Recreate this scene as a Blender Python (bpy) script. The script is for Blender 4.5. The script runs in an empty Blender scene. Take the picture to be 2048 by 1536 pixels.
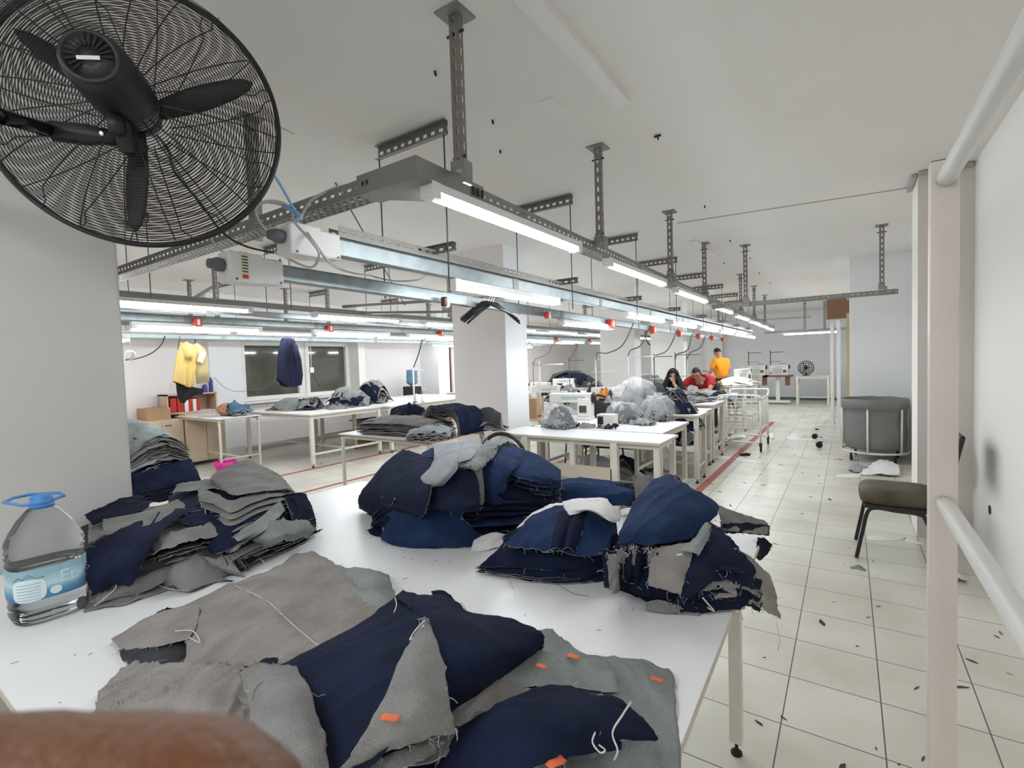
import bpy, bmesh, math, random
from mathutils import Vector, Matrix, noise
from math import sin, cos, pi, radians
random.seed(7)
sc = bpy.context.scene
col = sc.collection
# ------------------------------------------------------------------ camera, world, exposure
CAM = Vector((0, 0, 1.45)); FPX = 988.4
yaw, pit, rol = -0.597887, -0.0421405, -0.0317114
FW = Vector((sin(yaw)*cos(pit), cos(yaw)*cos(pit), sin(pit)))
_r = FW.cross(Vector((0, 0, 1))).normalized(); _u = _r.cross(FW)
RT = _r*cos(rol)+_u*sin(rol); UP = -_r*sin(rol)+_u*cos(rol)
cd = bpy.data.cameras.new('camera'); cam = bpy.data.objects.new('camera', cd); col.objects.link(cam)
cam.matrix_world = Matrix(((RT.x, UP.x, -FW.x, CAM.x), (RT.y, UP.y, -FW.y, CAM.y), (RT.z, UP.z, -FW.z, CAM.z), (0, 0, 0, 1)))
cd.sensor_fit = 'HORIZONTAL'; cd.sensor_width = 36; cd.lens = 36*FPX/2048
cd.clip_start = 0.01; cd.clip_end = 100
cd.dof.use_dof = True; cd.dof.focus_distance = 3.0; cd.dof.aperture_fstop = 17
sc.camera = cam
w = bpy.data.worlds.new('world'); sc.world = w; w.use_nodes = True
w.node_tree.nodes['Background'].inputs[0].default_value = (0.75, 0.8, 0.9, 1)
w.node_tree.nodes['Background'].inputs[1].default_value = 0.3
sc.view_settings.view_transform = 'Standard'; sc.view_settings.look = 'None'
sc.view_settings.gamma = 1; sc.view_settings.use_curve_mapping = False
sc.view_settings.exposure = 0.80
TUBE = 22.0      # emission strength of the tube lamps
sc.cycles.max_bounces = 7; sc.cycles.transparent_max_bounces = 16; sc.cycles.diffuse_bounces = 5; sc.cycles.glossy_bounces = 3; sc.cycles.adaptive_threshold = 0.02
# ------------------------------------------------------------------ measured points: a sight line through the photo meets a real plane
def ray(x, y): return FW+RT*((x-1024)/FPX)-UP*((y-768)/FPX)
def atz(x, y, z):
    d = ray(x, y); return CAM+d*((z-CAM.z)/d.z)
def aty(x, y, Y):
    d = ray(x, y); return CAM+d*(Y/d.y)
def atx(x, y, X):
    d = ray(x, y); return CAM+d*(X/d.x)
CE = 2.79; TT = 0.79
# ------------------------------------------------------------------ materials
MATS = {}
def N(nt, t, **k):
    n = nt.nodes.new(t)
    for a, v in k.items(): setattr(n, a, v)
    return n
def mat(name, c, rough=0.6, metal=0.0, var=0.0, vscale=8.0, bump=0.0, bscale=60.0, emit=0.0, spec=0.5, trans=0.0, ior=1.45, alpha=1.0, c2=None, rvar=0.0, stretch=None):
    if name in MATS: return MATS[name]
    m = bpy.data.materials.new(name); m.use_nodes = True; nt = m.node_tree
    b = nt.nodes['Principled BSDF']
    b.inputs['Base Color'].default_value = (*c, 1); b.inputs['Roughness'].default_value = rough
    b.inputs['Metallic'].default_value = metal; b.inputs['Specular IOR Level'].default_value = spec
    b.inputs['Transmission Weight'].default_value = trans; b.inputs['IOR'].default_value = ior; b.inputs['Alpha'].default_value = alpha
    if emit:
        b.inputs['Emission Color'].default_value = (*c, 1); b.inputs['Emission Strength'].default_value = emit
    if var or bump or c2 or rvar:
        tc = N(nt, 'ShaderNodeTexCoord'); src = tc.outputs['Object']
        if stretch:
            mp = N(nt, 'ShaderNodeMapping'); mp.inputs['Scale'].default_value = stretch
            nt.links.new(src, mp.inputs[0]); src = mp.outputs[0]
    if var or c2 or rvar:
        nz = N(nt, 'ShaderNodeTexNoise'); nz.inputs['Scale'].default_value = vscale; nz.inputs['Detail'].default_value = 6
        nt.links.new(src, nz.inputs['Vector'])
        rp = N(nt, 'ShaderNodeValToRGB'); rp.color_ramp.elements[0].position = .3; rp.color_ramp.elements[1].position = .7
        e = c2 or tuple(min(1, x*(1+var)) for x in c); s = c if c2 else tuple(x*(1-var) for x in c)
        rp.color_ramp.elements[0].color = (*s, 1); rp.color_ramp.elements[1].color = (*e, 1)
        nt.links.new(nz.outputs[0], rp.inputs[0]); nt.links.new(rp.outputs[0], b.inputs['Base Color'])
        if rvar:
            mr = N(nt, 'ShaderNodeMapRange'); mr.inputs[3].default_value = rough-rvar; mr.inputs[4].default_value = rough+rvar
            nt.links.new(nz.outputs[0], mr.inputs[0]); nt.links.new(mr.outputs[0], b.inputs['Roughness'])
    if bump:
        bn = N(nt, 'ShaderNodeTexNoise'); bn.inputs['Scale'].default_value = bscale; bn.inputs['Detail'].default_value = 4
        nt.links.new(src, bn.inputs['Vector']); bp = N(nt, 'ShaderNodeBump'); bp.inputs['Strength'].default_value = bump; bp.inputs['Distance'].default_value = .01
        nt.links.new(bn.outputs[0], bp.inputs['Height']); nt.links.new(bp.outputs[0], b.inputs['Normal'])
    MATS[name] = m
    return m
def denim(name, a, b2, speck=0.0):
    if name in MATS: return MATS[name]
    m = bpy.data.materials.new(name); m.use_nodes = True; nt = m.node_tree; L = nt.links
    b = nt.nodes['Principled BSDF']; b.inputs['Roughness'].default_value = .92; b.inputs['Specular IOR Level'].default_value = .15
    tc = N(nt, 'ShaderNodeTexCoord')
    n1 = N(nt, 'ShaderNodeTexNoise'); n1.inputs['Scale'].default_value = 9; n1.inputs['Detail'].default_value = 5
    n2 = N(nt, 'ShaderNodeTexNoise'); n2.inputs['Scale'].default_value = 420; n2.inputs['Detail'].default_value = 2
    wv = N(nt, 'ShaderNodeTexWave'); wv.bands_direction = 'DIAGONAL'; wv.inputs['Scale'].default_value = 260; wv.inputs['Distortion'].default_value = 3
    for n in (n1, n2, wv): L.new(tc.outputs['Object'], n.inputs['Vector'])
    ad = N(nt, 'ShaderNodeMath', operation='ADD'); L.new(n1.outputs[0], ad.inputs[0])
    ml = N(nt, 'ShaderNodeMath', operation='MULTIPLY_ADD'); L.new(n2.outputs[0], ml.inputs[0]); ml.inputs[1].default_value = .8; ml.inputs[2].default_value = -.4
    L.new(ml.outputs[0], ad.inputs[1])
    rp = N(nt, 'ShaderNodeValToRGB'); rp.color_ramp.elements[0].position = .25; rp.color_ramp.elements[1].position = .8
    rp.color_ramp.elements[0].color = (*a, 1); rp.color_ramp.elements[1].color = (*b2, 1)
    L.new(ad.outputs[0], rp.inputs[0]); L.new(rp.outputs[0], b.inputs['Base Color'])
    bp = N(nt, 'ShaderNodeBump'); bp.inputs['Strength'].default_value = .35; bp.inputs['Distance'].default_value = .0015
    L.new(wv.outputs[0], bp.inputs['Height']); L.new(bp.outputs[0], b.inputs['Normal'])
    MATS[name] = m; return m
NAVY = denim('navy_denim', (.006, .0095, .025), (.018, .026, .064))
BLUE = denim('blue_denim', (.009, .021, .060), (.028, .056, .145))
INK = denim('ink_denim', (.005, .007, .018), (.014, .02, .045))
GREY = denim('grey_denim', (.17, .165, .16), (.33, .32, .315))
WARM = denim('warm_grey_denim', (.22, .20, .19), (.39, .36, .345))
SAGE = denim('cool_grey_denim', (.18, .20, .195), (.35, .38, .37))
CHAR = denim('charcoal_denim', (.03, .03, .032), (.085, .085, .09))
PALE = denim('pale_grey_denim', (.26, .28, .30), (.46, .49, .52))
FRAY = mat('frayed_thread', (.50, .48, .47), .9)
WHITE_THREAD = mat('white_thread', (.72, .70, .66), .9)
PAPER = mat('pattern_paper', (.78, .76, .76), .85, bump=.1, bscale=12)
WALL = mat('wall_paint', (.81, .795, .77), .75, var=.03, vscale=1.5, bump=.08, bscale=30)
PINK = mat('pinkish_wall_paint', (.80, .755, .745), .75, var=.03, vscale=1.2, bump=.08, bscale=25)
COOL = mat('cool_white_paint', (.80, .815, .825), .7, var=.02, vscale=1.5, bump=.05, bscale=25)
LAM = mat('white_laminate', (.87, .87, .88), .32, var=.015, vscale=3, bump=.01, bscale=200)
EDGE = mat('laminate_edge', (.62, .55, .46), .6)
CREAM = mat('cream_painted_steel', (.74, .70, .62), .45, var=.05, vscale=10)
WSTEEL = mat('white_painted_steel', (.78, .77, .74), .35, var=.03, vscale=10)
ROSE = mat('pinkish_painted_post', (.74, .665, .62), .42, var=.05, vscale=4, rvar=.1)
BLACK = mat('black_plastic', (.018, .016, .018), .45, bump=.03, bscale=400)
BLKM = mat('black_painted_steel', (.02, .017, .018), .38)
DARKST = mat('dark_steel', (.10, .095, .09), .5, .6)
GALV = mat('galvanised_steel', (.31, .355, .365), .42, .6, var=.16, vscale=14, bump=.05, bscale=40, rvar=.1)
RODM = mat('threaded_rod', (.12, .12, .12), .5, .7)
LED = mat('lit_tube', (.92, .965, 1.0), .5, emit=TUBE)
FIXT = mat('lamp_housing', (.80, .80, .79), .45)
SOCK = mat('orange_red_plastic', (.62, .07, .03), .4)
CORDM = mat('pale_cable_sheath', (.55, .52, .48), .5)
BCORD = mat('black_cable_sheath', (.015, .015, .016), .5)
GCORD = mat('grey_cable_sheath', (.14, .14, .14), .6)
RIB = mat('blue_ribbon', (.20, .38, .62), .7)
WOOD = mat('pale_wood_board', (.58, .46, .34), .55, var=.12, vscale=5, stretch=(1, 1, .15))
BOXM = mat('cardboard', (.42, .27, .15), .85, var=.1, vscale=6)
DWOOD = mat('brown_wood', (.16, .075, .045), .6, var=.2, vscale=6, stretch=(4, 4, .4))
MACH = mat('machine_enamel', (.76, .74, .68), .35)
CHRM = mat('bright_steel', (.7, .7, .7), .25, 1)
ORANGE = mat('orange_thread', (.75, .27, .04), .8)
RUBBER = mat('black_rubber', (.015, .015, .015), .8)
def slotted(name, base, pitch, slot, rows, hw):
    """perforated sheet steel; the slots are cut by UV in metres: u runs along the profile, v across"""
    m = bpy.data.materials.new(name); m.use_nodes = True; nt = m.node_tree; L = nt.links
    b = nt.nodes['Principled BSDF']; out = nt.nodes['Material Output']
    b.inputs['Base Color'].default_value = (*base, 1); b.inputs['Metallic'].default_value = .55; b.inputs['Roughness'].default_value = .5
    uv = N(nt, 'ShaderNodeUVMap'); sp = N(nt, 'ShaderNodeSeparateXYZ'); L.new(uv.outputs[0], sp.inputs[0])
    def M(op, a, c=None, d=None):
        n = N(nt, 'ShaderNodeMath', operation=op)
        for i, v in enumerate((a, c, d)):
            if v is None: continue
            if isinstance(v, (int, float)): n.inputs[i].default_value = v
            else: L.new(v, n.inputs[i])
        return n.outputs[0]
    tot = None
    for i, v0 in enumerate(rows):
        u = M('ADD', sp.outputs[0], (i % 2)*pitch*.5)
        fu = M('ABSOLUTE', M('SUBTRACT', M('FRACT', M('DIVIDE', u, pitch)), .5))
        a = M('LESS_THAN', fu, slot/pitch/2); c = M('LESS_THAN', M('ABSOLUTE', M('SUBTRACT', sp.outputs[1], v0)), hw)
        k = M('MULTIPLY', a, c); tot = k if tot is None else M('MAXIMUM', tot, k)
    tr = N(nt, 'ShaderNodeBsdfTransparent'); mx = N(nt, 'ShaderNodeMixShader')
    L.new(tot, mx.inputs[0]); L.new(b.outputs[0], mx.inputs[1]); L.new(tr.outputs[0], mx.inputs[2]); L.new(mx.outputs[0], out.inputs[0])
    return m
SLOT1 = slotted('slotted_tray_side', (.27, .265, .25), .055, .026, [.03], .006)
SLOT3 = slotted('slotted_tray_bottom', (.26, .255, .24), .045, .026, [.018, .04, .062, .084], .005)
SLOTP = slotted('slotted_post', (.25, .235, .215), .06, .03, [.022], .006)
SOLID = mat('grey_galvanised_plate', (.29, .28, .265), .5, .55)
def floor_mat():
    m = bpy.data.materials.new('ceramic_floor_tiles'); m.use_nodes = True; nt = m.node_tree; L = nt.links
    b = nt.nodes['Principled BSDF']; tc = N(nt, 'ShaderNodeTexCoord')
    mp = N(nt, 'ShaderNodeMapping'); mp.inputs['Location'].default_value = (.222, -.06, 0); L.new(tc.outputs['Object'], mp.inputs[0])
    br = N(nt, 'ShaderNodeTexBrick'); br.offset = 0; br.squash = 1
    br.inputs['Scale'].default_value = 1; br.inputs['Brick Width'].default_value = .331; br.inputs['Row Height'].default_value = .345
    br.inputs['Mortar Size'].default_value = .0028; br.inputs['Mortar Smooth'].default_value = .2
    br.inputs['Color1'].default_value = (.66, .635, .56, 1); br.inputs['Color2'].default_value = (.72, .695, .62, 1); br.inputs['Mortar'].default_value = (.13, .115, .095, 1)
    L.new(mp.outputs[0], br.inputs['Vector'])
    nz = N(nt, 'ShaderNodeTexNoise'); nz.inputs['Scale'].default_value = 1.6; nz.inputs['Detail'].default_value = 8; L.new(tc.outputs['Object'], nz.inputs['Vector'])
    rp = N(nt, 'ShaderNodeValToRGB'); rp.color_ramp.elements[0].position = .32; rp.color_ramp.elements[0].color = (.80, .79, .76, 1); rp.color_ramp.elements[1].position = .62; rp.color_ramp.elements[1].color = (1, 1, 1, 1)
    L.new(nz.outputs[0], rp.inputs[0])
    mx = N(nt, 'ShaderNodeMixRGB', blend_type='MULTIPLY'); mx.inputs[0].default_value = 1; L.new(br.outputs[0], mx.inputs[1]); L.new(rp.outputs[0], mx.inputs[2])
    # scuffs
    n2 = N(nt, 'ShaderNodeTexNoise'); n2.inputs['Scale'].default_value = 14; n2.inputs['Detail'].default_value = 9; n2.inputs['Roughness'].default_value = .7
    ms = N(nt, 'ShaderNodeMapping'); ms.inputs['Scale'].default_value = (1, .5, 1); ms.inputs['Rotation'].default_value = (0, 0, .9)
    L.new(tc.outputs['Object'], ms.inputs[0]); L.new(ms.outputs[0], n2.inputs['Vector'])
    r2 = N(nt, 'ShaderNodeValToRGB'); r2.color_ramp.elements[0].position = .68; r2.color_ramp.elements[0].color = (1, 1, 1, 1); r2.color_ramp.elements[1].position = .76; r2.color_ramp.elements[1].color = (.5, .46, .42, 1)
    L.new(n2.outputs[0], r2.inputs[0])
    m2 = N(nt, 'ShaderNodeMixRGB', blend_type='MULTIPLY'); m2.inputs[0].default_value = .8; L.new(mx.outputs[0], m2.inputs[1]); L.new(r2.outputs[0], m2.inputs[2])
    L.new(m2.outputs[0], b.inputs['Base Color']); b.inputs['Roughness'].default_value = .3; b.inputs['Specular IOR Level'].default_value = .45
    bp = N(nt, 'ShaderNodeBump'); bp.inputs['Strength'].default_value = .3; bp.inputs['Distance'].default_value = .002; bp.invert = True
    L.new(br.outputs['Fac'], bp.inputs['Height']); L.new(bp.outputs[0], b.inputs['Normal'])
    return m
# ------------------------------------------------------------------ mesh helpers
class MB:
    def __init__(s): s.v = []; s.f = []; s.mi = []; s.uv = {}; s.sm = []
    def face(s, idx, m=0, uv=None, smooth=False):
        if uv: s.uv[len(s.f)] = uv
        s.f.append(idx); s.mi.append(m); s.sm.append(smooth)
    def box(s, x0, x1, y0, y1, z0, z1, m=0, M=None):
        if x0 > x1: x0, x1 = x1, x0
        if y0 > y1: y0, y1 = y1, y0
        if z0 > z1: z0, z1 = z1, z0
        b = len(s.v); P = [(x0, y0, z0), (x1, y0, z0), (x1, y1, z0), (x0, y1, z0), (x0, y0, z1), (x1, y0, z1), (x1, y1, z1), (x0, y1, z1)]
        s.v += [Vector(p) if M is None else M @ Vector(p) for p in P]
        for q in ((0, 3, 2, 1), (4, 5, 6, 7), (0, 1, 5, 4), (1, 2, 6, 5), (2, 3, 7, 6), (3, 0, 4, 7)): s.face([b+i for i in q], m)
        return s
    def bar(s, a, b, w, h, m=0, up=(0, 0, 1)):
        a = Vector(a); b = Vector(b); d = (b-a); L = d.length; d.normalize(); up = Vector(up)
        if abs(d.dot(up)) > .99: up = Vector((0, 1, 0))
        x = d.cross(up).normalized(); y = x.cross(d)
        M = Matrix(((x.x, d.x, y.x, a.x), (x.y, d.y, y.y, a.y), (x.z, d.z, y.z, a.z), (0, 0, 0, 1)))
        return s.box(-w/2, w/2, 0, L, -h/2, h/2, m, M)
    def tube(s, path, r, n=8, m=0, caps=True, closed=False):
        path = [Vector(p) for p in path]; K = len(path); rs = r if isinstance(r, (list, tuple)) else [r]*K
        b0 = len(s.v); prev = None
        for i, p in enumerate(path):
            if closed: t = path[(i+1) % K]-path[i-1]
            else: t = path[min(i+1, K-1)]-path[max(i-1, 0)]
            if t.length < 1e-9: t = Vector((0, 0, 1))
            t.normalize()
            if prev is None: a = t.orthogonal().normalized()
            else:
                a = prev-t*prev.dot(t)
                a = a.normalized() if a.length > 1e-6 else t.orthogonal().normalized()
            prev = a; c = t.cross(a)
            for k in range(n):
                g = 2*pi*k/n; s.v.append(p+(a*cos(g)+c*sin(g))*rs[i])
        for i in range(K if closed else K-1):
            j = (i+1) % K
            for k in range(n):
                k2 = (k+1) % n; s.face([b0+i*n+k, b0+i*n+k2, b0+j*n+k2, b0+j*n+k], m, smooth=True)
        if caps and not closed:
            s.face([b0+k for k in range(n)][::-1], m); s.face([b0+(K-1)*n+k for k in range(n)], m)
        return s
    def lathe(s, prof, c=(0, 0, 0), ax=(0, 0, 1), n=24, m=0, sx=1, sy=1, power=2.0):
        """prof: list of (radius, height); revolves about ax at c"""
        ax = Vector(ax).normalized(); a = ax.orthogonal().normalized() if abs(ax.z) < .99 else Vector((1, 0, 0)); b = ax.cross(a); c = Vector(c); b0 = len(s.v)
        for (r, h) in prof:
            for k in range(n):
                g = 2*pi*k/n; cx, sy_ = cos(g), sin(g)
                if power != 2.0:
                    q = (abs(cx)**power+abs(sy_)**power)**(-1/power); cx *= q; sy_ *= q
                s.v.append(c+a*(r*cx*sx)+b*(r*sy_*sy)+ax*h)
        for i in range(len(prof)-1):
            for k in range(n):
                k2 = (k+1) % n; s.face([b0+i*n+k, b0+i*n+k2, b0+(i+1)*n+k2, b0+(i+1)*n+k], m, smooth=True)
        s.face([b0+k for k in range(n)][::-1], m); s.face([b0+(len(prof)-1)*n+k for k in range(n)], m)
        return s
    def prism(s, pts, z0, z1, m=0, M=None):
        b = len(s.v); n = len(pts)
        for z in (z0, z1):
            for p in pts:
                q = Vector((p[0], p[1], z)); s.v.append(q if M is None else M @ q)
        s.face([b+i for i in range(n)][::-1], m); s.face([b+n+i for i in range(n)], m)
        for i in range(n):
            j = (i+1) % n; s.face([b+i, b+j, b+n+j, b+n+i], m)
        return s
    def quad(s, p, m=0, uv=None):
        b = len(s.v); s.v += [Vector(q) for q in p]; s.face([b, b+1, b+2, b+3], m, uv); return s
    def grid(s, G, m=0):
        b = len(s.v); R = len(G); Cn = len(G[0])
        for row in G: s.v += row
        for i in range(R-1):
            for j in range(Cn-1): s.face([b+i*Cn+j, b+i*Cn+j+1, b+(i+1)*Cn+j+1, b+(i+1)*Cn+j], m, smooth=True)
        return s
    def build(s, name, mats, parent=None, loc=None):
        me = bpy.data.meshes.new(name)
        O = Vector(loc) if loc is not None else None
        if parent is not None:
            O = Vector((0, 0, 0)); p = parent
            while p is not None: O += p.location; p = p.parent
        me.from_pydata([tuple(v-O) if O is not None else tuple(v) for v in s.v], [], s.f)
        if not isinstance(mats, (list, tuple)): mats = [mats]
        for m in mats: me.materials.append(m)
        me.polygons.foreach_set('material_index', s.mi); me.polygons.foreach_set('use_smooth', s.sm)
        if s.uv:
            L = me.uv_layers.new(name='UVMap')
            for fi, uv in s.uv.items():
                p = me.polygons[fi]
                for k, li in enumerate(p.loop_indices): L.data[li].uv = uv[k]
        me.update()
        o = bpy.data.objects.new(name, me); col.objects.link(o)
        if parent is not None: o.parent = parent
        elif O is not None: o.location = O
        return o
def tag(o, label=None, cat=None, group=None, kind=None):
    if label: o['label'] = label
    if cat: o['category'] = cat
    if group: o['group'] = group
    if kind: o['kind'] = kind
    return o
def empty(name, loc, label, cat, group=None, rz=0):
    o = bpy.data.objects.new(name, None); o.empty_display_size = .05; col.objects.link(o)
    o.location = loc; o.rotation_euler = (0, 0, rz); return tag(o, label, cat, group)
def copy_tree(o, parent=None):
    c = o.copy(); col.objects.link(c); c.parent = parent
    for ch in list(o.children): copy_tree(ch, c)
    return c
def bevel(o, w=.004, seg=2):
    b = o.modifiers.new('bevel', 'BEVEL'); b.width = w; b.segments = seg; b.limit_method = 'ANGLE'; return o
def struct(o): o['kind'] = 'structure'; return o
ORD = ['first', 'second', 'third', 'fourth', 'fifth', 'sixth', 'seventh', 'eighth', 'ninth', 'tenth', 'eleventh', 'twelfth', 'thirteenth', 'fourteenth', 'fifteenth', 'sixteenth', 'seventeenth', 'eighteenth']
# ================================================================== THE SETTING
XL, XR, YB, YF = -9.0, .76, -2.6, 18.0
struct(MB().box(XL-.2, XR+.2, YB-.2, YF+.2, -.12, 0).build('floor', floor_mat()))
CEM = mat('ceiling_paint', (.78, .76, .73), .85, var=.02, vscale=.8, bump=.06, bscale=20)
struct(MB().box(XL-.2, XR+.2, YB-.2, YF+.2, CE, CE+.15).build('ceiling', CEM))
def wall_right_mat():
    m = mat('wall_paint_marked', (.81, .795, .77), .72, bump=.06, bscale=22); nt = m.node_tree; L = nt.links
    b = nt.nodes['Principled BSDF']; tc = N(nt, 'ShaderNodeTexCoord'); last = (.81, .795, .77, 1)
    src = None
    # soft dark oval marks low on the wall
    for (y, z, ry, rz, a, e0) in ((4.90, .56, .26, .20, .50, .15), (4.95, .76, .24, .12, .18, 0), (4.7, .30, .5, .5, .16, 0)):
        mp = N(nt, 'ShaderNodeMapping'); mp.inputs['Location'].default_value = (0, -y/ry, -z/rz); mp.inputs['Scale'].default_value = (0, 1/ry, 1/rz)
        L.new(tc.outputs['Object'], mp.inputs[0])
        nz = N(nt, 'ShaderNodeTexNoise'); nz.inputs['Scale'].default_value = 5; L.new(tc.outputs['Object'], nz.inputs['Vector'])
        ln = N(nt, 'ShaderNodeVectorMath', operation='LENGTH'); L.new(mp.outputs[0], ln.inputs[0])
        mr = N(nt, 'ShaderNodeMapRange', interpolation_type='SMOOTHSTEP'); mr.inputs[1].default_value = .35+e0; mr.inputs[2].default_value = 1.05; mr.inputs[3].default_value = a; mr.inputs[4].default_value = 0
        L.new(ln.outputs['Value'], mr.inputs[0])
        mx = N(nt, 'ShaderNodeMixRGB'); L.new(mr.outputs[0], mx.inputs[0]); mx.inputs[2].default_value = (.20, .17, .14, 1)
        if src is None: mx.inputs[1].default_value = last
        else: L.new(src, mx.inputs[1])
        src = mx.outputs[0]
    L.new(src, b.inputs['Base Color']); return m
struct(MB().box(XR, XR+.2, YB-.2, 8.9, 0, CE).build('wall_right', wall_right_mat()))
struct(MB().box(XL-.2, XR+.2, YB-.2, YB, 0, CE).build('wall_back', WALL))
struct(MB().box(XL-.2, XR+.2, YF, YF+.2, 0, CE).build('wall_front', COOL))
# left wall with a band of windows
WY = [(4.62, 5.76), (5.90, 6.88)]; WZ = (.94, 1.97)
m_ = MB()
m_.box(XL-.2, XL, YB, WY[0][0], 0, CE).box(XL-.2, XL, WY[0][1], WY[1][0], WZ[0], WZ[1]).box(XL-.2, XL, WY[1][1], YF, 0, CE)
m_.box(XL-.2, XL, WY[0][0], WY[1][1], 0, WZ[0]).box(XL-.2, XL, WY[0][0], WY[1][1], WZ[1], CE)
struct(m_.build('wall_left', PINK))
GLASSD = mat('dark_window_glass', (.085, .088, .07), .06, spec=.9, var=.1, vscale=2)
for i, (a, b) in enumerate(WY):
    wn = bpy.data.objects.new('window_%d' % (i+1), None); col.objects.link(wn); wn.location = (XL, (a+b)/2, WZ[0]); struct(wn)
    f = MB(); t = .05
    f.box(XL-.08, XL+.03, a-.03, a+t, WZ[0]-.03, WZ[1]+.03).box(XL-.08, XL+.03, b-t, b+.03, WZ[0]-.03, WZ[1]+.03)
    f.box(XL-.08, XL+.03, a+t, b-t, WZ[0]-.03, WZ[0]+t).box(XL-.08, XL+.03, a+t, b-t, WZ[1]-t, WZ[1]+.03)
    bevel(f.build('window_frame', WSTEEL, wn))
    MB().box(XL-.05, XL-.04, a+t, b-t, WZ[0]+t, WZ[1]-t).build('pane', GLASSD, wn)
struct(MB().box(XL, XL+.14, 4.55, 6.95, WZ[0]-.07, WZ[0]-.035).build('trim_1', WSTEEL))
# pilasters on the left wall
struct(MB().box(XL, XL+.12, 4.02, 4.56, 0, CE).build('wall_left_pilaster', COOL))
struct(MB().box(XL, XL+.30, 6.95, 7.12, 0, CE).build('wall_left_pilaster', WALL))
struct(MB().box(XL, XL+.62, 9.1, 9.5, 0, CE).build('wall_left_pilaster', COOL))
# door in the left wall
dn = bpy.data.objects.new('door_1', None); col.objects.link(dn); dn.location = (XL, 9.95, 0); struct(dn)
f = MB(); f.box(XL, XL+.06, 9.52, 9.58, 0, 2.1).box(XL, XL+.06, 10.22, 10.28, 0, 2.1).box(XL, XL+.06, 9.58, 10.22, 2.04, 2.1)
f.build('door_frame', mat('beige_door_frame', (.62, .5, .42), .5), dn)
MB().box(XL, XL+.035, 9.58, 10.22, .01, 2.04).build('door_leaf', mat('dark_red_wood', (.075, .018, .015), .45, var=.2, vscale=4), dn)
MB().tube([(XL+.035, 9.66, 1.0), (XL+.08, 9.66, 1.0), (XL+.08, 9.77, 1.0)], .009).build('door_handle', CHRM, dn)
# big pillar on the left that carries the fan, free columns, right-hand blocks
PXF = -2.40
struct(bevel(MB().box(-3.3, PXF, -1.2, .77, 0, CE).build('pillar_left', mat('pillar_paint', (.58, .57, .55), .8, var=.02, vscale=2, bump=.05, bscale=20)), .012, 3))
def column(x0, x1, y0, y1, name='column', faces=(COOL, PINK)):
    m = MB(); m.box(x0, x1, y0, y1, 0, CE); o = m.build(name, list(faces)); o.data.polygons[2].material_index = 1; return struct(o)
column(-3.98, -3.2, 4.6, 5.05)  # pink front, cool sides: tint of the light put into the paint
column(-3.88, -3.2, 8.7, 9.0, faces=(COOL, WALL))
column(-3.98, -3.2, 11.9, 12.25, faces=(COOL, WALL))
column(-4.05, -3.5, 17.75, 18, 'wall_front_pilaster', faces=(COOL, COOL))
column(-7.2, -6.7, 17.6, 18, 'wall_front_pilaster', faces=(COOL, COOL))
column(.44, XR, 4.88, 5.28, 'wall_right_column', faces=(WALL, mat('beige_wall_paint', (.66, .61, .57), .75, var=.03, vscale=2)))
# far right block with the doorway in its aisle side
m_ = MB(); m_.box(.02, XR+.2, 8.6, 9.6, 0, CE).box(.02, .3, 10.6, 18, 0, CE).box(.02, .3, 9.6, 10.6, 2.08, CE)
struct(m_.build('wall_right_block', COOL))
d2 = bpy.data.objects.new('door_2', None); col.objects.link(d2); d2.location = (.05, 10.1, 0); struct(d2)
f = MB(); f.box(-.02, .3, 9.60, 9.68, 0, 2.08).box(-.02, .3, 10.52, 10.60, 0, 2.08).box(-.02, .3, 9.68, 10.52, 2.0, 2.08)
f.build('door_frame', mat('ochre_door_frame', (.55, .42, .22), .5), d2)
MB().box(.16, .2, 9.68, 10.52, .01, 2.0).build('door_leaf', DWOOD, d2)
MB().box(.12, .16, 9.8, 9.83, 1.0, 1.02).box(.10, .12, 9.8, 9.92, 1.0, 1.02).build('door_handle', CHRM, d2)
# baseboards and the teal skirting on the far wall
struct(MB().box(-4, .02, YF-.015, YF, 0, .09).build('baseboard_front', mat('teal_skirting', (.10, .17, .18), .5)))
struct(MB().box(XL, XL+.02, 4.6, 9.1, 0, .08).build('baseboard_left', mat('grey_skirting', (.35, .33, .30), .6)))
struct(MB().box(XR-.012, XR, 5.3, 8.6, 2.02, 2.06).build('trim_2', WALL))
# painted red floor lines
REDP = mat('worn_red_floor_paint', (.42, .075, .055), .5, var=.0, c2=(.30, .09, .07), vscale=9)
for i, (x, wd, y0, y1) in enumerate(((-1.35, .085, 3.3, 11.95), (-6.47, .07, 2.4, 9.5), (-5.33, .07, 2.2, 11), (-3.45, .07, 5.4, 8.4))):
    struct(MB().box(x-wd/2, x+wd/2, y0, y1, 0, .0016).build('trim_%d' % (i+3), REDP))
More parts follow.
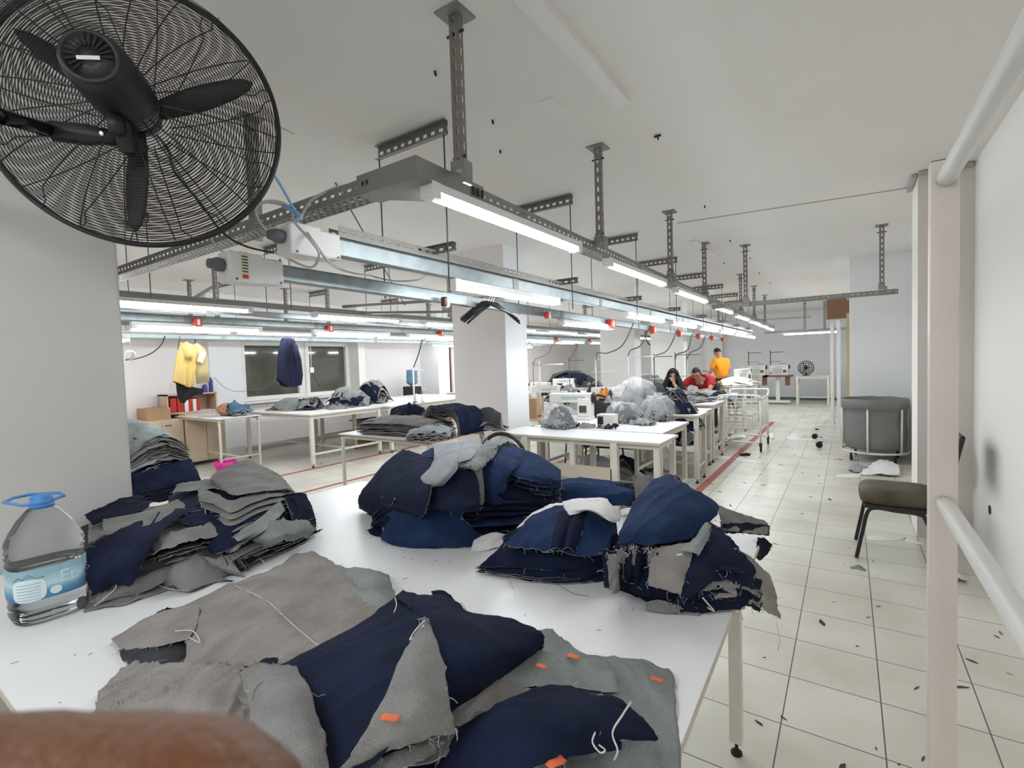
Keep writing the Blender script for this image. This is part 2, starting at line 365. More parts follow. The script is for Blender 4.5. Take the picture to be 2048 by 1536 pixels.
# marks on the ceiling: slab joint, old batten strip, plugs
struct(MB().bar((-1.4, 5.07, CE-.001), (.42, 5.28, CE-.001), .018, .004).bar((-2.6, 1.7, CE-.001), (-2.3, .2, CE-.001), .004, .003).build('trim_7', mat('ceiling_crack_grey', (.30, .28, .26), .9)))
struct(MB().box(-1.0, -.92, .6, 2.5, CE-.03, CE).box(-1.5, -1.42, 5.9, 7.0, CE-.02, CE).box(-1.32, -1.24, 2.25, 2.5, CE-.006, CE).build('trim_8', WALL))
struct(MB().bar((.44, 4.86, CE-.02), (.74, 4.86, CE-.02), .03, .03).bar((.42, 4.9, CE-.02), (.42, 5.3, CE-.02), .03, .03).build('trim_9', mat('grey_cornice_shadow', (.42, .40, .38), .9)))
pg = MB()
for p in [(1315, 272), (1409, 411), (1460, 480), (1448, 525), (1500, 515), (1518, 545), (1128, 96), (870, 142), (985, 240), (1540, 565), (1000, 300)]:
    q = atz(*p, CE); pg.tube([(q.x, q.y, CE), (q.x+.004, q.y, CE-.022)], .006, 6)
q = atz(1315, 268, CE); pg.tube([(q.x-.02, q.y, CE-.012), (q.x+.02, q.y, CE-.012)], .007, 6)
tag(pg.build('ceiling_screws', BLACK), 'loose black screw stubs left in the white ceiling', 'screws', kind='stuff')
# hole in the right wall
hole = MB().lathe([(.001, 0), (.030, 0), (.030, .004), (.022, .006)], (XR-.004, 4.35, .40), (1, 0, 0), 20)
struct(hole.build('trim_10', mat('dark_hole', (.03, .025, .022), .9)))
# ================================================================== LAMPS
def lamp_proto(L=1.25, wd=.062):
    e = empty('tube_lamp', (0, 0, 0), 'lamp', 'lamp')
    MB().box(-wd/2, wd/2, 0, L, 0, .032).build('lamp_housing', FIXT, e)
    d = MB(); n = 6; ring = [(cos(pi*k/n)*wd*.47, .006-sin(pi*k/n)*.036) for k in range(n+1)]
    d.grid([[Vector((x, y, z)) for (x, z) in ring] for y in (.035, L-.035)])
    b = len(d.v)
    d.v += [Vector((x, .035, z)) for x, z in ring]+[Vector((x, L-.035, z)) for x, z in ring]
    d.face([b+i for i in range(n+1)]); d.face([b+n+1+i for i in range(n+1)][::-1])
    d.build('lamp_tube', LED, e)
    for y in (-.012, L-.036): MB().box(-wd/2-.001, wd/2+.001, y, y+.048, -.026, .034).build('end_cap', FIXT, e)
    return e
LP = lamp_proto(); used = [False]
def lamp(x, y, z, label, group, rz=0):
    o = LP if not used[0] else copy_tree(LP); used[0] = True
    o.location = (x, y, z); o.rotation_euler.z = rz; tag(o, label, 'lamp', group); return o
for i, (y, x) in enumerate(((1.42, -1.325), (3.2, -1.36), (4.95, -1.40), (6.85, -1.46), (8.75, -1.52), (10.4, -1.56), (12.0, -1.60), (13.5, -1.64))):
    lamp(x, y, 2.115, 'white tube lamp under the aisle cable tray, %s from the tray corner' % ORD[i], 'lamps under the aisle cable tray')
# under the paired busbars
for i, y in enumerate((2.25, 5.05, 6.75, 8.4, 10.0, 11.6, 13.2)):
    lamp(-1.93-.02*i, y, 1.925, 'white tube lamp below the upper busbar near the fan, %s from the grey end box' % ORD[i], 'lamps below the paired busbars')
for i, y in enumerate((4.4,)):
    lamp(-2.37, y, 1.84, 'white tube lamp below the lower busbar beside the black hangers', 'lamps below the paired busbars')
rows = [(-4.85, 2.05, 'high row beside the white column', [1.35, 3.3, 5.0, 6.7, 8.4, 10.1, 11.8, 13.5]),
        (-5.68, 1.93, 'row with orange plugs', [1.9, 3.85, 5.5, 7.15, 8.8, 10.45, 12.1, 13.75]),
        (-7.35, 2.03, 'row above the left table', [1.1, 2.4, 3.7, 5.0, 6.3, 7.6, 9.0, 10.4, 11.8, 13.2]),
        (-8.1, 1.93, 'lowest row by the left windows', [1.4, 8.6, 10.2, 11.8])]
for x, z, nm, ys in rows:
    for i, y in enumerate(ys):
        lamp(x, y, z, '%s tube lamp of the %s, from the left pillar' % (ORD[i], nm), 'tube lamps in the '+nm)
for i, x in enumerate((-1.75, )):
    lamp(-.20, 15.2, 2.0, 'white tube lamp hung crosswise near the far wall, nearest the right block', 'crosswise lamps', radians(90)); lamp(-.6, 15.27, 2.0, 'white tube lamp hung crosswise near the far wall, left one', 'crosswise lamps', radians(90)) if False else None
# unseen lamps of the same kind, added behind the camera to brighten the near table
for i, (x, y) in enumerate(((.15, -1.45), (-1.05, -1.45), (-1.8, -1.5), (-.7, -2.4))):
    lamp(x, y, 2.3, 'added white tube lamp behind the near table, %s from the right wall' % ORD[i], 'added lamps behind the near table')
# ================================================================== CABLE TRAYS, HANGERS, BUSBARS
def profile(mb, a, b, wdir, wd, ht, m_side=0, m_bot=1, t=.0):
    """U tray from a to b: a,b = bottom centre-line points, wdir = sideways unit vector"""
    a = Vector(a); b = Vector(b); s = Vector(wdir)*wd/2; L = (b-a).length; z = Vector((0, 0, ht))
    for g in (1, -1):
        p = [a+s*g, b+s*g, b+s*g+z, a+s*g+z]
        mb.quad(p if g > 0 else p[::-1], m_side, [(0, 0), (L, 0), (L, ht), (0, ht)] if g > 0 else [(0, ht), (L, ht), (L, 0), (0, 0)])
    mb.quad([a-s, b-s, b+s, a+s], m_bot, [(0, 0), (L, 0), (L, wd), (0, wd)])
    return mb
def thick(o, t=.0015):
    s = o.modifiers.new('solid', 'SOLIDIFY'); s.thickness = t; s.offset = 0; return o
def tray(a, b, wdir, label, wd=.1, ht=.06, name='cable_tray', bottom=None, side=None):
    o = profile(MB(), a, b, wdir, wd, ht).build(name, [side or SLOT1, bottom or SLOT3], loc=a)
    return tag(thick(o), label, 'cable tray', 'cable trays')
AX = lambda y: -1.30-.023*(y-1.4)
# aisle tray, the cross tray going left, and the solid corner piece
tray((AX(1.75)-.05, 1.72, 2.145), (AX(14.8)-.05, 14.8, 2.145), (1, .023, 0), 'grey slotted cable tray running down the aisle from the corner piece')
tray((-1.60, 1.385, 2.145), (-8.9, 1.385, 2.145), (0, -1, 0), 'grey slotted cable tray crossing to the left behind the fan')
cr = MB(); z0, z1 = 2.138, 2.214; xo, yo = -1.293, 1.325
out = [(-1.62, yo), (xo, yo), (xo-.01, 1.74), (xo-.118, 1.74), (xo-.118, 1.60), (-1.56, yo+.118), (-1.62, yo+.118)]
cr.prism(out, z0, z0+.002)
for i in (0, 1): cr.bar((*out[i], (z0+z1)/2), (*out[i+1], (z0+z1)/2), .003, z1-z0)
for i in (3, 4): cr.bar((*out[i], (z0+z1)/2), (*out[i+1], (z0+z1)/2), .003, z1-z0)
co = cr.build('tray_corner_piece', SOLID, loc=(xo, yo, z0)); tag(co, 'solid grey corner piece joining the two cable trays', 'tray corner')
bt = MB()
for x in (-1.585, -1.56): bt.box(x-.006, x+.006, yo-.003, yo-.001, z0+.03, z0+.048)
for y in (1.66, 1.69, 1.72): bt.box(xo-.002, xo+.002, y-.006, y+.006, z0+.02, z0+.055)
bt.build('bolt', BLACK, co)
def post(x, y, z1, label, wd=.042, group='slotted posts holding the trays', foot=True, name='hanger_post'):
    e = empty(name, (x, y, z1), label, 'hanger post', group)
    m = MB(); h = CE-z1
    profile(m, (x, y, z1), (x, y, CE-.006), (1, 0, 0), wd, .0, 0, 0); m = MB()
    # upright U: web facing -Y, flanges towards +Y
    for (p0, p1) in (((x-wd/2, y), (x+wd/2, y)), ((x+wd/2, y), (x+wd/2, y+wd*.7)), ((x-wd/2, y+wd*.7), (x-wd/2, y))):
        m.quad([(*p0, z1), (*p1, z1), (*p1, CE-.006), (*p0, CE-.006)], 0, [(0, 0), (0, wd), (h, wd), (h, 0)])
    thick(m.build('slotted_channel', SLOTP, e), .002)
    MB().box(x-.055, x+.055, y-.045, y+.07, CE-.008, CE).build('ceiling_plate', SOLID, e)
    b = MB().tube([(x-.04, y+.01, CE-.075), (x+.04, y+.01, CE-.075)], .006, 6)
    b.tube([(x-.03, y+.01, z1+.05), (x+.03, y+.01, z1+.05)], .006, 6).build('bolt', BLACK, e)
    if foot: MB().box(x-.03, x+.03, y-.01, y+.05, z1-.004, z1+.035).box(x+.03, x+.045, y-.02, y+.03, z1-.06, z1+.02).build('foot_bracket', SOLID, e)
    return e
for i, (x, y) in enumerate(((-1.24, 1.50), (-1.30, 2.94), (-1.35, 4.62), (-1.40, 6.15), (-1.46, 8.9), (-1.5, 10.6), (-1.54, 12.4))):
    post(x, y, 2.20, 'slotted steel post over the aisle cable tray, %s from the tray corner' % ORD[i])
post(-2.62, 1.44, 2.20, 'slotted steel post seen through the fan cage', wd=.06)
post(.30, 6.62, 2.12, 'slotted steel post over the short tray near the right column')
post(-1.03, 6.62, 2.12, 'pinkish slotted steel post at the start of the short crosswise tray')
for i, (x, y) in enumerate(((-6.32, 2.96), (-7.84, 3.32), (-7.64, 4.67), (-6.27, 4.48), (-4.9, 5.6), (-6.3, 6.6), (-4.9, 7.6), (-6.3, 9.4), (-4.9, 10.2), (-7.6, 8.0), (-2.6, 12.8), (-.9, 14.5), (-.5, 15.2))):
    post(x, y, 2.17 if i < 11 else 2.05, 'slotted steel post over the left lamp rows, %s from the left pillar' % ORD[i] if i < 11 else 'slotted steel post near the far wall over the %s lamp' % ('aisle' if i == 11 else 'crosswise'), wd=.05)
tray((-1.42, 6.66, 2.055), (.44, 6.66, 2.055), (0, -1, 0), 'short slotted cable tray from the aisle tray to the right column', wd=.06, ht=.05)
tray((-1.9, 15.2, 2.04), (.02, 15.2, 2.04), (0, -1, 0), 'slotted cable tray crossing near the far wall', wd=.06, ht=.05)
# ceiling brackets with threaded rods carrying the busbars
def chan(mb, a, b, wd=.04, ht=.075, lip=.03):
    """Z-shaped slotted channel between two points"""
    a = Vector(a); b = Vector(b); d = (b-a).normalized(); s = Vector((d.y, -d.x, 0)); L = (b-a).length; z = Vector((0, 0, ht))
    mb.quad([a, b, b+z, a+z], 0, [(0, 0), (L, 0), (L, .044), (0, .044)])
    mb.quad([a, a+s*lip, b+s*lip, b], 1, None); mb.quad([a+z, b+z, b+z+s*lip, a+z+s*lip], 1, None)
    return mb
def hanger(x0, x1, y, label, zlow=2.075, zr=1.87, group='ceiling brackets with rods over the busbars', cross=True):
    e = empty('ceiling_bracket', ((x0+x1)/2, y, CE), label, 'bracket', group)
    thick(chan(MB(), (x0, y, CE-.085), (x1, y, CE-.085)).build('slotted_channel', [SLOTP, SOLID], e), .002)
    for x in (x0+.02, x1-.02): MB().tube([(x, y-.012, CE-.085), (x, y-.012, zr)], .0042, 6).build('threaded_rod', RODM, e)
    if cross: thick(chan(MB(), (x0-.03, y, zlow), (x1+.03, y, zlow), ht=.045).build('cross_channel', [SLOTP, SOLID], e), .002)
    return e
for i, y in enumerate((2.10, 3.62, 5.16, 6.7, 8.25, 9.8, 11.4, 13.0)):
    hanger(-2.36-.02*i, -1.80-.02*i, y, 'slotted ceiling bracket with two rods over the paired busbars, %s from the fan' % ORD[i])
for k, (xa, xb, nm, ys) in enumerate(((-5.25, -4.75, 'white column rows', (1.75, 3.0, 4.35, 6.0, 7.6, 9.2, 10.8, 12.4)), (-7.75, -7.25, 'long left table', (2.2, 3.7, 5.2, 6.8, 8.6, 10.4)))):
    for i, y in enumerate(ys):
        hanger(xa, xb, y, 'slotted ceiling bracket with two rods over the %s, %s from the left pillar' % (nm, ORD[i]), zlow=2.10, zr=2.09, cross=False)
# busbars
def busbar(x0, y0, x1, y1, z, label, h=.072, wd=.04, seg=1.5):
    e = empty('busbar', (x0, y0, z), label, 'busbar', 'galvanised busbars'); L = y1-y0
    n = int(L/seg)+1; m = MB()
    for i in range(n):
        a = i*seg; b = min(L, a+seg-.004)
        if b <= a: continue
        f = lambda t: (x0+(x1-x0)*t/L, y0+t, z+h/2)
        m.bar(f(a), f(b), wd, h); m.bar((f(a)[0], f(a)[1], z+h+.002), (f(b)[0], f(b)[1], z+h+.002), wd+.012, .004).bar((f(a)[0], f(a)[1], z-.002), (f(b)[0], f(b)[1], z-.002), wd+.012, .004)
    bevel(m.build('galvanised_duct', GALV, e), .002, 1)
    for i in range(1, n):
        t = i*seg; x = x0+(x1-x0)*t/L; MB().box(x-wd/2-.004, x+wd/2+.004, y0+t-.05, y0+t+.012, z-.006, z+h+.006).build('joint_clamp', SOLID, e)
    return e
busbar(-1.93, atx(669, 490, -1.93).y, -2.10, 14.3, 1.965, 'shiny galvanised busbar starting at the nearer white end box')
busbar(-2.22, atx(556, 530, -2.22).y, -2.75, 14.3, 1.875, 'shiny galvanised busbar starting at the farther white end box', h=.068)
busbar(-5.68, .9, -5.68, 15, 1.975, 'galvanised busbar with orange plugs behind the white column')
busbar(-5.2, .9, -5.2, 15, 2.03, 'thin galvanised busbar under the high lamp row on the left', h=.05)
busbar(-8.1, .9, -8.0, 14, 1.96, 'lowest galvanised busbar along the left windows', h=.06)
for (x, z, y0, y1, lab) in ((-1.95, 2.05, 1.45, 14, 'slotted cable tray lying on the upper busbar'), (-4.87, 2.085, .9, 15, 'slotted cable tray over the high lamp row on the left'),
                    (-7.35, 2.065, .9, 14, 'slotted cable tray over the long left table')):
    tray((x, y0, z), (x-.10*(x == -1.95), y1, z), (1, 0, 0), lab, wd=.07, ht=.05)
# white end boxes with grey glands
BX1 = atx(669, 490, -1.93).y+.0; BX2 = atx(556, 530, -2.22).y
def endbox(x, y, z, label, sticker=False):
    e = empty('junction_box', (x, y, z), label, 'junction box', 'white junction boxes')
    bevel(MB().box(x-.045, x+.045, y+.06, y+.30, z-.055, z+.06).box(x-.055, x+.05, y+.052, y+.2, z-.062, z+.07).build('box_body', FIXT, e), .008, 2)
    MB().lathe([(.026, 0), (.03, .008), (.03, .03), (.022, .045), (.02, .06)], (x, y+.05, z+.01), (0, -1, 0), 12).build('cable_gland', mat('grey_plastic', (.13, .14, .16), .5), e)
    s = MB()
    for p in ((y+.08, z-.05), (y+.28, z-.045), (y+.28, z+.06)): s.lathe([(.005, 0), (.005, .003)], (x+.05, *p), (1, 0, 0), 10)
    s.build('screw', DARKST, e)
    if sticker:
        g = MB().box(x+.0505, x+.0515, y+.10, y+.135, z-.05, z+.07, 0); g.box(x+.0515, x+.052, y+.105, y+.13, z-.045, z-.028, 1)
        for k in range(6): g.box(x+.0515, x+.052, y+.105, y+.13, z-.018+k*.013, z-.012+k*.013, 2)
        g.build('warning_sticker', [mat('cream_sticker', (.75, .70, .58), .6), SOCK, DARKST], e)
    return e
endbox(-1.93, BX1-.30, 1.99, 'white junction box at the end of the upper busbar')
endbox(-2.22, BX2-.30, 1.90, 'white junction box with a small sticker at the end of the lower busbar', True)
# plug-in outlets on the busbars
def plug_box(x, y, z, label, mt=SOCK, s=1.0):
    e = empty('plug_box', (x, y, z), label, 'plug box', 'red plug boxes on the busbars')
    bevel(MB().box(x-.035*s, x+.04*s, y-.05*s, y+.05*s, z-.055*s, z+.05*s).build('housing', mt, e), .012, 3)
    MB().box(x+.041*s, x+.045*s, y-.012, y+.012, z-.03, z+.03).box(x-.02, x+.02, y-.015, y+.015, z-.064*s, z-.054*s).build('switch', FIXT, e)
    return e
SOCKETS = []
for i, (y, s) in enumerate(((3.95, .6), (5.55, 1), (7.3, 1), (8.95, 1), (10.6, 1), (12.1, 1), (13.6, 1))):
    x = -2.27-.04*(y-1.5)+.095; SOCKETS.append((x, y)); plug_box(x, y, 1.88, 'red plug box on the lower busbar, %s from the black hangers' % ORD[i], s=s)
for i, y in enumerate((2.45, 4.05, 6.2, 7.8, 10.2, 12)):
    plug_box(-5.62, y, 1.98, 'orange red plug box on the left busbar, %s from the left pillar' % ORD[i], s=.8)
plug_box(-2.2, 2.48, 1.87, 'dark brown cable connector hanging on the lower busbar', mat('dark_red_plastic', (.09, .03, .025), .4), s=.6)
# diagonal stay bars between tray rows on the left
def strut(a, b, label, wd=.03):
    return tag(MB().bar(a, b, wd, wd).build('stay_bar', SOLID, loc=a), label, 'bar', 'thin stay bars under the ceiling')
strut((-4.87, 3.7, 2.17), (-2.4, 4.35, 2.13), 'thin grey bar crossing from the left lamp rows to the white column')
strut((-4.87, 3.9, 2.11), (-4.05, 4.7, 2.11), 'lower thin grey bar running behind the white column')
strut((-2.1, 11.0, 2.17), (-.6, 11.4, 2.17), 'thin grey bar near the far end of the aisle tray', .02)
tag(MB().tube([(-3.05, 2.3, CE), (-3.9, 3.75, 2.1)], .005, 6).build('steel_wire', RODM, loc=(-3.05, 2.3, CE)), 'slanting thin wire from the ceiling to the left lamp rows', 'wire')
tag(MB().bar((-7.84, 3.34, 2.5), (-6.32, 2.98, 2.5), .03, .03).build('stay_bar', SOLID, loc=(-7.84, 3.34, 2.5)), 'short grey bar between two posts over the long left table', 'bar', 'thin stay bars under the ceiling')
# ------------------------------------------------------------------ cables
def bez(pts, n=12):
    P = [Vector(p) for p in pts]; out = []
    Q = [P[0]*2-P[1]]+P+[P[-1]*2-P[-2]]
    for i in range(1, len(Q)-2):
        for k in range(n):
            t = k/n; a, b, c, d = Q[i-1], Q[i], Q[i+1], Q[i+2]
            out.append(.5*((2*b)+(c-a)*t+(2*a-5*b+4*c-d)*t*t+(3*b-a-3*c+d)*t**3))
    out.append(P[-1]); return out
def cable(pts, r, m, label, name='cable', cat='cable', group=None, n=6):
    o = MB().tube(bez(pts, 10), r, n).build(name, m, loc=pts[0]); return tag(o, label, cat, group)
Yb = 1.30
def py(x, y, Y=Yb): return tuple(aty(x, y, Y))
cable([py(480, 430, 1.36), py(530, 403, 1.3), py(575, 410, 1.25), py(590, 445, 1.2), py(625, 485, 1.2), py(638, 510, 1.25), py(620, 535, 1.28), py(565, 512, 1.3), py(548, 506, 1.35)], .0055, CORDM, 'pale cable looped beside the blue ribbon')
cable([py(592, 478, 1.27), py(535, 460), py(513, 425), py(530, 405), py(575, 415, 1.32), py(600, 445, 1.3), py(632, 490, 1.25), py(663, 528, 1.35), py(700, 545, 1.8), py(745, 552, 2.1)], .006, CORDM, 'pale cable running from the nearer junction box to the lower busbar')
cable([py(478, 514, 1.2), py(440, 500), py(418, 470), py(416, 462)], .005, CORDM, 'short pale cable entering the farther junction box')
cable([py(602, 440, 1.3), py(606, 425, 1.3), py(630, 395, 1.3), py(685, 372, 1.4), py(715, 376, 1.45)], .006, CORDM, 'pale cable bulging over the left-going tray')
cable([py(745, 553, 2.15), py(790, 562, 2.2), py(835, 560, 2.3), py(850, 552, 2.4)], .005, CORDM, 'pale cable clipped to the lower busbar')
# blue ribbon tying the fan to the tray
rb = MB()
def ribbon(p, wd):
    pts = bez(p, 6)
    rb.grid([[q+Vector((-.4, .2, .5)).normalized()*wd, q-Vector((-.4, .2, .5)).normalized()*wd] for q in pts])
ribbon([py(540, 340, 1.0), py(560, 370, 1.1), py(580, 405, 1.2), py(600, 440, 1.28)], .007)
rb.tube([py(545, 335, 1.0), py(545, 350, 1.0), py(538, 365, 1.0)], [.006, .009, .004], 6)
ribbon([py(567, 410, 1.25), py(585, 420, 1.25), py(602, 432, 1.26)], .008)
rb.tube([py(597, 425, 1.24), py(592, 438, 1.24), py(592, 448, 1.24)], [.006, .012, .013], 6)
rb.tube(bez([py(540, 340, 1.0), py(562, 372, 1.1), py(600, 440, 1.26)], 5), .0045, 6); rb.tube(bez([py(567, 412, 1.2), py(585, 420, 1.2), py(602, 434, 1.22)], 5), .009, 6)
rb.tube([py(583, 450, 1.24), py(586, 475, 1.25)], .002, 5)
tag(thick(rb.build('tie_ribbon', RIB, loc=py(540, 340, 1.0)), .001), 'blue ribbon tying the fan cage to the cable tray', 'ribbon')
# ================================================================== THE FAN
FC = Vector((-1.66, .603, 2.184)); FN = Vector((.804, -.595, -.026)).normalized()
FR_ = .36
fa = empty('wall_fan', FC, 'large black industrial fan with wire cage hung from the left pillar', 'fan')
e1 = Vector((.179, .235, .136)); e1 = (e1-FN*e1.dot(FN)).normalized(); e2 = FN.cross(e1)
def fp(r, g, h): return FC+(e1*cos(g)+e2*sin(g))*r+FN*h
def ring(mb, r, h, w, n=72, k=4): mb.tube([fp(r, 2*pi*i/n, h) for i in range(n)], w, k, closed=True)
rim = MB(); ring(rim, FR_, .004, .0065, 96, 8); ring(rim, FR_, -.010, .0065, 96, 8)
rim.build('cage_rim', BLKM, fa)
NR = 42
for side, nm in ((1, 'rear_guard'), (-1, 'front_guard')):
    gd = MB(); H = .105 if side > 0 else .085
    def dome(t): return side*H*(1-max(0, (t-.1))**2.6)**.8
    for i in range(NR):
        t = .17+.83*(i/(NR-.3)); ring(gd, FR_*t, dome(t), .0014, 72, 3)
    for k in range(20 if side > 0 else 16):
        g0 = 2*pi*k/(20 if side > 0 else 16)+(.1 if side > 0 else .2); pth = []
        for j in range(14):
            t = .14+.86*j/13; pth.append(fp(FR_*t, g0+.12*(k % 2)*(1-t)**2*(1 if side > 0 else -1)+(.06 if t > .9 and k % 2 else 0), dome(min(t, 1))+side*.002))
        gd.tube(pth, .0019, 4)
    gd.build(nm, BLKM, fa)
bl = MB
for k in range(3):
    b = MB(); g = 2*pi*k/3; G = []
    for i in range(15):
        t = i/14; r = .045+.28*t; wd = (.035+.018*sin(pi*min(1, t*1.15)))*(1 if t < .75 else math.sqrt(max(0, 1-((t-.75)/.25)**2))+.04)*.62; tw = .55-.35*t; row = []
        for j in range(7):
            s = (j/6-.5)*2; c = fp(r, g, 0)+(-e1*sin(g)+e2*cos(g))*(s*wd*cos(tw)*1.0)+FN*(s*wd*sin(tw)*.9-.006*s*s); row.append(c)
        G.append(row)
    b.grid(G); thick(b.build('fan_blade', mat('fan_blade_grey', (.028, .024, .026), .5), fa), .003)
hub = MB().lathe([(.02, -.05), (.04, -.045), (.048, -.03), (.048, .03), (.03, .04)], FC, FN, 24); hub.build('hub', BLACK, fa)
mo = MB().lathe([(.03, .028), (.056, .036), (.068, .06), (.073, .11), (.073, .20), (.070, .262), (.065, .285), (.056, .292)], FC, FN, 40)
mo.build('motor_housing', BLACK, fa)
mc = MB(); mc.lathe([(.058, .290), (.060, .296), (.058, .300), (.051, .301), (.050, .296), (.012, .297), (.010, .303), (.001, .304)], FC, FN, 32)
mc.build('motor_cap', mat('fan_cap_black', (.028, .026, .027), .35), fa)
vt = MB()
for k in range(15):
    g = 2*pi*k/22-.4; a = fp(.022, g, .2985); b = fp(.047, g, .3005); vt.bar(a, b, .004, .004, up=tuple(FN))
vt.build('vent_slots', RUBBER, fa)
lb = MB(); upv = Vector((0, 0, 1)); upv = (upv-FN*upv.dot(FN)).normalized(); sd = FN.cross(upv)
cc = FC+FN*.3035-upv*.008; lb.bar(cc-sd*.022+upv*.004, cc+sd*.022-upv*.002, .001, .0085, up=tuple(upv)); lb.build('label_strip', mat('white_label', (.8, .8, .78), .4), fa)
# bracket fork under the motor, swivel joint and tube arm to the pillar
mb_ = MB(); low = FC+FN*.10-upv*.115
mb_.bar(FC+FN*.14-upv*.05, low+FN*.0-upv*.02, .03, .05); mb_.bar(FC+FN*.09-upv*.04, FC+FN*.09-upv*.14, .022, .03)
mb_.lathe([(.016, 0), (.016, .05)], FC+FN*.17-upv*.07, -upv, 12)
mb_.build('swivel_bracket', BLACK, fa)
j0 = FC+FN*.10-upv*.105; j1 = Vector(aty(105, 262, .42)); j2 = Vector(aty(0, 232, .30)); j3 = Vector((PXF, .13, j2.z+.06))
jl = MB().tube([j0, j0.lerp(j1, .35), j0.lerp(j1, .5), j1], [.02, .021, .027, .025], 14); jl.build('swivel_joint', BLACK, fa)
MB().tube([j1, j2, j3], .0185, 14).build('support_arm', BLKM, fa)
MB().box(PXF, PXF+.012, j3.y-.07, j3.y+.07, j3.z-.09, j3.z+.09).build('wall_plate', BLKM, fa)
MB().lathe([(.007, 0), (.008, .003), (.004, .006)], j0.lerp(j1, .3)+FN*.02, FN, 10).build('bolt', CHRM, fa)
kb = MB().lathe([(.006, 0), (.006, .012), (.009, .014), (.009, .02)], FC+FN*.16-upv*.06+sd*.0, -upv, 10); kb.build('oscillation_knob', BLACK, fa)
fc = MB().tube(bez([fp(.02, 3.9, .12), Vector(aty(330, 290, .72)), Vector(aty(350, 345, .82)), Vector(aty(400, 405, .95)), Vector(aty(445, 465, 1.08)), Vector(aty(490, 492, 1.2)), Vector(aty(547, 506, 1.28))], 10), .0045, 6)
fc.build('power_cord', BCORD, fa)
# ================================================================== TABLES
def leg_foot(m, x, y, z=0):
    m.lathe([(.02, 0), (.02, .008), (.006, .02), (.006, .06)], (x, y, z), (0, 0, 1), 10)
def table(x0, x1, y0, y1, z, label, group=None, legs=None, t=.022, lw=.04, shelf=None, feet=True, mt=CREAM, apron=.05, inset=.04, rails=True, name='work_table'):
    cx, cy = (x0+x1)/2, (y0+y1)/2; e = empty(name, (cx, cy, 0), label, 'table', group)
    m = MB().box(x0, x1, y0, y1, z-t, z, 0).box(x0-.001, x1+.001, y0-.001, y1+.001, z-t, z-.003, 1)
    m.build('tabletop', [LAM, EDGE], e)
    xs = (x0+inset, x1-inset); ys = (y0+inset, y1-inset); nx = legs or 2
    for i in range(nx):
        x = xs[0]+(xs[1]-xs[0])*i/(nx-1)
        for y in ys:
            l = MB().box(x-lw/2, x+lw/2, y-lw/2, y+lw/2, .05 if feet else 0, z-t).build('leg', mt, e)
            if feet: f = MB(); leg_foot(f, x, y); f.build('foot', RUBBER, l)
    if apron:
        a = MB()
        for y in ys: a.box(xs[0], xs[1], y-.012, y+.012, z-t-apron, z-t)
        for x in xs: a.box(x-.012, x+.012, ys[0], ys[1], z-t-apron, z-t)
        a.build('apron', mt, e)
    if rails:
        a = MB()
        for x in xs: a.box(x-.013, x+.013, ys[0], ys[1], .18, .21)
        a.box(xs[0], xs[1], cy-.013, cy+.013, .18, .21); a.build('lower_rail', mt, e)
    if shelf: MB().box(xs[0], xs[1], ys[0], ys[1], shelf-.02, shelf).build('shelf', EDGE, e)
    return e
# the near white table: front-left .. back-right
nt_ = empty('work_table', (-1.3, 1.1, 0), 'large near table with a white laminate top covered in denim piles', 'table')
NT = [(-2.37, .225), (-.225, .225), (-.262, 1.985), (-2.35, 1.86)]
MB().prism(NT, TT-.018, TT).build('tabletop', LAM, nt_)
ed = MB()
for i in range(4):
    a, b = Vector((*NT[i], TT-.0105)), Vector((*NT[(i+1) % 4], TT-.0105)); ed.bar(a, b, .003, .0145)
ed.build('edge_band', EDGE, nt_)
for (x, y) in ((-2.28, .3), (-.32, .3), (-.34, 1.88), (-2.28, 1.78)):
    l = MB().box(x-.02, x+.02, y-.02, y+.02, .05, TT-.018).build('leg', CREAM, nt_); f = MB(); leg_foot(f, x, y); f.build('foot', RUBBER, l)
MB().box(-2.28, -.32, .29, .31, TT-.07, TT-.018).box(-2.28, -.34, 1.79, 1.81, TT-.07, TT-.018).build('apron', CREAM, nt_)
# ================================================================== CLOTH
CLOTHN = [0]
def cr4(a, b, c, d, t): return .5*((2*b)+(c-a)*t+(2*a-5*b+4*c-d)*t*t+(3*b-a-3*c+d)*t**3)
def spl(P, u):
    n = len(P)-1; x = min(max(u, 0), 1)*n; i = min(int(x), n-1); t = x-i
    b, c = P[i], P[i+1]; a = P[i-1] if i > 0 else b*2-c; d = P[i+2] if i+2 <= n else c*2-b
    return cr4(a, b, c, d, t)
def surf(G, u, v): return spl([spl(r, u) for r in G], v)
def fringe(P2, nrm, n, ln, rnd, r=.0005):
    m = MB()
    for _ in range(n):
        k = rnd.randrange(len(P2)-1); p = P2[k].lerp(P2[k+1], rnd.random()); d = Vector((rnd.uniform(-1, 1), rnd.uniform(-1, 1), rnd.uniform(-.9, .3))).normalized(); L = ln*rnd.uniform(.3, 1.3); q = p.copy(); pts = [q.copy()]
        for j in range(5):
            d = (d+Vector((rnd.uniform(-1, 1), rnd.uniform(-1, 1), rnd.uniform(-1, .6)))*.75).normalized(); q = q+d*L/5; pts.append(q.copy())
        m.tube(pts, r*rnd.uniform(.7, 1.6), 3, caps=False)
    return m
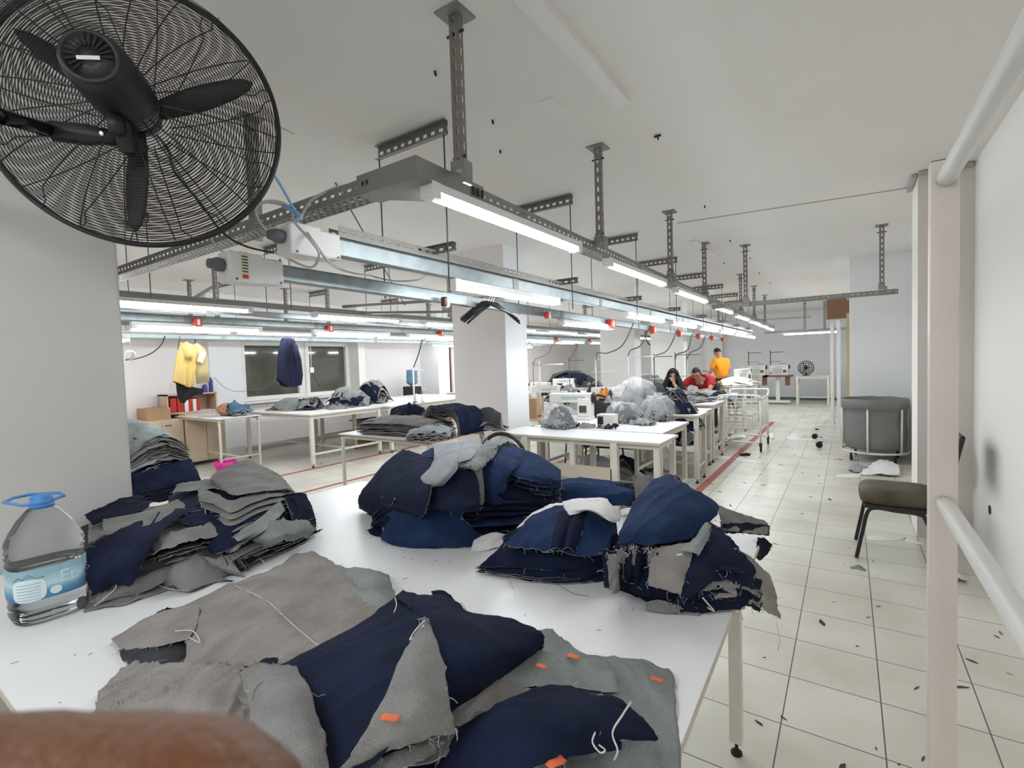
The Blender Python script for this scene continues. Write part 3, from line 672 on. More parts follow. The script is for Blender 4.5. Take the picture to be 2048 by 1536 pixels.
def sheet(G, label, mats, group='cut denim panels on the near table', name='denim_panel', n=26, wr=.004, wf=14, edge=.0018, fr=0, frl=.02, t=.0012, zmin=None, seed=None, cat='fabric', kind=None, parent=None, frm=None, floor=None):
    """G rows of world points -> wrinkled, thick cloth with frayed rim. mats = (face, back, rim)"""
    CLOTHN[0] += 1; sd = seed if seed is not None else CLOTHN[0]*7.31; rnd = random.Random(int(sd*100))
    so = Vector((sd, sd*.37, 0)); ang_ = rnd.uniform(0, pi); ca, sa = cos(ang_), sin(ang_); nu = n; nv = n; Q = []
    c0 = Vector((0, 0, 0)); R_ = [[Vector(p) for p in r] for r in G]
    for j in range(nv+1):
        row = []
        for i in range(nu+1):
            u, v = i/nu, j/nv
            if edge:
                eu = edge*3*noise.noise(Vector((v*9, u > .5, sd))); ev = edge*3*noise.noise(Vector((u*9, (v > .5)+5, sd)))
                bu = (1-min(1, min(u, 1-u)*6)); bv = (1-min(1, min(v, 1-v)*6))
            p = surf(R_, u, v)
            if edge:
                p = p+Vector((noise.noise(Vector((v*12, u*12, sd)))*edge*2, noise.noise(Vector((v*12+9, u*12, sd)))*edge*2, 0))*max(bu, bv)
            q = Vector((p.x, p.y, 0))*wf+so
            w1 = noise.noise(q); w2 = 1-abs(noise.noise(Vector(((p.x*ca+p.y*sa)*wf*1.5+3, (p.y*ca-p.x*sa)*wf*.35, sd+p.z*wf*.5))))*2.6
            p = p+Vector((0, 0, wr*(w1*.8+max(0, w2)**3*1.1-.15)))
            if zmin is not None: p.z = max(p.z, zmin+.0008+.0006*abs(w1))
            row.append(p)
        Q.append(row)
    nz_ = sum((Q[j][i+1]-Q[j][i]).cross(Q[j+1][i]-Q[j][i]).z for j in range(0, nv, 3) for i in range(0, nu, 3))
    if nz_ < 0: Q = [r[::-1] for r in Q]
    m = MB().grid(Q); o = m.build(name, list(mats), parent=parent, loc=Q[nv//2][nu//2])
    s = o.modifiers.new('thickness', 'SOLIDIFY'); s.thickness = t; s.offset = -1; s.material_offset = 1; s.material_offset_rim = 2; s.use_rim = True
    if parent is None: tag(o, label, cat, group, kind)
    if fr:
        per = Q[0]+[r[-1] for r in Q]+Q[-1][::-1]+[r[0] for r in Q][::-1]
        f = fringe(per, None, fr, frl, rnd); f = f.build('frayed_threads', frm or FRAY, parent=o); f['kind'] = 'stuff'
    return o
def W(G, base=TT):
    """rows of (photo x, photo y, height over the table) -> points of the place"""
    return [[atz(x, y, base+h) for (x, y, h) in r] for r in G]
def stack(G, k, label, pal, group, base=TT, jit=.016, spread=.05, fr=6, n=18, topf=.84, wr=.004, name='denim_panel', shrink=.93):
    """k panels lying under the surface G down to the table, each a sheet of its own"""
    rnd = random.Random(len(label)*13+k); c = Vector((0, 0, 0)); cnt = 0
    for r in G:
        for p in r: c += p; cnt += 1
    c /= cnt
    for i in range(k):
        f = topf*(k-i-.5)/k; dx, dy = rnd.gauss(0, jit), rnd.gauss(0, jit); a = rnd.gauss(0, .05); sc_ = shrink+rnd.uniform(-.03, spread)*(1-f*.5); H = []
        for r in G:
            row = []
            for p in r:
                d = Vector((p.x-c.x, p.y-c.y, 0)); d = Vector((d.x*cos(a)-d.y*sin(a), d.x*sin(a)+d.y*cos(a), 0))*sc_
                row.append(Vector((c.x+d.x+dx+rnd.gauss(0, .006), c.y+d.y+dy+rnd.gauss(0, .006), base+max(.002, (p.z-base)*f+rnd.gauss(0, .002)))))
            H.append(row)
        sheet(H, label, pal[rnd.randrange(len(pal))], group, n=n, wr=wr, fr=fr, zmin=base, name=name)
mN = (NAVY, GREY, FRAY); mB = (BLUE, GREY, FRAY); mI = (INK, GREY, FRAY); mG = (GREY, NAVY, FRAY); mW = (WARM, INK, FRAY); mS = (SAGE, INK, FRAY); mC = (CHAR, GREY, FRAY); mP = (PALE, INK, FRAY)
GRP = 'cut denim panels on the near table'
# ---------------- front pile: flat grey panels, folded navy ones
g_base = W([[(430, 1180, .02), (620, 1110, .03), (790, 1190, .03), (1000, 1240, .02)], [(300, 1260, .03), (600, 1230, .05), (800, 1260, .05), (1040, 1290, .02)], [(250, 1360, .03), (500, 1400, .05), (760, 1400, .05), (1020, 1380, .02)], [(280, 1520, .02), (520, 1600, .03), (760, 1640, .03), (1000, 1560, .02)]])
stack(g_base, 9, 'grey or navy denim panel lying flat at the bottom of the front pile', [mG, mW, mN], 'bottom panels of the front pile', fr=5, jit=.02, spread=.02, n=22, shrink=.88)
sheet(W([[(455, 1172, .035), (540, 1140, .05), (612, 1104, .045), (668, 1128, .045), (712, 1168, .04)], [(385, 1205, .035), (470, 1180, .06), (590, 1180, .07), (690, 1195, .07), (772, 1212, .06)], [(352, 1245, .04), (450, 1230, .07), (560, 1235, .08), (680, 1235, .08), (800, 1225, .07)], [(372, 1290, .045), (450, 1290, .07), (560, 1295, .08), (660, 1290, .08), (760, 1275, .07)], [(366, 1328, .04), (450, 1330, .06), (560, 1345, .07), (650, 1340, .07), (720, 1320, .06)]]),
      'large flat grey panel with a seam at the back of the front pile', (WARM, INK, FRAY), GRP, n=44, wr=.008, fr=40, edge=.002)
sheet(W([[(648, 1128, .03), (690, 1135, .045), (740, 1140, .045), (776, 1150, .02)], [(690, 1165, .045), (725, 1158, .055), (755, 1162, .055), (786, 1176, .03)], [(712, 1200, .055), (740, 1205, .07), (765, 1200, .07), (790, 1190, .04)], [(730, 1240, .06), (750, 1240, .07), (770, 1235, .07), (795, 1215, .05)]]),
      'small greenish grey panel with notched edge behind the navy fold', mS, GRP, n=26, wr=.006, fr=25)
sheet(W([[(640, 1122, .015), (665, 1128, .03), (695, 1140, .03)], [(668, 1150, .02), (690, 1155, .04), (715, 1160, .04)], [(690, 1185, .02), (715, 1180, .04), (740, 1180, .04)]]), 'narrow grey strip peeking behind the notched grey panel', mS, GRP, n=16, fr=12)
sheet(W([[(222, 1278, .012), (290, 1238, .03), (352, 1215, .045), (400, 1205, .05)], [(240, 1296, .012), (300, 1272, .035), (350, 1262, .05), (395, 1245, .06)], [(262, 1300, .015), (310, 1292, .04), (350, 1285, .045), (376, 1280, .05)]]),
      'pointed grey flap reaching left over the white table', (WARM, INK, FRAY), GRP, n=26, wr=.003, fr=26)
sheet(W([[(238, 1300, .004), (290, 1290, .02), (340, 1285, .03), (375, 1285, .03)], [(250, 1325, .004), (300, 1315, .03), (345, 1310, .035), (372, 1310, .03)], [(310, 1355, .01), (330, 1345, .03), (350, 1335, .035), (370, 1330, .03)]]),
      'dark grey crumpled panel under the pointed grey flap', mC, GRP, n=22, wr=.008, fr=20)
sheet(W([[(312, 1225, .005), (325, 1218, .02), (345, 1214, .024)], [(318, 1235, .004), (330, 1224, .018), (346, 1222, .03)]]), 'small black curled corner behind the pointed grey flap', (INK, INK, FRAY), GRP, n=12)
sheet(W([[(255, 1328, .012), (300, 1326, .03), (360, 1330, .045), (430, 1322, .05), (500, 1328, .055)], [(205, 1372, .01), (285, 1362, .05), (350, 1350, .07), (430, 1342, .06), (505, 1350, .06)], [(195, 1400, .01), (270, 1400, .05), (350, 1385, .065), (430, 1375, .07), (515, 1385, .07)], [(185, 1440, .01), (270, 1450, .05), (360, 1440, .06), (440, 1430, .07), (520, 1440, .08)], [(190, 1540, .01), (280, 1540, .05), (370, 1540, .06), (450, 1540, .07), (530, 1540, .08)]]),
      'crumpled pinkish grey panel at the lower left of the front pile', (WARM, GREY, FRAY), GRP, n=44, wr=.012, wf=18, fr=36, edge=.003)
sheet(W([[(370, 1332, .055), (420, 1326, .06), (490, 1330, .07)], [(300, 1400, .05), (380, 1365, .08), (480, 1350, .08)], [(330, 1440, .05), (410, 1410, .085), (505, 1400, .08)], [(380, 1530, .06), (440, 1480, .08), (520, 1470, .09)]]), 'upper pinkish grey panel with a raised hem beside the grey flap', (WARM, GREY, FRAY), GRP, n=34, wr=.009, wf=20, fr=24)
# right-hand greys with orange stickers
R1 = W([[(980, 1260, .02), (1085, 1258, .02), (1108, 1262, .004), (1125, 1300, .004), (1300, 1322, .004)], [(900, 1330, .03), (1050, 1320, .03), (1170, 1325, .02), (1250, 1335, .012), (1345, 1352, .004)], [(900, 1400, .03), (1030, 1380, .03), (1160, 1370, .03), (1260, 1385, .02), (1352, 1420, .004)], [(880, 1480, .03), (1000, 1450, .03), (1160, 1440, .03), (1270, 1450, .02), (1360, 1480, .004)], [(860, 1600, .03), (1000, 1600, .03), (1160, 1600, .03), (1270, 1600, .02), (1366, 1600, .004)]])
stack(R1, 4, 'cool grey panel lying flat under the stickered panels at the front right', [mS, mG], 'flat panels at the front right', fr=4, jit=.012, spread=.0, n=24)
sheet(R1, 'wide cool grey panel with two orange stickers at the table edge', mS, GRP, n=44, wr=.006, fr=40)
sheet(W([[(880, 1320, .06), (960, 1290, .06), (1060, 1300, .05), (1150, 1315, .035), (1215, 1322, .03)], [(860, 1370, .06), (960, 1340, .065), (1060, 1345, .055), (1150, 1350, .045), (1230, 1345, .035)], [(860, 1400, .06), (960, 1365, .06), (1050, 1372, .05), (1140, 1378, .045), (1240, 1385, .03)]]),
      'grey panel with a tuft of threads right of the navy fold', (SAGE, INK, WHITE_THREAD), GRP, n=34, wr=.005, fr=30)
sheet(W([[(860, 1400, .055), (940, 1362, .065), (1010, 1365, .06), (1070, 1378, .05)], [(840, 1440, .055), (930, 1400, .06), (1010, 1395, .055), (1080, 1400, .045)], [(850, 1480, .05), (940, 1450, .055), (1010, 1440, .05), (1090, 1430, .04)]]), 'brownish grey panel with raised edge between the two navy folds', (WARM, INK, WHITE_THREAD), GRP, n=30, wr=.007, fr=24)
sheet(W([[(820, 1430, .06), (900, 1420, .06), (1000, 1430, .05)], [(840, 1470, .05), (920, 1460, .055), (1000, 1460, .045)], [(800, 1540, .05), (900, 1520, .05), (980, 1500, .045)]]), 'grey panel tucked under the lower navy fold', mG, GRP, n=22, wr=.006, fr=14)
# navy folds
sheet(W([[(510, 1328, .09), (530, 1316, .10), (556, 1318, .10)], [(515, 1345, .09), (535, 1340, .10), (556, 1340, .10)]]), 'small navy tongue above the grey flap', mN, GRP, n=10)
sheet(W([[(556, 1334, .10), (640, 1290, .11), (720, 1245, .12), (775, 1205, .13), (805, 1180, .13)], [(585, 1355, .115), (660, 1320, .13), (735, 1275, .135), (790, 1235, .14), (840, 1195, .14)], [(620, 1410, .12), (690, 1370, .14), (760, 1320, .15), (815, 1270, .15), (862, 1222, .15)], [(650, 1480, .12), (710, 1430, .14), (775, 1380, .15), (820, 1330, .155), (860, 1270, .15)], [(655, 1620, .11), (720, 1560, .13), (780, 1490, .14), (830, 1400, .15), (865, 1330, .15)]]),
      'big smooth navy panel folded over the middle of the front pile', (NAVY, GREY, NAVY), GRP, n=44, wr=.003, wf=9, fr=14)
sheet(W([[(798, 1186, .13), (850, 1190, .135), (888, 1190, .13), (922, 1206, .12)], [(800, 1200, .14), (850, 1205, .15), (895, 1210, .145), (935, 1225, .13)], [(830, 1225, .145), (862, 1235, .155), (905, 1235, .15), (950, 1245, .13)]]), 'navy panel rising behind the grey triangle', (NAVY, GREY, NAVY), GRP, n=24, wr=.004, fr=8)
sheet(W([[(862, 1182, .125), (888, 1180, .125), (905, 1196, .12), (920, 1215, .115)], [(868, 1196, .12), (890, 1196, .12), (906, 1206, .115), (920, 1220, .11)]]), 'small pointed navy corner at the back of the front pile', mI, GRP, n=10)
sheet(W([[(848, 1238, .165), (900, 1215, .155), (960, 1228, .135), (1010, 1235, .115), (1070, 1258, .085)], [(860, 1262, .17), (915, 1255, .165), (975, 1262, .145), (1035, 1262, .115), (1087, 1270, .075)], [(880, 1330, .16), (940, 1310, .155), (995, 1305, .135), (1045, 1300, .10), (1088, 1290, .05)], [(895, 1385, .12), (950, 1362, .11), (1000, 1340, .09), (1045, 1320, .065), (1075, 1310, .035)], [(905, 1428, .05), (955, 1400, .045), (1000, 1370, .04), (1035, 1345, .035), (1060, 1325, .025)]]),
      'rounded navy roll right of the grey triangle', (NAVY, INK, NAVY), GRP, n=40, wr=.003, wf=10, fr=14)
sheet(W([[(478, 1344, .115), (510, 1326, .125), (545, 1328, .13), (592, 1332, .125)], [(490, 1385, .13), (530, 1375, .15), (575, 1375, .155), (622, 1385, .14)], [(500, 1430, .14), (545, 1425, .16), (600, 1430, .165), (640, 1445, .145)], [(518, 1490, .14), (565, 1490, .16), (615, 1490, .16), (655, 1500, .14)], [(530, 1620, .12), (580, 1620, .14), (625, 1620, .14), (660, 1620, .12)]]),
      'light grey turned back flap at the lower centre', (GREY, NAVY, WHITE_THREAD), GRP, n=36, wr=.003, fr=24)
tri = sheet(W([[(846, 1240, .178), (852, 1236, .18), (860, 1246, .178)], [(800, 1320, .165), (845, 1310, .178), (886, 1320, .168)], [(770, 1390, .16), (835, 1380, .17), (896, 1385, .15)], [(725, 1470, .155), (810, 1460, .15), (908, 1445, .115)], [(680, 1545, .145), (790, 1500, .13), (914, 1466, .10)]]),
      'grey triangular flap with an orange sticker on the navy panel', (GREY, NAVY, WHITE_THREAD), GRP, n=32, wr=.003, fr=36)
sheet(W([[(690, 1545, .11), (790, 1505, .11), (880, 1478, .09)], [(700, 1580, .10), (800, 1540, .10), (880, 1500, .08)]]), 'grey panel edge under the triangular flap', mG, GRP, n=14, fr=14)
sheet(W([[(905, 1462, .055), (960, 1428, .08), (1030, 1392, .10), (1090, 1374, .10), (1140, 1372, .09)], [(890, 1500, .05), (960, 1465, .10), (1040, 1430, .125), (1120, 1410, .12), (1180, 1385, .095)], [(870, 1540, .045), (960, 1510, .09), (1060, 1480, .12), (1150, 1455, .12), (1250, 1405, .08)], [(880, 1580, .04), (980, 1560, .07), (1080, 1530, .09), (1180, 1510, .08), (1240, 1500, .05)]]),
      'lower navy panel folded in a smooth hump at the front right', (NAVY, INK, NAVY), GRP, n=36, wr=.003, wf=10, fr=12)
sheet(W([[(1140, 1376, .09), (1190, 1390, .09), (1245, 1402, .075)], [(1180, 1430, .105), (1235, 1425, .09), (1290, 1440, .06)], [(1200, 1470, .09), (1260, 1462, .07), (1314, 1470, .035)], [(1160, 1490, .08), (1240, 1482, .06), (1316, 1480, .02)]]), 'rounded navy end with a hanging thread at the front right', (NAVY, INK, FRAY), GRP, n=26, wr=.003, fr=10)
# orange stickers (small things stuck on the panels), long threads
def sticker(x, y, h, label, s=.014, a=0.3, m_=None):
    p = atz(x, y, TT+h); m = MB(); G = []
    for j in range(4):
        G.append([p+Vector(((i/4-.5)*s*2*cos(a)-(j/3-.5)*s*sin(a), (i/4-.5)*s*2*sin(a)+(j/3-.5)*s*cos(a), .0015*sin(i*1.5)+.001)) for i in range(5)])
    o = thick(m.grid(G).build('size_sticker', m_ or mat('orange_sticker', (.80, .17, .06), .6), loc=p), .0006); tag(o, label, 'sticker', 'orange size stickers')
sticker(780, 1436, .172, 'orange sticker with a mark on the grey triangular flap', .013, .6)
sticker(1147, 1313, .047, 'orange sticker on the grey panel nearest the navy roll')
sticker(1082, 1333, .069, 'orange sticker beside the tip of the navy roll', .011)
sticker(1314, 1359, .024, 'orange sticker near the right table edge', .012)
sticker(1112, 1526, .105, 'orange sticker at the bottom edge of the front pile', .014, 1.2)
def thread(pts, label, r=.0008, m=WHITE_THREAD, base=TT, group='loose threads on the near table'):
    q = [atz(x, y, base+h) for x, y, h in pts]
    tag(MB().tube(bez(q, 6), r, 4).build('loose_thread', m, loc=q[0]), label, 'thread', group)
thread([(1262, 1404, .085), (1245, 1430, .10), (1225, 1465, .10), (1235, 1500, .09), (1228, 1520, .07)], 'long twisted pale thread hanging over the rounded navy end', .0016)
thread([(1190, 1465, .11), (1185, 1485, .11), (1200, 1505, .10), (1210, 1500, .10), (1198, 1490, .10)], 'curled pale thread on the lower navy panel', .0014)
thread([(850, 1240, .185), (830, 1262, .17), (820, 1280, .165), (832, 1270, .17), (848, 1250, .18)], 'looped thread knot at the tip of the triangular flap', .0016)
thread([(470, 1172, .062), (530, 1200, .075), (570, 1235, .086), (610, 1270, .09), (640, 1292, .09), (660, 1285, .09)], 'pale seam thread across the large flat grey panel', .0018, FRAY)
thread([(350, 1262, .062), (385, 1262, .068), (400, 1285, .07), (378, 1275, .07)], 'curled pale thread where the pointed flap begins', .0011)
thread([(505, 1400, .148), (510, 1380, .148), (528, 1362, .145), (550, 1358, .14)], 'thin dark thread curled on the light grey flap', .0006, BLACK)
thread([(925, 1212, .125), (930, 1218, .13), (922, 1206, .14)], 'small white knot on the back edge of the navy panel', .0025)
thread([(790, 1195, .14), (793, 1210, .145), (788, 1225, .15)], 'short white thread at the top of the smooth navy panel', .0012)
# ---------------- left pile: layered bundle beside the water bottle
gp = 'layered panels of the left pile'
A2 = W([[(165, 1032, .15), (240, 1002, .17), (310, 992, .17), (392, 990, .16), (440, 1010, .15)], [(165, 1090, .13), (230, 1050, .16), (310, 1030, .17), (380, 1022, .16), (445, 1060, .13)], [(168, 1150, .08), (240, 1110, .13), (310, 1080, .14), (390, 1070, .13), (470, 1110, .07)], [(174, 1200, .02), (270, 1160, .05), (330, 1130, .07), (400, 1110, .07), (480, 1140, .02)]])
stack(A2, 14, 'grey and navy panel layered in the left half of the left pile', [mG, mC, mI, mN, mG], gp, fr=7, n=20, wr=.006, jit=.02)
sheet(W([[(168, 1030, .155), (215, 1008, .165), (262, 992, .17), (285, 990, .17)], [(175, 1040, .15), (225, 1020, .165), (270, 1006, .17), (300, 1005, .165)], [(185, 1052, .145), (225, 1040, .16), (265, 1028, .165), (290, 1022, .165)]]), 'black panel with a frayed edge at the back left of the left pile', (INK, GREY, FRAY), GRP, n=24, wr=.006, fr=24)
sheet(W([[(206, 1038, .16), (255, 1030, .17), (305, 1018, .175), (355, 998, .17)], [(206, 1053, .155), (260, 1046, .165), (315, 1030, .175), (370, 1012, .17)], [(210, 1070, .15), (262, 1060, .16), (310, 1045, .17), (345, 1030, .165)]]), 'grey strip lying across the top of the left pile', (GREY, INK, FRAY), GRP, n=28, wr=.003, fr=20)
sheet(W([[(170, 1098, .14), (230, 1064, .16), (285, 1040, .17), (340, 1018, .175), (405, 1018, .165)], [(172, 1130, .12), (230, 1100, .145), (280, 1075, .16), (325, 1050, .165), (372, 1028, .165)], [(172, 1160, .085), (225, 1140, .12), (270, 1118, .135), (302, 1092, .145), (325, 1058, .155)], [(185, 1195, .03), (235, 1170, .06), (262, 1172, .07), (285, 1125, .11), (298, 1090, .13)]]), 'dark navy panel draped diagonally down the left pile', (NAVY, GREY, WHITE_THREAD), GRP, n=40, wr=.004, wf=11, fr=34)
sheet(W([[(345, 1012, .165), (380, 1010, .165), (412, 1008, .16), (422, 1012, .155)], [(350, 1035, .155), (380, 1030, .16), (410, 1030, .155), (424, 1040, .14)], [(385, 1055, .14), (400, 1052, .145), (415, 1050, .14), (426, 1060, .12)]]), 'small navy corner with a hanging thread in the middle of the left pile', mN, GRP, n=20, wr=.004, fr=20)
for k in range(6):
    f = k/5
    sheet(W([[(300-6*k, 1080+10*k, .13-.018*k), (350, 1062+9*k, .145-.018*k), (400, 1050+8*k, .145-.018*k), (428, 1045+10*k, .14-.02*k)], [(305-4*k, 1108+10*k, .115-.018*k), (350, 1092+10*k, .13-.018*k), (395, 1080+10*k, .13-.018*k), (440, 1070+12*k, .12-.02*k)]]),
          'wavy grey panel edge fanned out in the middle of the left pile', (mG, mC, mG)[k % 3], 'fanned panel edges in the left pile', n=24, wr=.007, wf=22, fr=12)
sheet(W([[(185, 1205, .006), (240, 1190, .02), (290, 1165, .03), (340, 1150, .03)], [(190, 1212, .004), (245, 1200, .01), (290, 1182, .02), (320, 1165, .02)]]), 'grey panel edge with loose threads at the foot of the left pile', mG, GRP, n=20, wr=.005, fr=22)
sheet(W([[(302, 1122, .05), (345, 1110, .07), (395, 1090, .07), (445, 1080, .05)], [(300, 1150, .035), (350, 1140, .06), (400, 1120, .065), (455, 1120, .035)], [(308, 1165, .006), (350, 1175, .02), (385, 1180, .012), (460, 1148, .006)]]), 'grey panel bulging out at the front of the left pile', (GREY, INK, WHITE_THREAD), GRP, n=30, wr=.006, fr=40)
sheet(W([[(380, 1090, .03), (430, 1085, .04), (475, 1110, .02)], [(395, 1110, .02), (440, 1115, .025), (488, 1142, .003)]]), 'navy corner resting on the table at the front of the left pile', mN, GRP, n=18, wr=.003, fr=10)
B2 = W([[(352, 972, .15), (430, 950, .19), (470, 930, .20), (530, 945, .19), (585, 975, .16)], [(345, 1005, .15), (420, 985, .19), (480, 970, .20), (545, 975, .19), (605, 1000, .15)], [(350, 1035, .13), (415, 1035, .17), (480, 1015, .185), (550, 1005, .17), (622, 1020, .11)], [(395, 1090, .05), (440, 1090, .11), (500, 1065, .12), (570, 1040, .12), (632, 1035, .07)]])
stack(B2, 15, 'grey and navy panel layered in the right half of the left pile', [mG, mS, mI, mN, mG], gp, fr=8, n=20, wr=.006, jit=.018, spread=.08)
sheet(W([[(470, 926, .205), (495, 920, .21), (520, 930, .2), (560, 950, .19)], [(432, 945, .2), (480, 940, .215), (530, 948, .205), (580, 972, .175)], [(420, 958, .195), (470, 960, .21), (525, 968, .2), (590, 985, .165)], [(425, 962, .19), (465, 990, .195), (520, 985, .19), (575, 978, .175)]]), 'top grey panel with a raised peak on the left pile', (GREY, NAVY, FRAY), GRP, n=34, wr=.005, fr=20)
for k in range(5):
    sheet(W([[(395+2*k, 975+12*k, .195-.015*k), (430, 985+13*k, .19-.014*k), (462, 1000+12*k, .185-.014*k), (510, 985+10*k, .185-.014*k), (570, 972+9*k, .17-.014*k)], [(398+4*k, 1000+14*k, .18-.016*k), (435, 1012+14*k, .175-.016*k), (465, 1024+13*k, .17-.015*k), (520, 1000+12*k, .175-.014*k), (590, 985+10*k, .155-.014*k)]]),
          'grey panel with a pointed front edge in the neat stack of the left pile', (GREY, NAVY, FRAY), 'pointed panels stacked at the back left', n=28, wr=.003, fr=8)
sheet(W([[(355, 968, .16), (390, 962, .17), (430, 958, .18), (460, 960, .18)], [(345, 985, .15), (380, 982, .165), (425, 978, .175), (470, 985, .175)]]), 'cool grey panel edge at the back of the neat grey stack', mS, GRP, n=20, fr=12)
sheet(W([[(425, 1110, .065), (440, 1085, .10), (520, 1035, .14), (560, 1000, .15)], [(430, 1118, .05), (450, 1100, .08), (525, 1050, .13), (565, 1012, .145)], [(436, 1115, .04), (470, 1095, .06), (530, 1060, .12), (570, 1020, .14)]]), 'rolled grey panel running diagonally down the right half of the left pile', (SAGE, INK, FRAY), GRP, n=26, wr=.003, fr=14)
sheet(W([[(490, 1060, .10), (530, 1045, .13), (580, 1040, .13), (620, 1045, .09)], [(500, 1085, .07), (540, 1075, .10), (585, 1065, .10), (628, 1060, .06)], [(520, 1098, .04), (550, 1090, .06), (585, 1080, .06), (615, 1078, .03)]]), 'shiny grey panel curling open at the right end of the left pile', (SAGE, GREY, WHITE_THREAD), GRP, n=26, wr=.010, fr=20)
sheet(W([[(560, 985, .16), (590, 985, .155), (612, 990, .14)], [(575, 1010, .14), (605, 1010, .125), (625, 1015, .10)], [(585, 1040, .10), (612, 1040, .08), (632, 1045, .05)], [(590, 1070, .05), (615, 1068, .03), (632, 1062, .012)]]), 'black frayed panel at the right tip of the left pile', (INK, NAVY, WHITE_THREAD), GRP, n=24, wr=.009, fr=50)
for k in range(5):
    sheet(W([[(455, 1100+5*k, .055-.011*k), (510, 1092+7*k, .055-.011*k), (570, 1078+6*k, .055-.011*k), (630-3*k, 1050+7*k, .055-.011*k)], [(420+6*k, 1085, .07-.012*k), (500, 1060, .075-.012*k), (560, 1040, .075-.012*k), (615, 1030, .07-.012*k)]]), 'black panel squeezed flat at the bottom right of the left pile', mI, 'flat dark panels under the left pile', n=20, fr=14, frm=WHITE_THREAD)
thread([(440, 1118, .04), (470, 1100, .05), (520, 1118, .02), (530, 1130, .004)], 'white thread trailing at the foot of the left pile', .0016)
thread([(300, 1162, .03), (330, 1175, .01), (370, 1182, .006), (388, 1180, .006)], 'white thread lying along the front of the left pile', .0016)
thread([(215, 1172, .06), (225, 1160, .07), (232, 1175, .05), (205, 1200, .02), (188, 1212, .01)], 'white looped threads beside the water bottle', .0014)
thread([(410, 1018, .165), (412, 1040, .14), (415, 1055, .12)], 'short white thread dangling in the left pile', .0013)
# ---------------- centre pile: blue denim over a tall stack
gq = 'layered panels of the centre pile'
C3 = W([[(740, 1000, .10), (790, 910, .25), (900, 885, .30), (1020, 895, .29), (1120, 955, .17)], [(735, 1020, .10), (800, 950, .24), (900, 930, .29), (1020, 935, .27), (1130, 980, .13)], [(735, 1035, .05), (810, 1000, .15), (900, 985, .17), (1000, 975, .17), (1120, 1005, .06)], [(760, 1045, .01), (830, 1035, .04), (900, 1035, .04), (985, 1030, .03), (1090, 1020, .01)]])
stack(C3, 20, 'navy or blue panel layered deep in the centre pile', [mN, mB, mN, mI, mI], gq, fr=6, n=22, jit=.02, spread=.03, topf=.72, shrink=.86)
sheet(W([[(806, 898, .26), (840, 908, .265), (868, 913, .27)], [(770, 925, .22), (825, 935, .245), (865, 945, .26)], [(745, 955, .17), (800, 975, .20), (860, 990, .22)], [(722, 985, .12), (790, 1010, .14), (850, 1025, .16)], [(722, 1010, .05), (780, 1025, .08), (840, 1035, .12)]]), 'smooth dark navy panel covering the left side of the centre pile', (NAVY, GREY, FRAY), GRP, n=34, wr=.003, wf=9, fr=20)
sheet(W([[(718, 990, .10), (730, 985, .11), (760, 985, .13)], [(716, 1005, .06), (735, 1008, .08), (765, 1010, .10)], [(720, 1018, .02), (740, 1030, .03), (770, 1040, .04)]]), 'black notched panel at the left tip of the centre pile', mI, GRP, n=20, wr=.006, fr=14)
sheet(W([[(722, 1005, .05), (750, 1010, .07), (790, 1020, .09)], [(718, 1015, .02), (750, 1028, .03), (790, 1040, .05)], [(738, 1022, .003), (755, 1038, .004), (790, 1055, .01)]]), 'navy panel with thread stubs at the lower left of the centre pile', mN, GRP, n=22, wr=.005, fr=30)
sheet(W([[(845, 905, .265), (870, 893, .29), (890, 885, .30)], [(840, 912, .26), (868, 912, .28), (890, 905, .30)]]), 'navy corner behind the grey strap on the centre pile', mB, GRP, n=14)
sheet(W([[(866, 888, .305), (890, 884, .315), (915, 884, .32), (930, 888, .315)], [(868, 908, .30), (890, 910, .315), (910, 910, .32), (922, 912, .31)], [(862, 930, .28), (882, 935, .295), (900, 938, .30), (912, 942, .29)], [(838, 958, .235), (856, 962, .25), (876, 965, .255), (890, 968, .245)], [(834, 972, .20), (848, 978, .21), (862, 978, .215), (876, 978, .205)]]),
      'curved light grey strap folded over the top of the centre pile', (PALE, GREY, PAPER), GRP, n=34, wr=.002, fr=8)
sheet(W([[(928, 880, .315), (945, 882, .32), (965, 888, .315), (975, 876, .31)], [(920, 895, .32), (940, 898, .33), (958, 896, .325), (970, 886, .31)], [(905, 925, .30), (925, 922, .315), (945, 915, .32), (962, 898, .31)]]), 'light grey panel with a white tip at the top of the centre pile', (PALE, GREY, PAPER), GRP, n=26, wr=.003, fr=8)
sheet(W([[(980, 880, .31), (1000, 876, .315), (1015, 878, .30), (1030, 885, .28)], [(945, 905, .32), (970, 900, .325), (990, 895, .32), (1005, 890, .30)], [(915, 928, .30), (940, 928, .31), (965, 922, .31), (985, 918, .295)], [(920, 935, .285), (940, 938, .295), (965, 935, .295), (975, 920, .29)]]), 'pleated pale grey panel spread across the centre pile', (SAGE, GREY, WHITE_THREAD), GRP, n=34, wr=.010, wf=24, fr=14)
sheet(W([[(930, 930, .29), (948, 928, .30), (963, 925, .30)], [(948, 955, .25), (958, 955, .255), (966, 955, .25)], [(955, 985, .19), (962, 985, .195), (968, 985, .19)], [(958, 1010, .12), (963, 1012, .125), (968, 1012, .12)]]), 'narrow pale strip hanging down the front of the centre pile', (PALE, GREY, PAPER), GRP, n=26, wr=.003, fr=8)
sheet(W([[(788, 1000, .16), (810, 975, .20), (835, 963, .22)], [(782, 1008, .14), (815, 995, .175), (848, 980, .20)], [(775, 1016, .10), (810, 1008, .14), (845, 1000, .16)]]), 'brownish grey turned corner low on the centre pile', (WARM, NAVY, FRAY), GRP, n=24, wr=.003, fr=14)
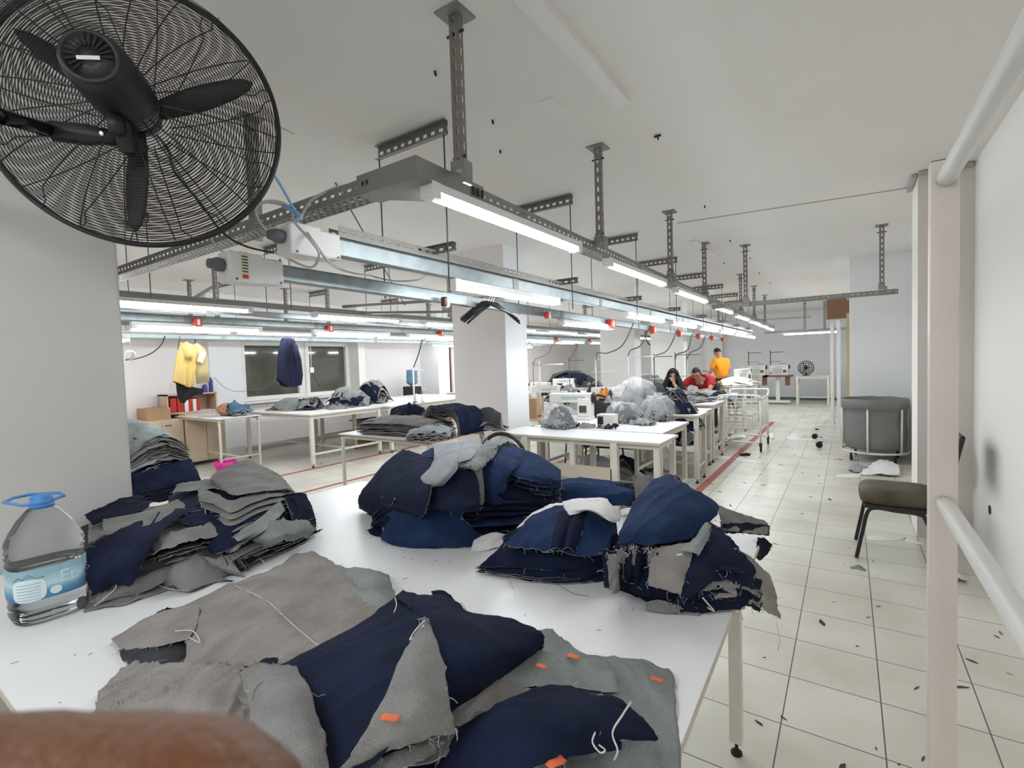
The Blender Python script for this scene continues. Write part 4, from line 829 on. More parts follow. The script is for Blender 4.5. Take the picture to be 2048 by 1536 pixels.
sheet(W([[(772, 992, .15), (785, 985, .16), (800, 985, .17)], [(765, 1005, .12), (785, 1005, .13), (802, 1010, .13)]]), 'small pale corner with knotted threads on the centre pile', mS, GRP, n=16, fr=24, frm=WHITE_THREAD)
sheet(W([[(868, 948, .27), (900, 938, .29), (935, 938, .285), (950, 945, .27)], [(855, 975, .22), (890, 968, .24), (935, 965, .245), (958, 975, .23)], [(848, 1000, .18), (880, 1005, .19), (925, 1010, .195), (960, 1005, .19)], [(850, 1015, .15), (880, 1020, .16), (920, 1026, .165), (962, 1020, .16)]]), 'large navy panel with a sewn seam at the front of the centre pile', (NAVY, GREY, BLUE), GRP, n=36, wr=.003, wf=10, fr=18)
sheet(W([[(772, 1010, .11), (820, 1005, .15), (870, 1000, .16), (920, 1018, .14)], [(770, 1050, .05), (830, 1040, .10), (880, 1035, .11), (930, 1040, .10)], [(764, 1080, .014), (840, 1078, .04), (900, 1074, .04), (960, 1068, .03)], [(800, 1094, .002), (860, 1097, .003), (915, 1096, .003), (975, 1090, .002)]]), 'wide blue panel with a white thread line at the foot of the centre pile', (BLUE, GREY, FRAY), GRP, n=38, wr=.004, fr=34)
sheet(W([[(733, 1062, .01), (755, 1050, .02), (780, 1035, .04)], [(745, 1070, .004), (765, 1068, .01), (785, 1062, .02)], [(765, 1076, .002), (775, 1075, .004), (790, 1075, .01)]]), 'black triangular corner lying on the table left of the centre pile', mI, GRP, n=16, fr=10)
sheet(W([[(920, 1035, .08), (950, 1040, .075), (985, 1035, .065), (1005, 1040, .04)], [(930, 1062, .03), (960, 1060, .03), (990, 1058, .02), (1004, 1060, .008)], [(915, 1090, .003), (950, 1090, .004), (975, 1080, .003), (1003, 1060, .002)]]), 'dark blue crumpled panel at the lower right foot of the centre pile', mB, GRP, n=26, wr=.008, fr=22)
sheet(W([[(962, 905, .30), (1000, 895, .295), (1035, 895, .28), (1048, 900, .27)], [(965, 935, .27), (1000, 930, .27), (1025, 935, .255), (1040, 935, .24)], [(968, 975, .20), (985, 975, .205), (1010, 968, .205), (1015, 960, .2)], [(972, 1018, .10), (985, 1020, .10), (1005, 1018, .10), (1030, 1014, .09)]]), 'bright blue panel falling down the right front of the centre pile', (BLUE, GREY, FRAY), GRP, n=34, wr=.006, wf=14, fr=20)
for k in range(7):
    sheet(W([[(1020, 905+8*k, .28-.030*k), (1050, 900+10*k, .27-.030*k), (1085, 915+10*k, .245-.028*k), (1122, 940+8*k, .20-.022*k)], [(1015, 935+9*k, .25-.028*k), (1045, 940+9*k, .235-.027*k), (1080, 948+9*k, .22-.026*k), (1120, 962+7*k, .18-.020*k)], [(1018, 948+9*k, .23-.028*k), (1050, 958+9*k, .21-.026*k), (1085, 966+8*k, .19-.024*k), (1112, 968+7*k, .165-.019*k)]]),
          'blue panel in the even fan of layers right of the centre pile', (mB, mB, mN, mB, mN, mI, mI)[k], 'fanned blue layers of the centre pile', n=26, wr=.003, fr=26, frm=WHITE_THREAD if k > 3 else None)
thread([(803, 1055, .05), (815, 1060, .05), (835, 1068, .05), (855, 1052, .07), (865, 1038, .08), (885, 1030, .09), (915, 1040, .08)], 'long thin pale thread curving over the wide blue panel', .0008)
thread([(764, 1030, .05), (770, 1040, .04), (766, 1055, .03), (768, 1065, .03)], 'knotted white threads down the left edge of the wide blue panel', .0025)
thread([(764, 945, .19), (770, 955, .18), (768, 962, .17), (774, 966, .17)], 'white thread knot on the dark navy panel', .003)
thread([(990, 1050, .01), (992, 1030, .04), (1005, 1025, .06), (1012, 1018, .08)], 'pale thread hooked at the right foot of the centre pile', .0013)
# ---------------- blue cloth strip in the gap behind
gs = 'panels between the centre pile and the right pile'
for k in range(3):
    sheet(W([[(1105, 960+6*k, .12-.03*k), (1160, 955+6*k, .13-.03*k), (1215, 962+6*k, .11-.03*k), (1275, 970+6*k, .10-.03*k)], [(1100, 985+6*k, .09-.03*k), (1160, 975+6*k, .11-.03*k), (1220, 985+6*k, .10-.03*k), (1270, 985+6*k, .10-.03*k)], [(1105, 1008, .03-.01*k), (1150, 1005, .05-.015*k), (1200, 1010, .05-.015*k), (1260, 1010, .05-.015*k)]]),
          'mid blue panel draped in the gap behind the paper', (mB, mB, mI)[k], gs, n=26, wr=.007, fr=10)
sheet(W([[(1232, 968, .11), (1255, 966, .12), (1275, 968, .12)], [(1236, 990, .07), (1255, 990, .08), (1272, 992, .08)], [(1245, 1010, .02), (1258, 1012, .02), (1270, 1010, .02)]]), 'black panel showing pale stitches behind the paper', mI, GRP, n=14, fr=10)
sheet(W([[(1264, 955, .19), (1278, 945, .21), (1292, 952, .22), (1310, 960, .22)], [(1270, 985, .13), (1285, 975, .16), (1300, 975, .18), (1325, 962, .21)], [(1272, 1010, .06), (1284, 1000, .10), (1296, 990, .13), (1312, 980, .16)]]), 'pale grey panel standing up behind the right pile', (PALE, GREY, WHITE_THREAD), GRP, n=24, wr=.006, fr=20)
# ---------------- right centre pile with the pattern paper
gr_ = 'layered panels of the right centre pile'
D4 = W([[(1030, 1050, .10), (1100, 1015, .15), (1170, 1005, .17), (1235, 1040, .14)], [(1010, 1080, .09), (1090, 1050, .13), (1170, 1050, .14), (1238, 1070, .11)], [(985, 1105, .06), (1080, 1090, .09), (1160, 1095, .09), (1232, 1100, .08)], [(968, 1125, .03), (1060, 1128, .045), (1140, 1130, .045), (1215, 1120, .045)]])
stack(D4, 14, 'dark navy panel in the even layers of the right centre pile', [mN, mI, mN], gr_, fr=16, n=22, jit=.012, spread=.05, shrink=1.0, topf=.9)
sheet(W([[(1065, 1028, .14), (1110, 1012, .165), (1170, 1008, .18), (1232, 1045, .15)], [(1040, 1055, .12), (1100, 1040, .15), (1160, 1040, .165), (1230, 1065, .135)], [(1020, 1080, .10), (1090, 1075, .125), (1150, 1080, .13), (1218, 1095, .11)], [(1010, 1092, .09), (1075, 1102, .10), (1140, 1110, .10), (1205, 1112, .095)]]), 'top navy panel with pleats on the right centre pile', (BLUE, GREY, FRAY), GRP, n=40, wr=.009, wf=13, fr=30)
for k, (xa, xb) in enumerate(((1098, 1128), (1122, 1150))):
    sheet(W([[(xa+22, 1020, .18), (xa+36, 1018, .188), (xb+26, 1022, .18)], [(xa+10, 1060, .15), (xa+22, 1056, .165), (xb+14, 1062, .15)], [(xa, 1100, .115), (xa+14, 1095, .128), (xb, 1104, .11)]]), 'raised navy pleat on the right centre pile', mN, 'pleats on the right centre pile', n=16, wr=.002, fr=8)
pap = (PAPER, PAPER, PAPER)
def paper(G, label, n=24, wr=.003, fr=0, base=TT, group='white pattern papers'):
    return sheet(W(G, base), label, pap, group, name='paper_sheet', n=n, wr=wr, edge=.001, t=.0004, cat='paper', zmin=base, wf=8)
paper([[(1125, 1002, .19), (1160, 997, .205), (1200, 995, .20), (1215, 998, .19)], [(1128, 1012, .19), (1165, 1008, .205), (1205, 1008, .205), (1232, 1025, .175)], [(1132, 1022, .185), (1168, 1020, .2), (1205, 1024, .2), (1240, 1040, .165)], [(1140, 1030, .18), (1180, 1024, .19), (1215, 1040, .18), (1230, 1046, .165)]], 'lilac white pattern paper laid over the pleated navy panel')
paper([[(1100, 1008, .15), (1125, 1005, .17), (1142, 1000, .18)], [(1060, 1030, .12), (1100, 1024, .145), (1135, 1018, .17)], [(1025, 1065, .06), (1070, 1045, .11), (1110, 1035, .14)], [(1000, 1085, .015), (1040, 1068, .06), (1075, 1052, .10)]], 'long white paper strip running along the left edge of the right centre pile')
paper([[(948, 1080, .02), (985, 1065, .05), (1010, 1068, .04)], [(942, 1098, .003), (975, 1088, .02), (1005, 1078, .02)], [(945, 1104, .001), (985, 1098, .004), (1018, 1085, .01)]], 'folded white paper corner on the table left of the right centre pile')
paper([[(1240, 1022, .12), (1250, 1016, .13), (1262, 1016, .13)], [(1243, 1032, .11), (1255, 1028, .12), (1265, 1026, .12)]], 'small white paper scrap wedged between the right piles', n=8)
wl = MB()
for (x0, y0, x1, y1) in ((1158, 1003, 1170, 1002), (1173, 1002, 1188, 1001), (1190, 1001, 1200, 1002)):
    wl.tube([atz(x0, y0, TT+.2055), atz((x0+x1)/2, y0-1, TT+.207), atz(x1, y1, TT+.2055)], .0006, 4)
tag(wl.build('pencil_writing', mat('pencil_grey', (.25, .25, .28), .8), loc=atz(1158, 1003, TT+.2)), 'faint pencil writing on the lilac white pattern paper', 'writing')
thread([(1012, 1150, .002), (1020, 1165, .002), (1028, 1180, .002), (1030, 1196, .001)], 'thin thread lying on the table before the right centre pile', .0006, FRAY)
thread([(1110, 1165, .01), (1130, 1178, .001), (1150, 1188, .001), (1178, 1192, .001)], 'dark thread lying on the table right of the thin thread', .0006, BLACK)
# ---------------- right pile hanging over the table edge
gt = 'layered panels of the right pile'
E5 = W([[(1270, 1000, .16), (1320, 965, .22), (1370, 975, .22), (1430, 1005, .19)], [(1240, 1055, .14), (1310, 1040, .19), (1370, 1040, .19), (1450, 1065, .15)], [(1220, 1110, .08), (1300, 1110, .13), (1370, 1120, .12), (1490, 1130, .08)], [(1220, 1160, .02), (1290, 1180, .04), (1370, 1195, .04), (1470, 1190, .03)]])
stack(E5, 16, 'navy or grey panel crumpled inside the right pile', [mN, mI, mN, mI, mG], gt, fr=9, n=22, jit=.02, wr=.008, topf=.75, shrink=.88)
sheet(W([[(1308, 960, .22), (1335, 948, .235), (1352, 952, .235), (1366, 968, .225)], [(1278, 990, .20), (1320, 985, .23), (1370, 985, .23), (1430, 1002, .20)], [(1258, 1025, .18), (1300, 1025, .21), (1355, 1025, .215), (1435, 1025, .185)], [(1240, 1060, .16), (1280, 1060, .185), (1335, 1060, .19), (1420, 1045, .17)], [(1236, 1088, .14), (1270, 1085, .155), (1310, 1092, .16), (1385, 1075, .155)]]),
      'big blue panel over the top of the right pile', (BLUE, GREY, BLUE), GRP, n=42, wr=.005, wf=10, fr=24)
sheet(W([[(1345, 950, .235), (1358, 955, .232), (1366, 970, .222)], [(1358, 965, .235), (1366, 975, .225), (1372, 985, .215)]]), 'dark ragged edge at the peak of the right pile', mI, GRP, n=14, fr=16)
sheet(W([[(1432, 1008, .18), (1450, 1015, .17), (1490, 1030, .12), (1530, 1042, .08)], [(1440, 1035, .16), (1460, 1035, .15), (1500, 1045, .10), (1538, 1052, .07)], [(1442, 1060, .13), (1465, 1062, .11), (1500, 1066, .08), (1536, 1070, .05)]]), 'navy roll with a grey lining sticking out right of the right pile', (GREY, NAVY, FRAY), GRP, n=26, wr=.003, fr=14)
sheet(W([[(1444, 1048, .15), (1480, 1046, .12), (1515, 1048, .09), (1540, 1052, .07)], [(1446, 1068, .11), (1480, 1068, .09), (1515, 1070, .06), (1538, 1071, .04)]]), 'navy underside of the roll at the right of the right pile', mI, GRP, n=18, fr=8)
sheet(W([[(1515, 1075, .02), (1530, 1078, .01), (1545, 1090, -.02)], [(1512, 1095, .0), (1522, 1100, -.03), (1535, 1108, -.06)], [(1508, 1110, -.02), (1514, 1118, -.07), (1520, 1122, -.10)]]), 'black pointed panel hanging off the right table edge', (INK, INK, FRAY), GRP, n=16, fr=12)
sheet(W([[(1408, 1048, .19), (1416, 1045, .195), (1422, 1052, .19)], [(1385, 1080, .18), (1400, 1080, .19), (1416, 1080, .18)], [(1360, 1100, .165), (1382, 1105, .17), (1400, 1110, .165)]]), 'rounded pale grey tongue on the front of the right pile', (SAGE, NAVY, FRAY), GRP, n=22, wr=.002, fr=12)
sheet(W([[(1308, 1098, .15), (1350, 1088, .165), (1392, 1085, .165)], [(1300, 1120, .135), (1345, 1120, .15), (1382, 1120, .15)], [(1296, 1155, .10), (1335, 1160, .11), (1372, 1155, .11)], [(1296, 1170, .08), (1330, 1182, .08), (1362, 1188, .08)]]), 'grey panel with a small white sticker on the front of the right pile', (WARM, NAVY, WHITE_THREAD), GRP, n=32, wr=.003, fr=30)
sheet(W([[(1392, 1090, .165), (1420, 1060, .17), (1440, 1055, .165), (1462, 1090, .14)], [(1380, 1130, .14), (1410, 1110, .155), (1440, 1100, .15), (1480, 1125, .11)], [(1362, 1180, .08), (1390, 1160, .105), (1420, 1145, .11), (1445, 1140, .10)], [(1345, 1210, .03), (1380, 1195, .05), (1405, 1180, .06), (1430, 1160, .07)]]), 'navy panel folded down the middle front of the right pile', (NAVY, GREY, NAVY), GRP, n=34, wr=.003, wf=10, fr=20)
sheet(W([[(1430, 1058, .165), (1460, 1075, .15), (1480, 1100, .12), (1510, 1135, .06)], [(1420, 1100, .145), (1450, 1110, .13), (1480, 1125, .10), (1512, 1145, .05)], [(1415, 1140, .11), (1445, 1140, .11), (1475, 1145, .08), (1505, 1155, .04)]]), 'navy panel sloping to the right table corner', (NAVY, GREY, NAVY), GRP, n=28, wr=.003, fr=16)
sheet(W([[(1470, 1098, .13), (1500, 1110, .08), (1525, 1135, .02), (1540, 1150, -.03)], [(1490, 1140, .06), (1515, 1150, .02), (1535, 1170, -.04), (1550, 1180, -.07)], [(1480, 1165, .03), (1510, 1180, -.02), (1535, 1200, -.08), (1556, 1215, -.12)], [(1490, 1180, .0), (1515, 1200, -.06), (1535, 1225, -.12), (1562, 1242, -.17)]]), 'grey and black panel drooping over the right table edge', (WARM, INK, WHITE_THREAD), GRP, n=34, wr=.006, fr=44)
for k in range(5):
    sheet(W([[(1405+8*k, 1150+6*k, .09-.014*k), (1445, 1135+9*k, .095-.014*k), (1485, 1145+9*k, .07-.014*k), (1525, 1165+10*k, .01-.02*k)], [(1395+8*k, 1180+6*k, .055-.01*k), (1440, 1165+10*k, .065-.012*k), (1482, 1170+10*k, .045-.012*k), (1520, 1185+10*k, -.02-.02*k)]]), 'dark curled layer under the drooping panel of the right pile', (mN, mG, mI, mW, mI)[k], 'curled layers at the right table edge', n=24, wr=.010, fr=26, frm=WHITE_THREAD)
rnd = random.Random(5)
for k in range(11):
    x = 1218+k*9.5; y = 1100+rnd.uniform(-4, 10); h = .165-.002*k; w_ = rnd.uniform(8, 15); L_ = rnd.uniform(45, 75)
    sheet(W([[(x-w_, y, h), (x, y-3, h+.006), (x+w_, y+2, h)], [(x-w_*.8, y+L_*.5, h*.72), (x+3, y+L_*.45, h*.78), (x+w_*.7, y+L_*.5, h*.7)], [(x-w_*.6, y+L_, .04), (x, y+L_*1.05, .05), (x+w_, y+L_, .03)]]), 'curled grey and black cloth tongue at the left front of the right pile', (mG, mI, mW, mC)[k % 4], 'cloth tongues at the left front of the right pile', n=14, wr=.012, wf=26, fr=14, frm=WHITE_THREAD)
sheet(W([[(1290, 1205, .03), (1320, 1200, .04), (1360, 1212, .025)], [(1292, 1222, .004), (1320, 1225, .004), (1360, 1228, .003)]]), 'black rolled corner resting on the table before the right pile', mI, GRP, n=16, fr=14, frm=WHITE_THREAD)
sheet(W([[(1355, 1212, .01), (1400, 1215, .01), (1430, 1218, .006)], [(1350, 1228, .001), (1395, 1232, .001), (1402, 1230, .001)]]), 'thin grey scrap lying under the front of the right pile', mG, GRP, n=12, fr=12)
sticker(1359, 1110, .165, 'small white sticker on the grey panel of the right pile', .008, 1.2, PAPER)
thread([(1553, 1242, -.17), (1556, 1262, -.19), (1560, 1280, -.22), (1556, 1300, -.26)], 'long threads dangling from the drooping panel', .0012)
thread([(1474, 1225, .0), (1482, 1232, -.02), (1478, 1218, .0), (1486, 1240, -.03)], 'white thread tangle at the right table corner', .0018)
thread([(1405, 1195, .05), (1418, 1210, .03), (1428, 1222, .01), (1415, 1215, .02)], 'white thread tangle before the right pile', .002)
# little lint on the table
lint = MB(); rnd = random.Random(3)
for (x, y) in [(1198, 1260), (870, 1122), (866, 1131), (808, 1115), (822, 1118), (900, 1122), (760, 1210), (1240, 1218), (1265, 1219), (30, 1325), (150, 1310), (180, 1308), (120, 1405), (740, 1075), (1050, 1230), (640, 1075), (810, 1157)]:
    p = atz(x, y, TT+.0008); a = rnd.uniform(0, 3); L = rnd.uniform(.002, .008); d = Vector((cos(a), sin(a), 0))*L; lint.tube([p-d, p+Vector((0, 0, .0005)), p+d+Vector((d.y*.3, -d.x*.3, 0))], .0006, 3)
tag(lint.build('lint', CHAR, loc=atz(800, 1120, TT)), 'tiny dark lint scattered over the white table top', 'lint', kind='stuff')
# ================================================================== WATER BOTTLE
BP = Vector((-1.865, .385, TT))
PET = mat('clear_plastic', (.93, .96, .97), .04, trans=1.0, ior=1.12, spec=.6)
WAT = mat('water', (.96, .98, .99), .0, trans=1.0, ior=1.33)
bo = empty('water_bottle', BP, 'large clear plastic water bottle with blue handle cap at the left table end', 'bottle')
pf = [(.060, 0), (.076, .006), (.080, .02), (.077, .03), (.080, .04), (.077, .05), (.080, .06)]
pf += [(.0795, .07), (.0795, .155), (.077, .163), (.0805, .170), (.077, .178), (.0805, .186), (.077, .194), (.0805, .203), (.079, .212), (.069, .236), (.052, .268), (.032, .295), (.022, .303), (.021, .318)]
MB().lathe(pf, BP, n=48, power=3.2).build('bottle_body', PET, bo)
wp = [(r-.003, h+.003) for r, h in pf if h < .15]+[(.0765, .150)]
MB().lathe(wp, BP, n=48, power=3.2).build('water', WAT, bo)
def label_mat():
    m = bpy.data.materials.new('bottle_label'); m.use_nodes = True; nt = m.node_tree; L = nt.links; b = nt.nodes['Principled BSDF']; b.inputs['Roughness'].default_value = .35
    uv = N(nt, 'ShaderNodeUVMap'); sp = N(nt, 'ShaderNodeSeparateXYZ'); L.new(uv.outputs[0], sp.inputs[0])
    nz = N(nt, 'ShaderNodeTexNoise'); nz.inputs['Scale'].default_value = 3.5; L.new(uv.outputs[0], nz.inputs['Vector'])
    md = N(nt, 'ShaderNodeMath', operation='MULTIPLY_ADD'); L.new(nz.outputs[0], md.inputs[0]); md.inputs[1].default_value = .5; L.new(sp.outputs[1], md.inputs[2])
    rp = N(nt, 'ShaderNodeValToRGB'); e = rp.color_ramp.elements
    e[0].position = .2; e[0].color = (.02, .12, .30, 1); e[1].position = 1.0; e[1].color = (.30, .52, .62, 1)
    for p, c in ((.5, (.10, .35, .55, 1)), (.72, (.62, .80, .86, 1)), (.85, (.45, .66, .74, 1))):
        k = e.new(p); k.color = c
    L.new(md.outputs[0], rp.inputs[0]); L.new(rp.outputs[0], b.inputs['Base Color']); b.inputs['Alpha'].default_value = .93; return m
lbm = MB(); nseg = 40; g0 = math.atan2(-BP.y, -BP.x)
def bot(g, r, z, power=3.2):
    c, s_ = cos(g), sin(g); q = (abs(c)**power+abs(s_)**power)**(-1/power); return BP+Vector((r*c*q, r*s_*q, z))
b0 = len(lbm.v); rowsz = (.068, .09, .112, .135, .152)
for i in range(nseg+1):
    g = g0-1.75+3.5*i/nseg
    for z in rowsz: lbm.v.append(bot(g, .0812, z))
for i in range(nseg):
    for j in range(4):
        a = b0+i*5+j; lbm.face([a, a+5, a+6, a+1], 0, [(i/nseg, j/4), ((i+1)/nseg, j/4), ((i+1)/nseg, (j+1)/4), (i/nseg, (j+1)/4)], True)
lbo = lbm.build('paper_label', label_mat(), bo)
wb = MB()  # printed badge, text lines, round stamp
def patch(m, gc, zc, hw, hh, fn, k=16, off=.0005):
    R5 = [[bot(gc+fn(2*pi*i/k)[0]*hw/.08*f, .0818+off, zc+fn(2*pi*i/k)[1]*hh*f) for i in list(range(k))+[0]] for f in (.02, .25, .5, .75, 1)]
    m.grid(R5)
patch(wb, g0-.42, .098, .032, .030, lambda a: (abs(cos(a))**.6*(1 if cos(a) > 0 else -1), abs(sin(a))**.6*(1 if sin(a) > 0 else -1)))
patch(wb, g0+.20, .086, .012, .011, lambda a: (cos(a), sin(a)), off=.001)
wb.build('white_badge', mat('label_white', (.72, .85, .88), .4), lbo)
tl = MB()
for k in range(6):
    z = .115-.008*k; pts = [bot(g0-.42+t*.27, .0832, z) for t in (-1, -.5, 0, .5, 1)]; tl.tube(pts, .00045, 3)
pts = [bot(g0-.42+t[0]*.36, .0833, t[1]) for t in ((-1, .126), (-.6, .136), (-.3, .130), (.05, .142), (.5, .128), (1, .130))]; tl.tube(pts, .0008, 3)
tl.build('text_lines', mat('label_ink', (.05, .13, .2), .5), lbo)
def text(s_, size, M, m, name='lettering', parent=None, ext=.0004):
    cu = bpy.data.curves.new(name, 'FONT'); cu.body = s_; cu.size = size; cu.extrude = ext; cu.align_x = 'CENTER'; cu.align_y = 'CENTER'
    o = bpy.data.objects.new(name, cu); col.objects.link(o); dg = bpy.context.evaluated_depsgraph_get(); me = bpy.data.meshes.new_from_object(o.evaluated_get(dg)); bpy.data.objects.remove(o)
    me.transform(M); me.materials.clear(); me.materials.append(m); o = bpy.data.objects.new(name, me); col.objects.link(o)
    if parent is not None:
        O = Vector((0, 0, 0)); p = parent
        while p is not None: O += p.location; p = p.parent
        me.transform(Matrix.Translation(-O)); o.parent = parent
    return o
gt_ = g0+.52; pc = bot(gt_, .0835, .117); tx = (bot(gt_+.1, .082, .113)-bot(gt_-.1, .082, .113)).normalized(); tz = Vector((0, 0, 1)); tn = tx.cross(tz)
Mt = Matrix(((tx.x, 0, tn.x, pc.x), (tx.y, 0, tn.y, pc.y), (tx.z, 1, tn.z, pc.z), (0, 0, 0, 1)))
text('Er', .044, Mt, mat('label_letter_blue', (.62, .82, .92), .4), 'lettering', lbo)
cp = MB(); cp.lathe([(.027, .300), (.027, .310), (.0245, .312), (.0245, .330), (.0235, .333), (.001, .333)], BP, n=30).build('cap', mat('blue_cap_plastic', (.08, .28, .66), .35), bo)
hd = [BP+Vector((cos(a)*rx, sin(a)*ry, .318+dz)) for a, rx, ry, dz in ((pi*.05, .026, .026, 0), (pi*.3, .05, .05, .002), (pi*.5, .07, .062, .006), (pi*.8, .075, .07, .010), (pi, .070, .07, .012), (pi*1.2, .075, .07, .010), (pi*1.5, .07, .062, .004), (pi*1.72, .05, .05, .002), (pi*1.95, .026, .026, 0))]
rh = Matrix.Rotation(g0+.9, 3, 'Z'); hd = [BP+rh @ (p-BP) for p in hd]
MB().tube(hd, .0042, 8).build('handle', MATS['blue_cap_plastic'], bo)
# ================================================================== PHOTOGRAPHER'S FINGER in front of the lower left
SKIN = mat('skin_brown', (.15, .058, .023), .5, var=.12, vscale=60, bump=.2, bscale=500)
def cpt(x, y, d): return CAM+ray(x, y)*d
fg = MB()
c0 = [(-520, 1800, .062), (-220, 1770, .060), (40, 1765, .058), (240, 1768, .057), (370, 1785, .056), (470, 1830, .056)]
ctr = [cpt(*p) for p in c0]
axd = (ctr[-1]-ctr[-2]).normalized()
ctr += [ctr[-1]+axd*.0028, ctr[-1]+axd*.0044]
fg.tube(bez(ctr, 4), [.0175]*4+[.0172]*4+[.0168]*4+[.0166]*4+[.0158, .0152, .0146, .014]+[.0130, .0120, .0110, .010]+[.0085, .0068, .0052, .0036]+[.001], 28)
hand = empty('person_hand', tuple(ctr[0]), 'brown fingertip of the person holding the camera, blurred at the lower left', 'hand')
fo = fg.build('finger', SKIN, hand)
# palm and the other fingers, just below the frame
pm = MB(); dn_ = -UP; back = ctr[0]-RT*.03
pm.tube([ctr[0]-RT*.004, ctr[0]-RT*.03+dn_*.01, ctr[0]-RT*.06+dn_*.03, ctr[0]-RT*.10+dn_*.07], [.0178, .026, .034, .028], 20)
pm.build('palm', SKIN, hand)
for k in range(4):
    a = ctr[0]-RT*(.045+.012*k)+dn_*(.03+.018*k)+FW*.012; f_ = MB().tube(bez([a, a+RT*.035+FW*.014+dn_*.004, a+RT*.058+dn_*.010-FW*.004], 5), [.010]*5+[.009]*5+[.006], 12); f_.build('finger', SKIN, hand)
# ================================================================== GARMENT RACK at the right edge
def box_post(m, x, y, z0, z1, w=.05): m.box(x-w/2, x+w/2, y-w/2, y+w/2, z0, z1)
gx, gy = .168, 1.38
gk = empty('garment_rack', (gx, gy-.95, 0), 'white garment rack close on the right with a square post and two rails', 'rack')
bevel(MB().box(gx-.024, gx+.024, gy-.002, gy+.002+.03, .12, 1.845).build('post', ROSE, gk), .003)
MB().box(gx-.022, gx+.022, gy+.001, gy+.028, 1.845, 1.8465).build('post_opening', RUBBER, gk)
bevel(MB().box(gx-.024, gx+.024, gy-1.93, gy-1.90, .12, 1.845).build('post', ROSE, gk), .003)
MB().tube([(gx+.002, gy, 1.805), (gx+.002, gy-1.9, 1.80)], .0165, 20).build('upper_rail', WSTEEL, gk)
MB().tube([(gx+.002, gy, 1.122), (gx+.002, gy-1.9, 1.122)], .0155, 20).build('lower_rail', WSTEEL, gk)
for y in (gy+.015, gy-1.915):
    f = MB().bar((gx-.25, y, .10), (gx+.3, y, .10), .04, .04); ft = f.build('foot', WSTEEL, gk)
    for x in (gx-.24, gx+.29): MB().lathe([(.03, -.012), (.034, 0), (.03, .012)], (x, y, .036), (0, 1, 0), 16).build('caster', RUBBER, ft)
# ================================================================== CHAIR by the right wall
ch = empty('chair', (.34, 4.35, 0), 'dark metal chair with a worn brown padded seat against the right wall', 'chair')
SEATM = mat('worn_brown_vinyl', (.085, .066, .044), .6, var=.35, vscale=7, bump=.15, bscale=30)
st = MB(); pr_ = []
nx_, ny_ = 14, 14
def se(u, v, z): return Vector((.34+.235*u, 4.36+.225*v, z))
for zz, k in ((.395, .90), (.405, .97), (.44, 1.0), (.475, .98), (.495, .90), (.502, .6), (.505, .2)): pr_.append((k, zz))
st.lathe([(.215*k, z) for k, z in pr_], (.275, 4.36, 0), n=44, sy=.97, power=4.5)
seat = st.build('seat', SEATM, ch)
fr_ = MB()
FL_ = MB
for y in (4.16, 4.56):
    fr_ = MB().tube(bez([(.045, y, .01), (.08, y, .20), (.11, y, .345), (.16, y, .378), (.26, y, .372), (.37, y, .368), (.42, y, .34), (.46, y, .22), (.55, y, .01)], 6), .0125, 10)
    fr_.build('leg', BLKM, ch)
MB().box(.09, .48, 4.15, 4.57, .375, .398).build('seat_frame', BLKM, ch)
bk = MB()
for y in (4.20, 4.52): bk.tube(bez([(.40, y, .37), (.47, y, .41), (.51, y, .52), (.565, y, .86)], 5), .0125, 10)
MB().bar((.40, 4.2, .37), (.40, 4.52, .37), .02, .02).build('cross_bar', BLKM, ch)
bk.build('back_frame', BLKM, ch)
bevel(MB().box(-.015, .015, -.19, .19, -.14, .14, 0, Matrix.Translation((.575, 4.36, .76)) @ Matrix.Rotation(.2, 4, 'Y')).build('backrest', BLACK, ch), .012, 3)
# ================================================================== FURTHER TABLES
G_T = 'white tables beyond the near table'
tt = table(-2.78, -1.21, 3.80, 4.29, TT, 'long white table end nearest behind the denim piles', G_T, legs=3, lw=.045, feet=False, rails=False, apron=.04)
MB().box(-2.45, -1.62, 3.80, 3.84, .44, .55).build('cross_beam', EDGE, tt)
for x in (-2.47, -1.60): MB().box(x-.03, x+.03, 3.80, 3.85, 0, TT-.022).build('leg', CREAM, tt)
table(-2.70, -1.36, 4.34, 5.22, TT-.002, 'white table with plastic bags just behind the nearest long one', G_T, lw=.04)
table(-2.15, -1.40, 5.80, 6.22, TT, 'small white table with black adjustable feet at the aisle', G_T, lw=.05)
table(-2.60, -1.50, 7.05, 7.75, TT+.01, 'white table between the wire cart and the small footed table', G_T, lw=.05)
table(-2.28, -1.60, 8.5, 9.42, .80, 'white table the man in red leans on', G_T, lw=.05)
table(-2.35, -1.60, 10.3, 12.2, .86, 'long white table of paper layers behind the man in red', G_T, legs=3, lw=.05)
table(-4.1, -3.1, 10.1, 11.1, .80, 'white table behind the woman in the black scarf', G_T, lw=.05)
table(-3.2, -1.5, 6.3, 6.95, .76, 'white machine table left of the wire cart', G_T, lw=.05)
